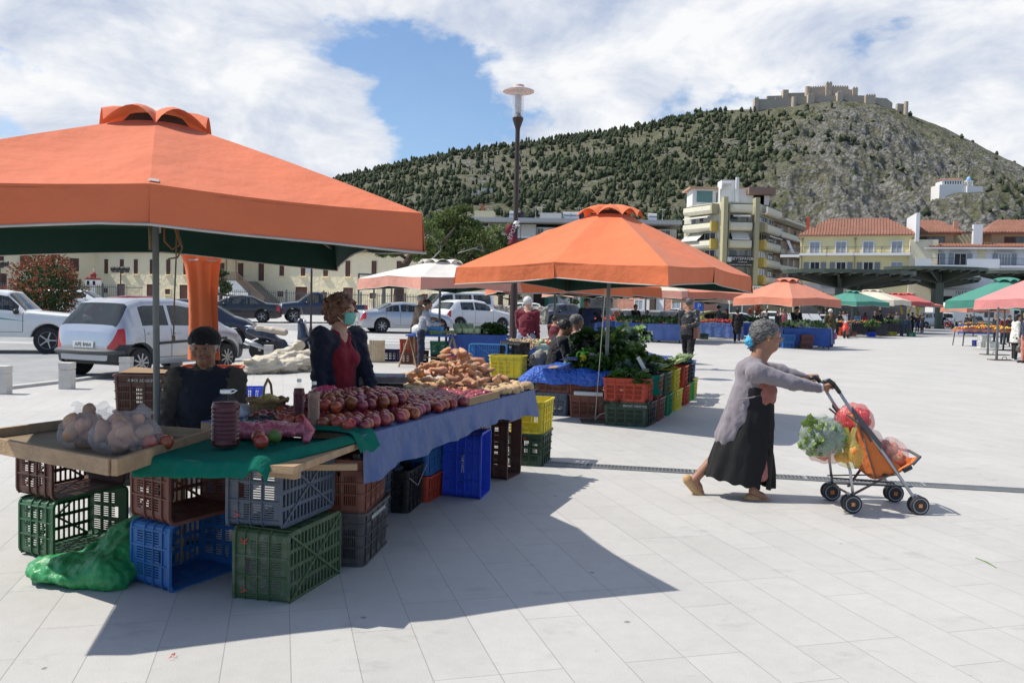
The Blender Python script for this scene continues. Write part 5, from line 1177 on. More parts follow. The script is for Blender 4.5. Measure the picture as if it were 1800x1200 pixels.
def green_cloth():
    a,d,e,f=GB; z=.742
    def fn(u,v):
        # v 0 front -> 1 back ; beyond the front edge it hangs
        t=(v-.16)/.84; A=a.lerp(f,max(t,0)); D=(d+Vector((-.03,0,0))).lerp(e,max(t,0)); r=.86+.14*max(0,t)**.7 if t>0 else .86; uu=u*r
        p=A.lerp(D,uu); p.z=z+.004*math.sin(u*9+v*5)
        edge=max(0,(u-.86)/.14)       # curled free edge at the right
        p.z+=(.05*math.sin(math.pi*min(1,edge*1.05))-(.03 if t<.2 else 0)*edge)*(1-.3*max(t,0)); p+=(d-a).normalized()*.05*edge*math.sin(edge*2.6)
        if t<0:
            k=-t/.19; out=(a-f).normalized(); p+=out*.03*math.sin(k*1.2)*(1); p.z-=.085*k**1.1*(1+.14*math.sin(u*5+1.2)-.3*edge); p+=out*.01*math.sin(u*22)*k
        return p
    mb=MB().grid(fn,70,34); t=mb.build('green_cloth',mat('green_felt',(.005,.125,.085),.9,var=.14,vs=5,bump=.4,bs=60,spec=.1,dirt=.08),smooth=True); tag(t,'dark green cloth with a curled corner spread over the low table','cloth')
    so=t.modifiers.new('thickness','SOLIDIFY'); so.thickness=.006
    # overlapping end folded over the blue vinyl
    def f2(u,v): p=tp(-.12+.22*u,-.06+.5*v,.012+.012*math.sin(u*8+v*4)); p.z-=.10*max(0,(.12-v)/.12)**1.3; return p
    MB().grid(f2,14,20).build('fold',MATS['green_felt'],t,True)
green_cloth()
def sidecrate(Apx,Bpx,col,label,z=0.,mouth=1,me=CR,dx=(0,0),mk=None,rot=0.):
    A=G(*Apx);B=G(*Bpx); m=(B-A); m.z=0; m.normalize(); m=Matrix.Rotation(rot,3,'Z')@m; l=Vector((-m.y,m.x,0)); c=A+m*.155+l*(.28 if me is CRW else .25)+Vector((dx[0],dx[1],z)); mm=m*mouth; return crate(col,c,math.atan2(mm.y,mm.x)-math.pi/2,label,'side',me,marks=mk)
sidecrate((30,975),(105,990),'green','dark green crate lying on its side on the ground under the wooden tray')
sidecrate((30,975),(105,990),'brown','dark brown crate on its side on the green one, right under the wooden tray',.35,dx=(-.015,.0),rot=.03)
sidecrate((226,1025),(303,1043),'blue','blue crate lying on its side beside the folded green tarpaulin')
sidecrate((226,1025),(303,1043),'maroon','maroon brown crate lying on its side on top of the blue one',.35,dx=(.0,.0),rot=-.02)
RV=[('K',-.281,.115,.245,(R(90),0,R(-90)),.05,MK),('V',-.281,-.115,.245,(R(90),0,R(-90)),.05,MK)]
MKS=[('K',-.27,-.135,.24,(R(90),R(90),R(-90)),.045,MK),('V',-.27,.125,.24,(R(90),R(90),R(-90)),.045,MK)]
sidecrate((410,1050),(497,1062),'olive','scuffed pale green crate on its side at the very front, red marks',0,-1,CRW,mk=[('K',-.284,-.125,.245,(R(90),0,R(-90)),.055,MK),('V',-.284,.125,.245,(R(90),0,R(-90)),.055,MK)])
sidecrate((404,1045),(491,1057),'slate','dusty slate blue crate lying on the scuffed pale green one, red marks',.37,-1,CRW,dx=(-.02,.0),mk=[('K',-.284,-.125,.245,(R(90),0,R(-90)),.055,MK),('V',-.284,.125,.245,(R(90),0,R(-90)),.055,MK)])
def upcrate(Bpx,Cpx,col,label,z=0.,me=CR,mk=None,side=-1,L=None,d=(0,0),pose='up',rot=0.):
    "B near corner, C far corner along the long side; body lies on the given side of B->C"
    B=G(*Bpx);C=G(*Cpx); l=(C-B); l.z=0; l.normalize(); l=Matrix.Rotation(rot,3,'Z')@l; n=Vector((-l.y,l.x,0)); L=L or (.56 if me is CRW else .5); c=B+l*L/2+n*(.185 if me is CRW else .17)*(-side)+Vector((d[0],d[1],z)); return crate(col,c,math.atan2(l.y,l.x),label,pose,me,marks=mk)
upcrate((640,998),(687,948),'grey','dark grey upright crate with white lettering beside the pale green one',0,CRW,mk=[('ΒΑΣΙΛΗΣ ΚΑΒΑΛΛΑΣ',-.02,-.196,.262,(R(90),0,0),.03,WP)])
upcrate((640,998),(687,948),'rust','open red brown crate standing on the grey one under the table',.305,CRW,rot=.03)
upcrate((719,903),(747,878),'black','black crate tied with string under the table',0)
s_=thing('string','pale string tied across the black crate under the table','string',G(719,903)+Vector((0,0,0))); MB().tube([(.0,-.01,.26),(.05,.09,.19),(.09,.3,.3)],.003,5).build('strand',PIPING,s_)
upcrate((752,884),(778,868),'red','small bright red crate between the black and the cobalt ones',0,CRL)
upcrate((752,884),(778,868),'blue','blue crate stacked on the small red one under the table',.205,CR); upcrate((752,884),(778,868),'blue','darker upper blue crate touching the hanging vinyl',.48,CRL,d=(-.03,.05))
A_=G(777,873);B_=G(838,877); m_=(B_-A_).normalized(); l_=Vector((-m_.y,m_.x,0))
crate('cobalt',A_+m_*.155+l_*.17,math.atan2(m_.y,m_.x)-math.pi/2,'bright cobalt blue crate standing on its end under the table edge','end',marks=[('ΤΑΚΤΙΚΟΣ',-.02,-.175,.16,(R(90),0,0),.028,WP)])
crate('white',A_+m_*.17+l_*.60,math.atan2(m_.y,m_.x)-math.pi/2,'thin strip of a white crate behind the cobalt one','end',CRL)
crate('brown',G(880,845)+Vector((-.03,.25,0)),math.atan2(TD.y,TD.x)-math.pi,'tall dark brown crate standing on its end behind the cobalt one','end')
crate('brown',G(880,845)+Vector((-.40,-.02,0)),math.atan2(TD.y,TD.x)-math.pi,'dark brown crate in the shade behind the white strip','end')
YK=[('K',-.256,-.0,.262,(R(90),0,R(-90)),.05,MK),('K',-.256,.09,.262,(R(90),0,R(-90)),.05,MK)]
upcrate((953,821),(975,801),'dgreen','dark green crate at the far end of the table, below the yellow one',0,mk=YK); upcrate((953,821),(975,801),'yellow','bright yellow crate on the dark green one at the far end of the table',.305,mk=YK[:1],rot=-.02)
# back row in the dark under the table
for i,(s,w,z,cl,lb) in enumerate([(.55,.62,0,'navy','navy crate in the shade under the near half of the table'),(.55,.62,.3,'black','black crate upon the navy one in the shade under the table'),(1.2,.65,0,'slate','slate crate in the shade behind the black stringed one'),(1.2,.65,.3,'navy','navy crate on the slate one in the deep shade'),(1.85,.7,0,'black','black crate in the shade behind the cobalt one'),(2.45,.6,0,'brown','brown crate in the shade near the far table end')]): crate(cl,T0+TD*s+TN*w+Vector((0,0,z)),math.atan2(TD.y,TD.x),lb)
bs=G(250,760,.3); 
for k,(cl,lb) in enumerate((('black','black crate at the bottom of the stack behind the wooden tray'),('brown','middle brown crate of the stack behind the wooden tray'),('brown','brown crate with white lettering, topmost of the stack behind the wooden tray'))):
    crate(cl,Vector((-2.93,6.95,.29*k)),R(3),lb,marks=[('ΑΦΟΙ ΔΕΜΕΡΤΖΗ',.0,-.172,.262,(R(90),0,0),.032,WP)] if k==2 else None)
cb=MB().add([(-.22,-.12,0),(.2,-.14,.005),(.21,.13,.0),(-.2,.12,.03)],[(0,1,2,3)]).build('cardboard_sheet',CARD,loc=(-2.93,6.95,.90)); tag(cb,'torn cardboard sheet lying over the topmost brown crate behind the tray','cardboard')
crate('orange',Vector((-2.62,7.45,.72)),R(10),'orange crate behind the grey parasol pole',me=CRL); crate('black',Vector((-2.62,7.45,.4)),R(10),'black crate under the orange one behind the parasol pole'); crate('black',Vector((-2.62,7.45,.1)),R(10),'lowest black crate behind the parasol pole')
p=G(425,706); crate('cobalt',p+Vector((0,.2,0)),R(15),'cobalt blue crate on the paving just behind the seated man',me=CRL)
# folded green tarpaulin on the ground
def tarp():
    P=[G(62,1022),G(205,1042),G(232,960),G(230,905,.15)]; s=SDF((-2.6,4.2,0),(-1.75,5.5,.36),.011)
    s.ell((-2.24,4.50,.055),(.31,.22,.075),.05); s.cone((-2.42,4.45,.04),(-2.05,4.36,.05),.05,.07,.06); s.cone((-2.08,4.42,.06),(-2.05,4.75,.12),.09,.12,.08); s.ell((-2.06,4.65,.1),(.16,.22,.12),.06); s.cone((-2.15,4.72,.15),(-1.98,4.95,.26),.09,.07,.06); s.cone((-2.25,4.8,.08),(-2.0,5.0,.14),.08,.08,.06)
    s.cone((-2.3,4.62,.1),(-2.18,4.85,.17),.03,.04,.02); s.rough(.020,9,1.,(1,1.6,.7)); s.rough(.013,19,2.,(1.6,.8,1)); s.rough(.005,40,4.); s.fn(lambda X,Y,Z:-(Z-.004),0,'s') if False else None
    m=mat('green_tarpaulin',(.02,.24,.07),.42,var=.12,vs=8,bump=.3,bs=14,spec=.5); o=s.build('tarpaulin',m); o.location=(0,0,.0); tag(o,'folded shiny green plastic tarpaulin on the ground between the crates','tarpaulin')
tarp()
# --- apples, potatoes
def heap(meshes,name,m,n,area,hfun,rad,labels,group,cat,layers=2,zb=0.,seed=3,flat=False):
    g=random.Random(seed); pts=[]; s0,s1,w0,w1=area; tries=0
    while len(pts)<n and tries<n*90:
        tries+=1; s=g.uniform(s0,s1); w=g.uniform(w0,w1); h=hfun(s,w)
        if h<0: continue
        k=g.randrange(layers) if layers>1 else 0; z=min(k*rad*1.45,h)
        if k>0 and h<k*rad*1.2: continue
        z=z+h*.55 if k else z
        p=(s,w,z)
        if any((p[0]-q[0])**2+(p[1]-q[1])**2+(p[2]-q[2])**2<(rad*1.72)**2 for q in pts): continue
        pts.append(p)
    for i,(s,w,z) in enumerate(pts):
        q=tp(s,w,z+rad*.95+zb); prod(meshes[i%len(meshes)],name,m[i%len(m)] if isinstance(m,list) else m,q,labels,group,cat,rot=(g.uniform(-.25,.25),g.uniform(-.3,.3),g.uniform(0,6.28)) if flat else (g.uniform(-1.2,1.2),g.uniform(-1.2,1.2),g.uniform(0,6.28)),sc=g.uniform(.88,1.12))
    return pts
heap(AP,'apple',[APM,APD,APM,APD],260,(.04,1.5,.03,.78),lambda s,w:.075*math.exp(-((s-.7)/.55)**2-((w-.45)/.3)**2)+.01,.036,'ripe red and yellow apple heaped on the near half of the long table','apples heaped on the near half of the table','apple',layers=3,seed=4)
heap(AP,'apple',[APD],75,(1.56,2.12,.05,.62),lambda s,w:.02,.029,'small dark red apple in the cardboard tray beside the potatoes','small dark apples in the cardboard tray','apple',layers=2,seed=5)
ctr=thing('cardboard_tray','shallow cardboard tray between the big apples and the potatoes','tray',tp(1.83,.33,0),math.atan2(TD.y,TD.x))
for a,b,sx,sy in ((0,-.33,.62,.012),(0,.33,.62,.012),(-.31,0,.012,.66)): MB().box((a,b,.028),(sx,sy,.055)).build('wall',CARD,ctr)
spts=heap(SP,'sweet_potato',SPM,135,(2.05,2.92,.04,.98),lambda s,w:.20*math.exp(-((s-2.5)/.33)**2-((w-.55)/.34)**2)+.012,.034,'reddish sweet potato on the tall heap at the far end of the long table','sweet potatoes heaped at the far end of the table','sweet potato',layers=5,seed=6,flat=True)
heap(PO,'potato',POM,80,(1.62,2.9,.50,1.06),lambda s,w:.04 if w>.66 or s<2.1 else -1,.037,'pale brown potato on the left side of the heap behind the scales','pale potatoes on the table behind the scales','potato',layers=2,seed=8,flat=True)
heap(PO,'potato',POM,40,(2.2,2.94,.02,.22),lambda s,w:.02,.036,'pale brown potato at the front edge of the tall heap','pale potatoes along the front of the heap','potato',layers=2,seed=9,flat=True)
for i,(px,py,c,lb) in enumerate([(455,778,APM,'lone red and green apple leftmost of three before the pink bag'),(459,786,APM,'front red apple of the three before the pink bag'),(482,777,LY,'green apple rightmost of the three before the pink bag'),(262,789,APM,'leftmost apple in front of the potato bags'),(279,783,APM,'middle apple in front of the potato bags'),(292,787,APM,'rightmost apple in front of the potato bags'),(419,765,APD,'dark apple half hidden beside the big juice bottle')]): prod(AP[i%3],'apple',c,G(px,py,.76)+Vector((0,0,.03)),lb,None,'apple')
tg=MB().add([(0,0,0),(.07,.0,0),(.07,.02,.045),(0,.02,.045)],[(0,1,2,3)]).build('price_tag',mat('pale_pink_card',(.6,.42,.45),.8),loc=tp(2.02,.92,.10)); tag(tg,'small pink paper price card stuck in the potato heap','price card'); text('0,80',.026,IRON,'price',tg,(.035,.007,.023),(R(66),0,0),.0005)
# plastic bags
def bag(name,label,loc,r,col,a=.42,handles=True,seed=1,contents=None,rz=0.,up=1.,h=.012,knot=False):
    g=random.Random(seed); t=thing(name,label,'bag',loc,rz); s=SDF((-r[0]*1.4,-r[1]*1.4,-.01),(r[0]*1.4,r[1]*1.4,r[2]*2.7),h)
    s.ell((0,0,r[2]*.95),r,.03); s.ell((0,0,r[2]*.5),(r[0]*.98,r[1]*.98,r[2]*.5),.04)
    if handles:
        s.cone((0,0,r[2]*1.3),(.01,0,r[2]*1.95),r[0]*.5,r[0]*.18,.05)
        for q in (-1,1): s.cone((q*r[0]*.15,0,r[2]*1.8),(q*r[0]*.42,0,r[2]*2.25*up),.022,.016,.02); s.cone((q*r[0]*.42,0,r[2]*2.25*up),(q*r[0]*.75,.01,r[2]*2.05*up),.016,.008,.02)
    s.rough(r[0]*.13,5/r[0]*.35,seed,(1.3,1.3,.5)); s.rough(r[0]*.04,16/r[0]*.3,seed+3,(1.6,1.6,.5))
    s.build('film',mat('film_'+col[0],col[1],.25,alpha=a,bump=.5,bs=30,stretch=(2,2,.6),spec=.8,var=.05),t)
    if contents:
        me,m,n,rr=contents
        for k in range(n):
            for _ in range(30):
                x,y,z=g.uniform(-1,1),g.uniform(-1,1),g.uniform(-1,1)
                if x*x+y*y+z*z<.75: break
            o=inst(me[k%len(me)],'contents',None,None,(x*r[0]*.9,y*r[1]*.9,r[2]*.92+z*r[2]*.85),(g.uniform(0,3),g.uniform(0,3),g.uniform(0,6)),sc=rr,parent=t)
            if not o.data.materials: o.data.materials.append(m)
            o.material_slots[0].link='OBJECT'; o.material_slots[0].material=m
    return t
WF=('milky',(.75,.74,.76)); PF=('pink',(.5,.10,.15)); GF=('greenish',(.62,.68,.62)); YF=('yellow',(.72,.68,.12))
PB=G(158,783,.745); bag('potato_bag','milky plastic bag of potatoes with tied handles, rear one on the wooden tray',PB,(.155,.13,.095),WF,.17,seed=2,contents=(PO,MATS['sweet_potato_skin'],20,1.05)); PB=G(222,792,.745); bag('potato_bag','milky plastic bag of potatoes, front one on the wooden tray',PB,(.165,.135,.09),WF,.17,seed=5,contents=(PO,MATS['sweet_potato_skin'],22,1.05),rz=.4)
bag('pink_bag','crumpled pink plastic bag lying between the green cloth and the tall bottles',G(478,768,.755),(.20,.13,.045),PF,.93,handles=False,seed=7,rz=.3); bag('pink_bag','bright pink crumpled bag on the apples behind the clear bottle',tp(1.02,.88,.02),(.13,.08,.06),('hotpink',(.75,.06,.16)),.9,handles=False,seed=9)
PKB=[o for o in COL.objects if o.name=='pink_bag'][0]; _q=PKB.location; MB().tube([Vector(p)-_q for p in (G(538,775,.78),G(545,755,.82),G(536,735,.90))],[.02,.03,.006],7).build('handle',MATS['film_pink'],PKB,True).rotation_euler=(0,0,-.3)
bag('black_bag','crumpled black plastic bag with pale stripes between the basket and the pink bag',G(465,750,.755),(.13,.07,.04),('black',(.02,.02,.025)),1.,handles=False,seed=4,rz=-.2)
bag('white_bag','white crumpled plastic bag in front of the seated man',G(425,735,.75),(.07,.07,.05),('white',(.7,.68,.7)),.9,handles=False,seed=14)
# bottles
CAPM=mat('white_cap',(.75,.75,.72),.4); BOT=mat('clear_pet',(.3,.3,.3),.08,alpha=.06,spec=.3,var=.02)
def bottle(label,loc,H,r,liq,lvl,ribs,handle=False,sq=False,tint=BOT):
    t=thing('bottle',label,'bottle',loc); prof=[(.001,.002),(r*.9,.002),(r,.012)]; n=ribs; z0=.02; z1=H*.68
    for k in range(n):
        a=z0+(z1-z0)*k/n; b=z0+(z1-z0)*(k+1)/n; prof+=[(r,a),(r*.93,(a+b)/2),(r,b)]
    prof+=[(r*.99,z1+.005),(r*.9,H*.76),(r*.6,H*.85),(r*.32,H*.90),(r*.30,H*.94)]
    MB().lathe(prof,26,cap=False).build('body',tint,t,True)
    lp=[(max(.0005,q-.0025),z+.002) for q,z in prof if z<H*lvl]; lp+=[(lp[-1][0],H*lvl)]; MB().lathe(lp,24).build('liquid',mat(*liq[:1],**liq[1]),t,True)
    MB().lathe([(r*.36,H*.935),(r*.38,H*.94),(r*.38,H*.995),(r*.34,H)],18).build('cap',CAPM,t,30)
    if handle: MB().tube([(r*.3,0,H*.93),(r*.55,.0,H*.95),(r*.72,.01,H*.985),(r*.5,.01,H*1.0),(.1*r,0,H*.99)],.004,6).build('handle',CAPM,t,True)
    return t
bottle('big ribbed plastic canister of dark red juice with a white cap, on the green cloth',G(396,784,.755),.29,.073,('red_juice',dict(col=(.075,.002,.006),rough=.15,var=.1,trans=.1,spec=.3)),.78,8,True)
bottle('slim ribbed bottle of red juice on the left of the clear one',G(525,750,.76),.285,.036,('red_juice2',dict(col=(.10,.004,.01),rough=.15,var=.1,spec=.3)),.80,14)
bottle('slim ribbed bottle of pale amber liquid beside the pink bag handle',G(551,757,.76),.285,.037,('amber_juice',dict(col=(.42,.22,.13),rough=.1,var=.1,trans=.5)),.80,14)
def basket():
    o=G(470,735,.755); t=thing('basket','small round wicker basket with an upright handle beside the seated man','basket',o); m=mat('wicker',(.28,.17,.07),.75,var=.35,vs=60,bump=.4,bs=60); mb=MB(); H=.12
    for j in range(13):
        z=.005+H*j/13; r=.085+.03*(j/13)**.8; mb.tube([((r+.004*math.sin(k*math.pi+j*math.pi))*math.cos(k*math.pi/16),(r+.004*math.cos(k*math.pi+j*math.pi))*math.sin(k*math.pi/16)*.85,z) for k in range(33)],.0055,5,cap=False)
    for k in range(16): a=k*math.pi/8; mb.tube([(.085*math.cos(a),.085*.85*math.sin(a),0),(.117*math.cos(a),.117*.85*math.sin(a),H)],.004,4)
    mb.lathe([(.08,.003),(.08,.006)],16,sy=.85); mb.build('weave',m,t)
    mb=MB(); mb.tube([(.125*math.cos(k*math.pi/12),.106*math.sin(k*math.pi/12),H+.008*math.sin(k*2)) for k in range(25)],.012,6,cap=False); mb.build('rim',m,t)
    mb=MB().tube([(0,-.105,H),(0,-.07,H+.09),(0,-.0,H+.13),(0,.07,H+.09),(0,.105,H)],.008,6); mb.build('handle',m,t)
    prod(AP[0],'apple',APM,o+Vector((.17,-.03,.035)),'dark apple leaning against the wicker basket',None,'apple')
    bag('paper_bundle','yellow and blue printed paper bundle in the wicker basket',o+Vector((0,0,.08)),(.07,.06,.04),('print',(.55,.40,.12)),1.,handles=False,seed=21)
basket()
def scales():
    o=tp(1.62,1.0,0); o.x-=.0; an=R(8); t=thing('scales','grey tabletop weighing scales with an open metal pan, in front of the masked woman','scales',G(668,693,.78),an)
    bm=mat('scale_body',(.05,.05,.055),.5); pm=mat('scale_pan',(.42,.44,.46),.35,.7)
    MB().box((0,.05,.045),(.36,.30,.07)).build('body',bm,t); MB().box((.09,-.102,.045),(.15,.012,.05)).build('display',mat('display_glass',(.12,.13,.12),.2),t); MB().box((0,.05,.088),(.12,.12,.02)).build('neck',bm,t)
    mb=MB().box((0,.05,.103),(.40,.34,.008)); mb.add([(-.2,-.12,.105),(.2,-.12,.105),(.22,-.14,.15),(-.22,-.14,.15)],[(0,1,2,3)]); 
    for a,b in (((-.2,-.12),(-.2,.22)),((.2,-.12),(.2,.22))): mb.box(((a[0]+b[0])/2,(a[1]+b[1])/2,.125),(.008,.34,.05))
    mb.box((0,.22,.125),(.4,.008,.05)); mb.build('pan',pm,t)
scales()
bx=thing('cardboard_box','flat cardboard lid under the scales','box',G(640,708,.775),R(15)); MB().box((0,.1,.012),(.42,.25,.02)).build('lid',CARD,bx)
# ================================================================ STALL 2 (leafy greens)
TARPB=mat('blue_tarp',(.02,.10,.48),.4,var=.12,vs=3,bump=1.,bs=16,spec=.5); TC=mat('blue_tablecloth',(.03,.085,.33),.6,var=.1,vs=3,bump=.2,bs=8)
def stall2():
    a=Vector((.30,11.85,0)); b=Vector((1.55,11.45,0)); d=(b-a).normalized(); n=Vector((-d.y,d.x,0)); an=math.atan2(d.y,d.x)
    t=thing('stall_table','board table under crinkled blue tarpaulin, with lettuces, beneath the middle orange parasol','table',a,an); L=(b-a).length
    MB().box((L/2,.55,.63),(L,1.1,.03)).build('tabletop',TW,t)
    for x in (.1,L-.1): MB().box((x,1.,.31),(.05,.05,.62)).build('leg',TW,t)
    o=thing('tarpaulin','crinkled bright blue tarpaulin draped over the front of the greens stall','tarpaulin',a,an)
    def f(u,v):
        x=-.18+u*(L+.36); k=v*1.55; z=.66+.012*math.sin(x*9+k*4)+.01*math.sin(x*17+2); y=-.03+k-.28
        if y<0: z=.66+(y)*.0-.8*(-y-.0)*.85+.01*math.sin(x*14); y=-.02-.06*math.sin(min(1,-y*5)*1.5)+.015*math.sin(x*12)
        if x<0: z-=.55*(-x)+.02; 
        return Vector((x+.01*math.sin(y*20),y,z))
    MB().grid(f,50,30).build('sheet',TARPB,o,True)
    # right wing table that runs away from us
    a2=Vector((1.55,11.5,0)); b2=Vector((2.95,15.4,0)); d2=(b2-a2).normalized(); L2=(b2-a2).length; t2=thing('stall_table','long narrow board table of greens running back along the row of crates','table',a2,math.atan2(d2.y,d2.x))
    MB().box((L2/2,.45,.63),(L2,.95,.03)).build('tabletop',TW,t2); 
    def f2(u,v): x=u*L2; y=-.05+v*1.0; z=.665+.01*math.sin(x*8+y*5); z-= .12 if y<0 else 0; return Vector((x,y,z+.12*sst(v,.2,.8)))
    MB().grid(f2,40,10).build('cover',TARPB,t2,True)
    for x in (.3,L2-.3): MB().box((x,.8,.31),(.05,.05,.62)).build('leg',TW,t2)
    g=random.Random(5)
    def W(x,y): p=a2+d2*x+Vector((-d2.y,d2.x,0))*y; return p
    i=0
    pos=['nearest the pole','left of the pole','behind the sprayer','in the back row','at the right end','on top of the heap','by the white price board','low at the front']
    for x,y,z,k,m,s in [(1.03,11.85,.68,'lettuce',LD,1.2),(1.25,11.75,.69,'lettuce',LG,1.25),(1.5,11.7,.7,'lettuce',LG,1.3),(1.1,12.1,.76,'lettuce',LG,1.3),(1.38,12.0,.8,'lettuce',LD,1.4),(1.62,12.0,.8,'lettuce',LG,1.35),(1.2,12.35,.8,'lettuce',LD,1.3),(1.55,12.35,.84,'dark',LD,1.4),(1.8,12.3,.82,'lettuce',LG,1.3),(1.0,12.5,.72,'dark',LD,1.3)]:
        veg(k,m,(x,y,z),f'frilly dark green lettuce {pos[i%8]}{", farther in" if i>7 else ""} on the greens stall' if k=='lettuce' else f'dark spinach bunch {pos[i%8]} of the greens stall',sc=s); i+=1
    i=0; ps=['nearest','second','third','fourth','fifth','sixth','seventh','farthest']
    for x,y,z,k,m,s in [(.9,.75,.82,'dark',mat('purple_leaf',(.035,.02,.03),.6,rnd=.1),1.5),(1.15,.55,.92,'chard',LY,1.7),(1.5,.6,.95,'chard',LG,1.9),(1.35,.9,.95,'dark',LD,1.7),(1.9,.75,.95,'dark',LB,1.8),(2.3,.45,.92,'lettuce',LB,1.8),(2.7,.7,.95,'chard',LG,2.),(3.2,.6,.98,'lettuce',LG,2.0),(3.7,.6,.95,'dark',LB,1.8),(1.8,.3,.85,'chard',LY,1.3)]:
        q=W(x,y); veg(k,m,(q.x,q.y,z),f'{ps[i%8]} {"inner " if i>7 else ""}tall bunch of {"yellow green" if m is LY else ("blue green" if m is LB else "green")} leaves along the tarpaulined table',sc=s); i+=1
    # crates below the tarp
    crate('maroon',a+d*.28+n*.25+Vector((0,0,.305)),an,'maroon crate half under the blue tarpaulin at its left end'); crate('slate',a+d*.24+n*.25,an,'slate blue crate on the ground at the left end of the blue tarpaulin')
    crate('rust',a+d*.78+n*.22+Vector((0,0,.305)),an,'rust red upper crate under the middle of the blue tarpaulin',me=CRW); crate('rust',a+d*.80+n*.2,an,'rust red lower crate with a white paper bundle, under the blue tarpaulin',me=CRW)
    rl=MB().tube([(-.2,0,0),(.2,0,0)],.03,10).build('paper_roll',WHT,loc=a+d*.8-n*.0+Vector((0,0,.335)),rz=an); tag(rl,'white wrapped roll wedged between the two rust red crates','roll')
    crate('rust',a+d*1.28+n*.3,an,'red brown crate in the shade behind the parasol pole'); crate('maroon',a+d*1.3+n*.3+Vector((0,0,.305)),an,'maroon crate in the shade above the red brown one')
    # corner stack in front
    A=G(1062,747);B=G(1133,751); dd=(B-A).normalized(); nn=Vector((-dd.y,dd.x,0)); an3=math.atan2(dd.y,dd.x); c=A+dd*.27+nn*.19
    crate('dgreen',c,an3,'dark green crate with white print at the bottom corner of the greens stall',me=CRW,marks=[('ΒΑΓΙΑΣ ΧΡΗΣΤΟΣ',.12,-.195,.262,(R(90),0,0),.035,WP)]); crate('red',c+Vector((-.02,0,.305)),an3,'orange red crate overflowing with leaves on the dark green one',me=CRW)
    for k,(x,y,z) in enumerate(((-.12,-.05,.6),(.1,0,.6),(.2,-.12,.57),(0,.1,.62))): q=c+dd*x+nn*y; veg('chard',LG,(q.x,q.y,z),['leftmost','middle','drooping right','rear'][k]+' chard bunch in the orange red corner crate',sc=.95)
    for k,x in enumerate((-.25,-.1,.22)): q=c+dd*x-nn*.12; veg('chard',LB,(q.x,q.y,.28),['left','middle','right'][k]+' wilted leaf bunch squeezed between the two corner crates',sc=.6)
    # leaning row along the right
    pts=[(1.80,11.05),(2.02,11.6),(2.25,12.2),(2.5,12.85),(2.78,13.6),(3.02,14.3),(3.2,15.0)]; cl=[('black','red'),('maroon','maroon'),('emerald','olive'),('yellow','yellow'),('red','red'),('bgreen','black'),('yellow','blue')]
    nm=['first','second','third','fourth','fifth','sixth','last']
    for k,((x,y),(c0,c1)) in enumerate(zip(pts,cl)):
        p=Vector((x-.1,y+.1,0)); r_=math.atan2(d2.y,d2.x)
        crate(c0,p+Vector((0,.0,0)),r_+R(3*((k%3)-1)),f'{PCN(c0)} bottom crate, {nm[k]} in the row leaning along the greens table'); crate(c1,p+Vector((-.03,0,.305)),r_+R(2),f'{PCN(c1)} upper crate, {nm[k]} in the row along the greens table')
        m,kk,s=[(LD,'leek',.9),(LB,'chard',1.0),(LG,'leek',1.),(LY,'chard',.9),(LK,'leek',1.),(LG,'leek',1.),(LK,'leek',1.)][k]
        veg(kk,m,(p.x-.05,p.y,.63),f'bunch of greens on the {nm[k]} crate of the leaning row',sc=s*1.15,rz=r_+math.pi*(k%2)); 
        if k in(0,1,3): veg('dark',[LB,LG,0,LY][k],(p.x-.2,p.y+.2,.64),f'feathery bunch behind the {nm[k]} crate of the leaning row',sc=1.2)
    gc2=MB().grid(lambda u,v:Vector((1.62+u*.34+.02*math.sin(v*8),11.0+u*.25+.02*math.sin(u*7+v*3),.64-.26*v**1.4)),10,8).build('green_cloth',MATS['green_felt'],None,True); tag(gc2,'small dark green cloth hanging over the first leaning crate','cloth')
    pb=MB().box((0,0,0),(.05,.015,.20),M=Matrix.Rotation(R(-30),3,'Y')).build('price_board',WHT,loc=(1.73,11.35,.78)); tag(pb,'white slanted price board stuck in the tarpaulin edge','price board')
    # sprayer
    s=thing('sprayer','yellow pump sprayer with a green head on the blue tarpaulin','sprayer',a+d*.66+n*.2+Vector((0,0,.67))); MB().lathe([(.03,0),(.055,.01),(.057,.13),(.045,.17),(.03,.18)],16).build('tank',mat('yellow_plastic_gloss',(.75,.62,.02),.35),s,True); q=MB().lathe([(.032,.18),(.03,.22),(.02,.225)],12).tube([(-.02,0,.215),(-.06,0,.225),(-.085,0,.2),(-.08,0,.14)],.010,6).tube([(.0,0,.21),(.07,0,.22),(.1,0,.205)],.008,6).tube([(0,0,.22),(0,0,.27)],.006,6).box((0,0,.272),(.04,.015,.012)); q.build('head',mat('lime_green_plastic',(.15,.5,.04),.4),s,True)
    bag('pink_bag','clear bag with pink contents behind the yellow sprayer',a+d*.82+n*.35+Vector((0,0,.66)),(.15,.1,.09),('clearpink',(.75,.62,.66)),.55,handles=True,seed=31)
    # tall metal box seen under umbrella: tomatoes tray
    # guy rope with base
    r=thing('guy_rope','pale rope tied from the middle parasol down to a rusty plate','rope',G(1046,740)); top=Q(1064,508,11.0)-G(1046,740); MB().tube([(0,0,.02),(top.x*.5,top.y*.5,top.z*.5),top],.006,5).build('cord',PIPING,r); MB().box((.18,-.05,.01),(.75,.35,.02)).build('foot_plate',MATS['rusty_plate'],r); MB().tube([(0,0,.02),(.06,0,.09),(.14,-.02,.12),(.2,0,.2)],.008,5).build('knot',PIPING,r)
PCN=lambda c:{'bgreen':'bright green','dgreen':'dark green','pred':'pinkish red','lightblue':'light blue'}.get(c,c)
stall2()
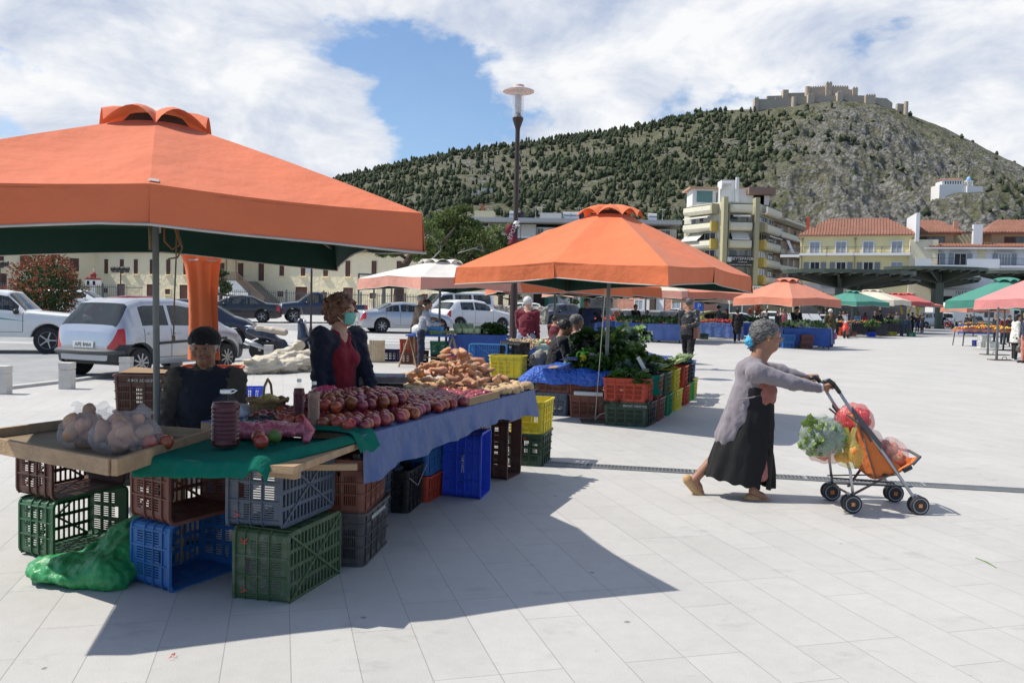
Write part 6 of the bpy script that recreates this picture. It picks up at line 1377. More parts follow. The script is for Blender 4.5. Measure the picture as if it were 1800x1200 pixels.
def clutter2():
    # crates stacked between the stalls, behind the potato heap
    def C(col,px,py,Y,lb,pose='up',rz=0,me=CR,z=None,**k): p=Q(px,py,Y); return crate(col,p,rz,lb,pose,me,**k)
    p=Q(893,662,12.2); zb=p.z
    C('yellow',893,662,12.2,'yellow crate just behind the potato heap',rz=R(-12)); C('black',893,662+38,12.2,'black crate under the yellow one behind the potato heap',rz=R(-12))
    q=Q(860,646,12.9); crate('lightblue',q,R(170),'light blue crate tipped on its side showing its slatted bottom','side',CRW); crate('navy',Vector((q.x,q.y,q.z-.31)),R(-10),'navy crate below the tipped light blue one'); crate('navy',Vector((q.x,q.y,q.z-.62)),R(-10),'lowest navy crate below the tipped light blue one')
    q=Q(905,640,13.2); crate('black',q,R(70),'black crate tipped beside the light blue one','side'); crate('black',Vector((q.x,q.y,q.z-.32)),R(0),'black crate carrying the tipped black one')
    q=Q(820,650,13.5); crate('pred',q,R(-15),'pinkish red crate left of the tipped light blue one',me=CRL); crate('white',Vector((q.x,q.y,q.z-.21)),R(-15),'white crate under the pinkish red one',me=CRL)
    # canvas heap
    s=SDF((0,13.0,.2),(1.0,14.6,1.1),.02); s.cone((.35,13.4,.55),(.8,13.9,.75),.15,.12,.08); s.cone((.3,13.6,.4),(.5,13.3,.7),.15,.1,.08); s.ell((.55,13.7,.4),(.4,.4,.3),.1); s.rough(.12,5,1,(1,1,.7)); s.rough(.05,13,3); o=s.build('canvas_heap',mat('grey_canvas',(.28,.27,.24),.9,var=.15)); tag(o,'heap of crumpled grey canvas behind the seated man in black','canvas')
    # rolled canvas parasol on the plaza
    s=SDF((-6.2,16.4,-.02),(-3.7,20.6,.65),.022); A=G(425,655);
    a=Vector((-5.35,16.9,.08)); b=Vector((-4.35,19.6,.18)); s.chain([(-5.55,17.2,.10),(-5.0,17.6,.14),(-4.5,18.3,.18),(-4.1,19.2,.16)],[.14,.20,.22,.20],.1,sq=.8,dr=(0,0,1)); s.chain([(-5.35,17.5,.15),(-4.95,18.2,.32),(-4.75,19.0,.52)],[.08,.12,.09],.08); s.chain([(-5.2,17.4,.2),(-4.6,18.4,.36),(-4.0,19.0,.40)],[.06,.1,.1],.06); s.rough(.10,4,2,(.6,.6,1.5)); s.rough(.05,11,4,(.6,.6,1.6))
    o=s.build('rolled_parasol',mat('cream_canvas_roll',(.55,.49,.38),.85,var=.1,vs=3,bump=.4,bs=10)); tag(o,'long rolled up cream canvas parasol lying on the paving before the scooter','parasol')
    p=G(612,655); bag('white_sack','knotted white plastic sack on the ground behind the masked woman',p,(.28,.25,.36),('sack',(.72,.70,.66)),.95,handles=False,seed=17,h=.03)
    # wooden slatted boxes
    for px,Y,h,lb in ((664,21.8,.55,'tall slatted pale wooden box beside the navy crate'),(643,22.2,.42,'shorter slatted wooden box behind the masked woman')):
        p=at(px,Y); p.z=.0; t=thing('wooden_box',lb,'box',p,R(10)); w=.36 if px==664 else .3; m=mat('pale_slats',(.55,.43,.27),.8,var=.15)
        mb=MB()
        for k in range(6): mb.box((-w/2+w*(k+.5)/6,-w/2,h/2),(w/7,.012,h)).box((-w/2+w*(k+.5)/6,w/2,h/2),(w/7,.012,h)).box((-w/2,-w/2+w*(k+.5)/6,h/2),(.012,w/7,h)).box((w/2,-w/2+w*(k+.5)/6,h/2),(.012,w/7,h))
        mb.build('slats',m,t); mb=MB()
        for x in (-1,1):
            for y in (-1,1): mb.box((x*w*.49,y*w*.49,h/2),(.04,.04,h+.02))
        mb.build('corner_posts',m,t)
    p=at(691,22.3); p.z=0; crate('navy',p,R(12),'navy crate on the paving right of the wooden box')
    # stone bollards along the car park
    bm=mat('marble_bollard',(.58,.545,.49),.6,var=.12,vs=8,dirt=.1); bo=None
    L=[(5,692,.36),(118,683,.37),(222,668,.34),(310,655,.34),(390,648,.34),(472,637,.33),(551,636,.33),(632,620,.33)]; nn=['cut by the left edge','in front of the white off roader','by the rear wheel of the silver hatchback','by the stack of crates','behind the seated man','left of the rolled parasol','right of the rolled parasol','behind the masked woman']
    for (px,py,h),lb in zip(L,nn):
        p=G(px,py) if px!=390 else G(393,648); t=thing('bollard','square pale marble bollard '+lb,'bollard',p,R(5),'marble bollards along the car park'); w=.19
        MB().box((0,0,.155),(w,w,.31)).build('shaft',bm,t); MB().box((0,0,.313),(w*.9,w*.9,.02)).box((0,0,.375),(w*1.04,w*1.04,.105)).build('cap',bm,t)
clutter2()
# ================================================================ PEOPLE
def V3(*a): return np.array(a,float)
def nrm(v): v=np.array(v,float); return v/np.linalg.norm(v)
SK={'pale':mat('skin_pale',(.50,.28,.19),.55,var=.1,vs=20,sss=.1),'tan':mat('skin_tan',(.30,.145,.085),.55,var=.12,vs=20,sss=.1),'dark':mat('skin_dark',(.22,.11,.07),.55,var=.12,vs=20)}
HR={'grey':mat('hair_grey',(.03,.028,.027),.6,col2=(.15,.145,.14),vs=34,hard=True,stretch=(1,1,3),bump=.6,bs=90),'white':mat('hair_white',(.55,.54,.52),.6,var=.2,vs=30,bump=.5,bs=80),'black':mat('hair_black',(.012,.011,.011),.5,var=.3,vs=40,bump=.5,bs=80),'brown':mat('hair_brown',(.10,.045,.025),.55,col2=(.19,.085,.045),vs=30,bump=.6,bs=80),'dkbrown':mat('hair_dark_brown',(.03,.018,.012),.5,var=.3,vs=40,bump=.5,bs=80)}
EYEW=mat('eye_white',(.4,.37,.34),.3,var=.02); EYED=mat('eye_dark',(.02,.012,.01),.15); LIP=mat('lips',(.33,.12,.10),.5); SHOE=mat('black_shoe',(.012,.012,.013),.4,var=.2)
def cloth(c,**k): 
    key='cloth_%s'%'_'.join('%03d'%int(v*1000) for v in lin(c)); return mat(key,c,k.get('rough',.85),var=.12,vs=7,bump=.25,bs=14,sheen=k.get('sheen',.15),spec=k.get('spec',.3))
def rig(H,lean=0.,head=0.,arms='down',legs='stand',turn=0.,twist=0.,sw=.107,z0=None):
    """joint positions in a local frame: facing +x, left is +y"""
    J={}; zp=.525*H if z0 is None else z0; P=V3(0,0,zp); sp=V3(math.sin(lean),0,math.cos(lean)); fw=V3(math.cos(lean),0,-math.sin(lean)); J['P']=P; J['sp']=sp; J['fw']=fw
    J['C']=P+sp*.19*H; J['N']=P+sp*.305*H; hl=lean*.55+head; J['hd']=V3(math.sin(hl)*1.,0,math.cos(hl)); J['Hc']=J['N']+V3(math.sin(hl*.9+.12),0,math.cos(hl*.9+.12))*.11*H
    ang=turn; J['face']=V3(math.cos(ang)*math.cos(hl*.8),math.sin(ang),-math.sin(hl*.8))
    up,fo=.172*H,.145*H
    A={'down':((.05,.10,-1),(.15,.02,-1)),'front':((.35,.10,-1),(1,-.05,.05)),'reach':((.8,.06,-.7),(1,-.1,-.25)),'hips':((-.25,.6,-.8),(.45,-.75,-.2)),'back':((-.35,.25,-1),(-.35,-.75,-.25)),'lap':((.25,.2,-1),(.75,-.25,-.55)),'low':((.45,.05,-1),(.5,0,-1)),'bag':((.0,.14,-1),(.05,.05,-1)),'crossed':((.3,.2,-1),(.8,-.8,.25)),'swing':((-.3,.1,-1),(-.1,0,-1))}
    ar=arms if isinstance(arms,(tuple,list)) else (arms,arms)
    for s,k,a in ((1,'L',ar[0]),(-1,'R',ar[1])):
        S=P+sp*.285*H+V3(0,s*sw*H,0); J['S'+k]=S
        if isinstance(a,dict): J['E'+k],J['W'+k],J['H'+k]=[V3(*a[q]) for q in 'EWH']
        else:
            u,f=[nrm(V3(x,s*y,z)) for x,y,z in A[a]]
            if lean>.25 and a in('down','front','low'): u=nrm(u+V3(.2,0,0))
            E=S+u*up; Wr=E+f*fo; J['E'+k]=E; J['W'+k]=Wr; J['H'+k]=Wr+f*.06*H
    L={'stand':((.04,.02,-1),(-.04,0,-1)),'stand2':((.0,.07,-1),(-.02,0,-1)),'fwd':((.33,0,-1),(.12,0,-1)),'rear':((-.12,0,-1),(-.5,0,-1)),'sit':((1,.12,-.05),(.1,0,-1)),'sitc':((1,.05,-.05),(-.25,0,-1)),'knee':((.35,.03,-1),(-.35,0,-1))}
    lg={'stand':('stand','stand2'),'walk':('fwd','rear'),'walk2':('rear','fwd'),'sit':('sit','sit'),'wide':('stand2','stand2'),'bent':('knee','stand2')}[legs]
    for s,k,a in ((1,'L',lg[0]),(-1,'R',lg[1])):
        T=P+V3(0,s*.052*H,-.015*H); u,f=[nrm(V3(x,s*y,z)) for x,y,z in L[a]]; K=T+u*.235*H; An=K+f*.23*H; J['T'+k]=T;J['K'+k]=K;J['A'+k]=An
        J['F'+k]=An+V3(.095*H,s*.012*H,-.0) if a!='rear' else An+V3(.075*H,0,-.05*H)
        if a!='rear' and legs not in('sit',): J['F'+k][2]=.018*H
        else: J['F'+k][2]=max(J['F'+k][2]-.012*H,.016*H)
    return J
def head_sdf(s,J,H,k=.012,det=True):
    c=J['Hc']; f=nrm(J['face']); u=nrm(J['hd']-f*np.dot(J['hd'],f)); l=np.cross(u,f); M=Matrix((tuple(f),tuple(l),tuple(u))).transposed(); h=H*.0665
    q=lambda a,b,d: c+f*a*h+l*b*h+u*d*h
    s.ell(q(-.08,0,.18),(h*.98,h*.78,h*.82),k,M=M); s.ell(q(.16,0,-.35),(h*.66,h*.60,h*.66),k*1.5,M=M)   # skull, jaw
    s.cone(q(.60,0,-.82),q(.1,0,-.62),h*.24,h*.42,k)
    if det:
        s.cone(q(.80,0,.12),q(.98,0,-.22),h*.10,h*.17,.008); s.ell(q(.74,0,.25),(h*.22,h*.5,h*.10),.012,M=M)
        for sd in (-1,1):
            s.ell(q(.90,sd*.30,.06),(h*.20,h*.17,h*.11),.008,'s',M=M); s.ell(q(.60,sd*.38,-.28),(h*.26,h*.24,h*.2),.01,M=M); s.ell(q(-.02,sd*.76,-.05),(h*.17,h*.08,h*.27),.006,M=M)
            s.ell(q(.92,sd*.13,-.24),(h*.10,h*.09,h*.07),.006,M=M)
        s.ell(q(.78,0,-.50),(h*.14,h*.25,h*.09),.008,M=M); s.ell(q(.80,0,-.72),(h*.12,h*.2,h*.12),.01,M=M)
    s.cone(J['N']+V3(0,0,-.02*H),c+f*(-.15*h)-u*.4*h,.040*H,.034*H,.02)
    return q,M,h
def hand_sdf(s,W,Hd,side,H,det,curl=.5,grip=None):
    d=nrm(Hd-W); inw=nrm(np.cross(d,V3(1,0,0)) if abs(d[0])<.8 else np.cross(d,V3(0,0,1))); 
    pal=nrm(V3(0,-side,0)-d*np.dot(V3(0,-side,0),d)) if abs(d[1])<.9 else V3(1,0,0)  # palm normal, towards the body
    ac=np.cross(d,pal); w=H*.0225
    s.cone(W,W+d*.035*H,w*.75,w*.95,.01,sq=.6,dr=pal)
    if det:
        for i in range(4):
            o=(i-1.5)*.0118*H*1.0; b=W+d*.045*H+ac*o; L=(.036,.042,.040,.031)[i]*H; c1=b+nrm(d+pal*curl*.4)*L*.5; c2=c1+nrm(d*(1-curl)+pal*curl*1.4)*L*.5; c3=c2+nrm(d*(.6-curl)+pal*1.2)*L*.3; s.chain([b,c1,c2,c3],[.0064*H,.0058*H,.0052*H,.0044*H],.003)
        b=W+d*.018*H-ac*.017*H+pal*.004*H; s.chain([b,b+nrm(d-ac*.9+pal*.4)*.022*H,b+nrm(d-ac*.35+pal*.8)*.042*H],[.0085*H,.0068*H,.0054*H],.005)
    else: s.cone(W+d*.03*H,W+d*.07*H+pal*.015*H,w*.8,w*.55,.01,sq=.6,dr=pal)
def person(label,loc,rz,H=1.7,lean=0.,head=0.,arms='down',legs='stand',turn=0.,skin='tan',hair='black',hstyle='short',top=(.02,.02,.025),bottom=(.03,.035,.05),shoes=None,h=.02,build=1.,coat=0.,skirt=0.,sleeve=1.,face=True,z0=None,group=None,hat=None,extra=None,collar=None,vest=None,J=None,topname='jacket',open_=None,bag_=None,topkw={}):
    J=J or rig(H,lean,head,arms,legs,turn,z0=z0); B=build; pts=np.array([J[k] for k in ('P','N','Hc','SL','SR','EL','ER','WL','WR','HL','HR','KL','KR','AL','AR','FL','FR')]); lo=pts.min(0)-.13*H; hi=pts.max(0)+.13*H; lo[2]=min(lo[2],-.01) if legs!='sit' else lo[2]
    det=h<=.0125; fw=J['fw']; k=.03
    s=SDF(lo,hi,h); q,M,hh=head_sdf(s,J,H,det=h<=.016)
    s.cone(J['P'],J['C'],.07*H*B,.078*H*B,k,sq=.7,dr=fw); s.cone(J['C'],J['N']-J['sp']*.03*H,.078*H*B,.05*H,k,sq=.72,dr=fw)
    for a in 'LR':
        sd=1 if a=='L' else -1
        s.cone(J['N']-J['sp']*.03*H,J['S'+a],.04*H,.034*H,k); s.chain([J['S'+a],J['E'+a],J['W'+a]],[.032*H*B,.023*H,.016*H],.015); hand_sdf(s,J['W'+a],J['H'+a],sd,H,det)
        s.chain([J['T'+a],J['K'+a],J['A'+a]],[.056*H*B,.036*H,.022*H],.03); s.cone(J['A'+a]-V3(.01*H,0,.0),J['F'+a],.02*H,.015*H,.015)
    o=bpy.data.objects.new('person',s.mesh('person',SK[skin])); COL.objects.link(o); o.location=loc; o.rotation_euler=(0,0,rz); tag(o,label,'person',group)
    # top
    s=SDF(lo,hi,h); e=.012*H/1.7; zt=J['P']-J['sp']*(.02*H)
    s.cone(zt,J['C'],.088*H*B,.088*H*B,k,sq=.74,dr=fw); s.cone(J['C'],J['N']-J['sp']*.045*H,.088*H*B,.055*H*B,k,sq=.74,dr=fw)
    for a in 'LR':
        s.cone(J['N']-J['sp']*.045*H,J['S'+a],.044*H,.040*H*B,k)
        if sleeve>=1: s.chain([J['S'+a],J['E'+a],J['W'+a]],[.042*H*B,.034*H,.027*H],.02)
        elif sleeve>0: s.cone(J['S'+a],J['S'+a]+(J['E'+a]-J['S'+a])*sleeve,.042*H*B,.037*H,.02)
    if coat>0:
        c0=J['P']; dn=V3(0,0,-1)*coat*H; mid=(J['KL']+J['KR'])/2-J['P']; mid=nrm(mid)*coat*H; s.cone(c0+J['sp']*.03*H,c0+mid,.098*H*B,(.098+coat*.12)*H*B,k,sq=.8,dr=V3(1,0,0)); cut=c0[2]+mid[2]-.0*H; s.fn(lambda X,Y,Z:Z-cut,0,'s')
    if collar: s.cone(J['N']-J['sp']*.02*H,J['N']+J['sp']*.012*H,.05*H,.045*H,.015)
    if open_: open_(s,J,H)
    s.rough(.016*H/1.7,15,1.,(1,1,1.6)); s.rough(.008*H/1.7,34,4.,(1,1,1.4)); s.build(topname,cloth(top,**topkw),o)
    if vest:
        s=SDF(lo,hi,h); s.cone(zt,J['C'],.102*H*B,.106*H*B,k,sq=.86,dr=fw); s.cone(J['C'],J['N']-J['sp']*.035*H,.106*H*B,.078*H,k,sq=.86,dr=fw)
        for a in 'LR': s.cone(J['N']-J['sp']*.04*H,J['S'+a]*.93+J['N']*.07,.046*H,.046*H,k)
        s.rough(.008,16,3.,(1,1,2.)); s.build('vest',cloth(vest),o)
    # bottom
    s=SDF(lo,hi,h)
    if skirt>0:
        mid=nrm((J['KL']+J['KR'])/2-J['P'])*skirt*H; s.cone(J['P']+J['sp']*.04*H,J['P'],.075*H*B,.085*H*B,k,sq=.8,dr=fw); s.cone(J['P'],J['P']+mid,.085*H*B,.12*H*B,k,sq=.85,dr=V3(0,1,0))
    else:
        s.cone(J['P']+J['sp']*.04*H,J['P']-V3(0,0,.01*H),.076*H*B,.084*H*B,k,sq=.78,dr=fw)
        for a in 'LR': s.chain([J['T'+a],J['K'+a],J['A'+a]+(J['K'+a]-J['A'+a])*.06],[.060*H*B,.045*H,.036*H],.03)
    s.rough(.014*H/1.7,14,7.,(1,1,1.5)); s.rough(.007*H/1.7,32,2.); s.build('skirt' if skirt>0 else 'trousers',cloth(bottom),o)
    for a in 'LR':
        s=SDF(np.minimum(J['A'+a],J['F'+a])-.06*H,np.maximum(J['A'+a],J['F'+a])+.06*H,min(h,.012)); s.cone(J['A'+a]+V3(-.022*H,0,-.012*H),J['F'+a],.024*H,.021*H,.01); s.cone(J['A'+a],J['A'+a]+V3(0,0,-.01*H),.026*H,.024*H,.01)
        s.build('shoe',shoes or SHOE,o)
    # hair
    f=nrm(J['face']);hb=h if h<.012 else min(h,.013); c=J['Hc']; s=SDF(c-hh*2.3,c+hh*2.3,hb)
    hm=HR[hair]
    if hstyle!='none':
        s.ell(q(-.17,0,.24),(hh*1.02,hh*.86,hh*.86),.01,M=M)
        if hstyle=='long': s.ell(q(-.45,0,-.4),(hh*.62,hh*.85,hh*1.1),.03,M=M); s.ell(q(-.4,0,-1.1),(hh*.5,hh*.8,hh*.7),.03,M=M)
        if hstyle=='curly': s.ell(q(-.2,0,.28),(hh*1.18,hh*1.08,hh*1.05),.03,M=M); s.ell(q(-.5,0,-.3),(hh*.7,hh*.95,hh*.7),.03,M=M); s.rough(.03,38,3); s.rough(.02,75,5)
        if hstyle=='bun': s.ell(q(-.95,0,-.45),(hh*.42,hh*.4,hh*.42),.03,M=M)
        if hstyle=='scarf': s.ell(q(-.2,0,-.5),(hh*.85,hh*.8,hh*.9),.05,M=M)
        ff=1.02 if hstyle in('curly','scarf') else .86
        s.ell(q(ff,0,-.38 if hstyle!='curly' else -.3),(hh*.92,hh*.82 if hstyle!='curly' else hh*.72,hh*.98),.006,'s',M=M)
        if hstyle in('short','bun'): s.ell(q(.1,0,-1.0),(hh*1.1,hh*1.1,hh*.72),.01,'s',M=M) if hstyle=='short' else None
        s.rough(.008,60,2.); s.build('hair',hm,o)
    if hat:
        s=SDF(c-hh*2.2,c+hh*2.2,hb); kind,hc=hat
        s.ell(q(-.12,0,.36),(hh*1.10,hh*.93,hh*.86),.01,M=M); s.fn(lambda X,Y,Z:-((X-c[0])*M[0][2]+(Y-c[1])*M[1][2]+(Z-c[2])*M[2][2]-hh*(.18)) ,0.0,'s') if False else None
        s.ell(q(.3,0,-1.0),(hh*1.8,hh*1.6,hh*1.36),.0,'s',M=M)
        if kind=='cap': s.cone(q(.75,0,.36),q(1.35,0,.26),hh*.42,hh*.36,.01,sq=.25,dr=tuple(M.col[2]))
        if kind=='hood': s.ell(q(-.3,0,0),(hh*1.1,hh*1.0,hh*1.15),.02,M=M)
        s.rough(.006,50,1); s.build('hat' if kind!='beanie' else 'woollen_hat',cloth(hc),o)
    if face and h<=.016:
        for sd in (-1,1):
            p=q(.80,sd*.31,.05); e=MB().ell(p,hh*.085,10,7).build('eye',EYEW,o,True); MB().ell(q(.86,sd*.31,.05),hh*.06,8,6).build('iris',EYED,e,True)
            MB().tube([q(.86,sd*.17,.30),q(.88,sd*.32,.36),q(.76,sd*.50,.29)],[hh*.035,hh*.05,hh*.025],5).build('eyebrow',hm,o,True)
        MB().tube([q(.80,-.26,-.50),q(.93,-.08,-.47),q(.94,.0,-.485),q(.93,.08,-.47),q(.80,.26,-.50)],[hh*.02,hh*.055,hh*.05,hh*.055,hh*.02],6).build('mouth',LIP,o,True)
    if extra: extra(o,J,q,M,hh)
    return o,J,q,M,hh
def two_bags(cols,side='both'):
    def f(o,J,q,M,hh):
        w=Matrix.Translation(o.location)@o.rotation_euler.to_matrix().to_4x4()
        for a,c in zip('LR',cols):
            if c is None: continue
            p=w@Vector(J['H'+a]); key,col,lb=c; bag('carrier_bag',lb,p-Vector((0,0,.40)),(.12,.09,.14),(key,col),.8,seed=ord(a),h=.02)
    return f
# ---- the woman walking with the buggy -------------------------------------------------
def walker():
    base=G(1340,882); base=Vector(((1340-900)/1500*6.86,6.86,0)); sc=1500/6.86
    X=lambda px:(px-1340)/sc; Zz=lambda py:(base_y-py)/sc; base_y=538.5+.0225*440+1.5*sc
    P=lambda px,py,y=0.: V3(X(px),y,Zz(py))
    H=1.53; J=dict(P=P(1322,735),sp=nrm(V3(.10,0,1)),fw=nrm(V3(1,0,-.1)),C=P(1326,680),N=P(1331,634),hd=V3(.10,0,1),Hc=P(1347,589),face=V3(1,-.04,-.06))
    J.update(SL=P(1336,648,.15),SR=P(1322,652,-.16),EL=P(1384,655,.17),ER=P(1378,668,-.20),WL=P(1428,664,.14),WR=P(1432,676,-.17),HL=P(1441,664,.14),HR=P(1447,673,-.17))
    J.update(TL=P(1318,748,.06),TR=P(1318,748,-.06),KL=P(1275,800,.07),KR=P(1332,800,-.06),AL=P(1231,850,.06),AR=P(1328,862,-.09),FL=P(1246,876,.06),FR=P(1356,880,-.10))
    h=.0065; lo=V3(-.68,-.42,-.02); hi=V3(.62,.34,1.55); s=SDF(lo,hi,h); q,M,hh=head_sdf(s,J,1.72)
    s.cone(q(.5,0,-.75),J['N']+V3(.02,0,0),hh*.3,.045,.03)
    s.cone(J['P'],J['C'],.11,.12,.03); s.cone(J['C'],J['N']-V3(0,0,.06),.11,.07,.03)
    tan='tan'
    for a,sd in (('L',1),('R',-1)):
        s.chain([J['S'+a],J['E'+a],J['W'+a]],[.05,.038,.025],.02)
        s.chain([J['T'+a],J['K'+a],J['A'+a]],[.06,.045,.034],.03); s.chain([J['A'+a],J['A'+a]*.5+J['F'+a]*.5+V3(0,0,.004),J['F'+a]],[.034,.03,.022],.02)
        # hand: palm, thumb and four fingers wrapped round the handle
        W=J['W'+a]; d=nrm(J['H'+a]-W); pl=W+d*.055; s.cone(W,pl,.024,.030,.012,sq=.62,dr=(0,1,0))
        for i in range(4):
            o_=(i-1.5)*.019; b=pl+d*.012+V3(.0,o_*.95,.018-abs(i-1.2)*.002); c1=b+V3(.026,0,.004); c2=c1+V3(.010,0,-.022); c3=c2+V3(-.016,0,-.014); s.chain([b-d*.02,b,c1,c2,c3],[.011,.0105,.0098,.009,.0075],.004)
        b=W+d*.03+V3(0,sd*-.02,-.006); s.chain([b,b+V3(.022,-sd*.012,-.018),b+V3(.045,-sd*.004,-.024)],[.012,.010,.008],.006)
    o=bpy.data.objects.new('person',s.mesh('person',SK['tan'])); COL.objects.link(o); o.location=base; tag(o,'elderly woman in grey cardigan and long black skirt pushing a loaded orange buggy','person')
    # brownish pink top
    s=SDF(lo,hi,.009); s.cone(P(1328,735),P(1338,690),.125,.135,.03,sq=.9,dr=(1,0,0)); s.cone(P(1338,690),P(1336,652),.135,.09,.03); s.rough(.012,18,2); s.build('blouse',cloth((.30,.115,.09)),o)
    # cardigan
    s=SDF(lo,hi,.0075); k=.035
    s.cone(P(1328,640),P(1318,652),.075,.10,k); s.cone(P(1322,655),P(1322,692),.125,.13,k,sq=.95,dr=(1,0,0)); s.cone(P(1316,690),P(1308,735),.125,.14,k)
    s.cone(P(1308,735),P(1290,768),.135,.13,k); s.cone(J['SL'],J['SR'],.075,.075,k)
    for a in 'LR': s.chain([J['S'+a],J['E'+a],J['W'+a]-nrm(J['H'+a]-J['W'+a])*.012],[.078,.056,.038],.03)
    # open the front: everything before a slanted plane goes
    def front(Xa,Ya,Za):
        t=(Za-Zz(790))/(Zz(668)-Zz(790)); xf=X(1297)+(X(1352)-X(1297))*np.clip(t,0,1.05)+.012*np.sin(Za*40); return np.where(Za<Zz(664),xf-Xa-0.0,1.)+0*Ya
    def cutf(Xa,Ya,Za):
        t=(Za-Zz(788))/(Zz(668)-Zz(788)); xf=X(1300)+(X(1354)-X(1300))*np.clip(t,0,1.); arm=np.where((Za>Zz(700))&(np.abs(Ya)>.115),1.,-1.); d=xf-Xa; return np.where((arm>0)|(Za>Zz(662)),1.,d)
    s.fn(cutf,0,'s')
    s.fn(lambda Xa,Ya,Za:-np.maximum(Za-(Zz(776)+.10*(X(1262)-Xa)*-1-.02*np.sin(Xa*30+Ya*20)),-9.) if False else (Za-(Zz(786)+.22*np.abs(Xa-X(1290)))),0,'s')
    # gathers below the waist
    z1=Zz(700); m=(np.abs(s.F)<.03); 
    sl,Xg,Yg,Zg=s._sub(s.lo,s.lo+s.n*s.h,0); th=np.arctan2(Yg,Xg-X(1305)); s.F+=np.where((Zg<z1)&(np.abs(s.F)<.05),.004*np.sin(th*11+Zg*4)*np.clip((z1-Zg)*6,0,1),0).astype(np.float32)
    s.rough(.010,13,5,(1.,1.,.6)); s.rough(.005,34,8,(1.2,1,.8)); cg=s.build('cardigan',mat('mauve_grey_knit',(.20,.175,.195),.85,var=.08,vs=12,bump=.2,bs=120,sheen=.3),o)
    MB().tube([P(1298,700,-.13),P(1316,696,-.145),P(1338,690,-.13)],.006,5).build('tie',MATS['mauve_grey_knit'],cg,True)
    for k_ in range(6): MB().ell(P(1350-k_*2.0,690+k_*4.,-.125+.002*k_),.006,6,5).build('button',IRON,cg)
    # white cuff
    for a in 'R': c=J['W'+a]; MB().tube([c-V3(.018,0,.0),c+V3(.012,0,-.001)],.036,14).build('cuff',cloth((.7,.7,.7)),o,True)
    # long skirt with hem swinging back
    s=SDF(lo,hi,.009)
    zt,zb=Zz(680),Zz(868)
    def sk(Xa,Ya,Za,ins=0.):
        t=np.clip((zt-Za)/(zt-zb),0,1); cx=X(1330)+(X(1301)-X(1330))*t; ax=.135+(.305-.135)*t**.85; ay=.14+.05*t; th=np.arctan2(Ya/ay,(Xa-cx)/ax); f=1+.05*t*np.sin(th*7+1)+.03*t*np.sin(th*13+t*3); rr=np.sqrt(((Xa-cx)/(ax*f-ins))**2+(Ya/(ay*f-ins))**2); return (rr-1)*(ay)
    hemz=lambda Xa:Zz(838)+(Zz(860)-Zz(838))*np.clip((Xa-X(1232))/(X(1368)-X(1232)),0,1)
    s.fn(lambda a,b,c:np.maximum(np.maximum(sk(a,b,c),c-zt),hemz(a)+.008*np.sin(a*60)-c)); s.fn(lambda a,b,c:np.maximum(sk(a,b,c,.03),c-Zz(835)),0,'s')
    s.fn(lambda a,b,c:np.maximum(np.abs(a-X(1341)-(c-.1)*.12)-.028*np.clip((Zz(806)-c)*7,0,1),b+.05),0,'s'); s.rough(.012,9,3,(1,1,.5)); so_=s.build('skirt',mat('black_rib_cloth',(.008,.008,.009),.9,var=.2,bump=.4,bs=50,stretch=(3,3,.3)),o)
    s=SDF(lo,hi,.009); s.cone(P(1338,800,-.09),P(1340,832,-.10),.05,.055,.01); s.build('underskirt',cloth((.35,.13,.12)),o)
    # shoes: tan moccasins
    sm=mat('tan_leather',(.46,.27,.12),.55,var=.15,vs=20,bump=.2)
    for a in 'LR':
        A=J['A'+a];Fp=J['F'+a]; back= a=='L'; s=SDF(np.minimum(A,Fp)-.13,np.maximum(A,Fp)+.13,.005)
        if back: heel=P(1219,851,.06); ball=P(1241,877,.06); toe=P(1249,879,.06)
        else: heel=P(1320,876,-.09); ball=P(1350,880,-.1); toe=P(1361,881,-.1)
        s.chain([heel,ball,toe],[.036,.036,.022],.02,sq=.8,dr=(0,0,1) if not back else (-.7,0,.7)); s.cone(heel+V3(0,0,.012),heel*.6+ball*.4+V3(0,0,.022),.036,.03,.02)
        s.cone(A+V3(.0,0,.045),A*.55+ball*.45+V3(.01,0,.03),.034,.026,.0,'s'); s.fn(lambda a_,b_,c_:c_-.002,0,'s') if not back else None
        s.build('shoe',sm,o)
    # hair, tied with a light blue scrunchie
    s=SDF(J['Hc']-.22,J['Hc']+.22,.0055); s.ell(q(-.16,0,.26),(hh*1.06,hh*.86,hh*.88),.01,M=M); s.ell(q(-.62,0,-.20),(hh*.62,hh*.62,hh*.55),.03,M=M); s.cone(q(-1.0,0,-.45),q(-.9,.05,-1.0),hh*.30,hh*.22,.03)
    s.ell(q(.95,0,-.36),(hh*.98,hh*.9,hh*1.05),.006,'s',M=M); s.ell(q(.16,0,-.95),(hh*.85,hh*1.2,hh*.6),.01,'s',M=M); s.rough(.006,55,2,(1,1,2)); s.build('hair',HR['grey'],o)
    s=SDF(J['Hc']-.3,J['Hc']+.2,.006); s.ell(q(-1.12,0,-.55),(hh*.30,hh*.38,hh*.48),.01,M=M); s.rough(.02,45,1); s.build('scrunchie',cloth((.06,.42,.68)),o)
    for sd in (-1,1):
        e=MB().ell(q(.80,sd*.31,.05),hh*.12,10,7).build('eye',EYEW,o,True); MB().ell(q(.885,sd*.31,.05),hh*.06,8,6).build('iris',EYED,e,True); MB().tube([q(.84,sd*.17,.30),q(.87,sd*.32,.36),q(.76,sd*.50,.29)],[hh*.03,hh*.045,hh*.02],5).build('eyebrow',HR['grey'],o,True)
    MB().tube([q(.80,-.22,-.50),q(.93,-.08,-.47),q(.94,.0,-.485),q(.93,.08,-.47),q(.80,.22,-.50)],[hh*.02,hh*.05,hh*.045,hh*.05,hh*.02],6).build('mouth',LIP,o,True)
    MB().ell(q(-.02,-.86,-.33),hh*.06,6,5).build('earring',mat('gold',(.6,.42,.12),.3,.9),o)
    return base,J,sc
WB,WJ,WS=walker()
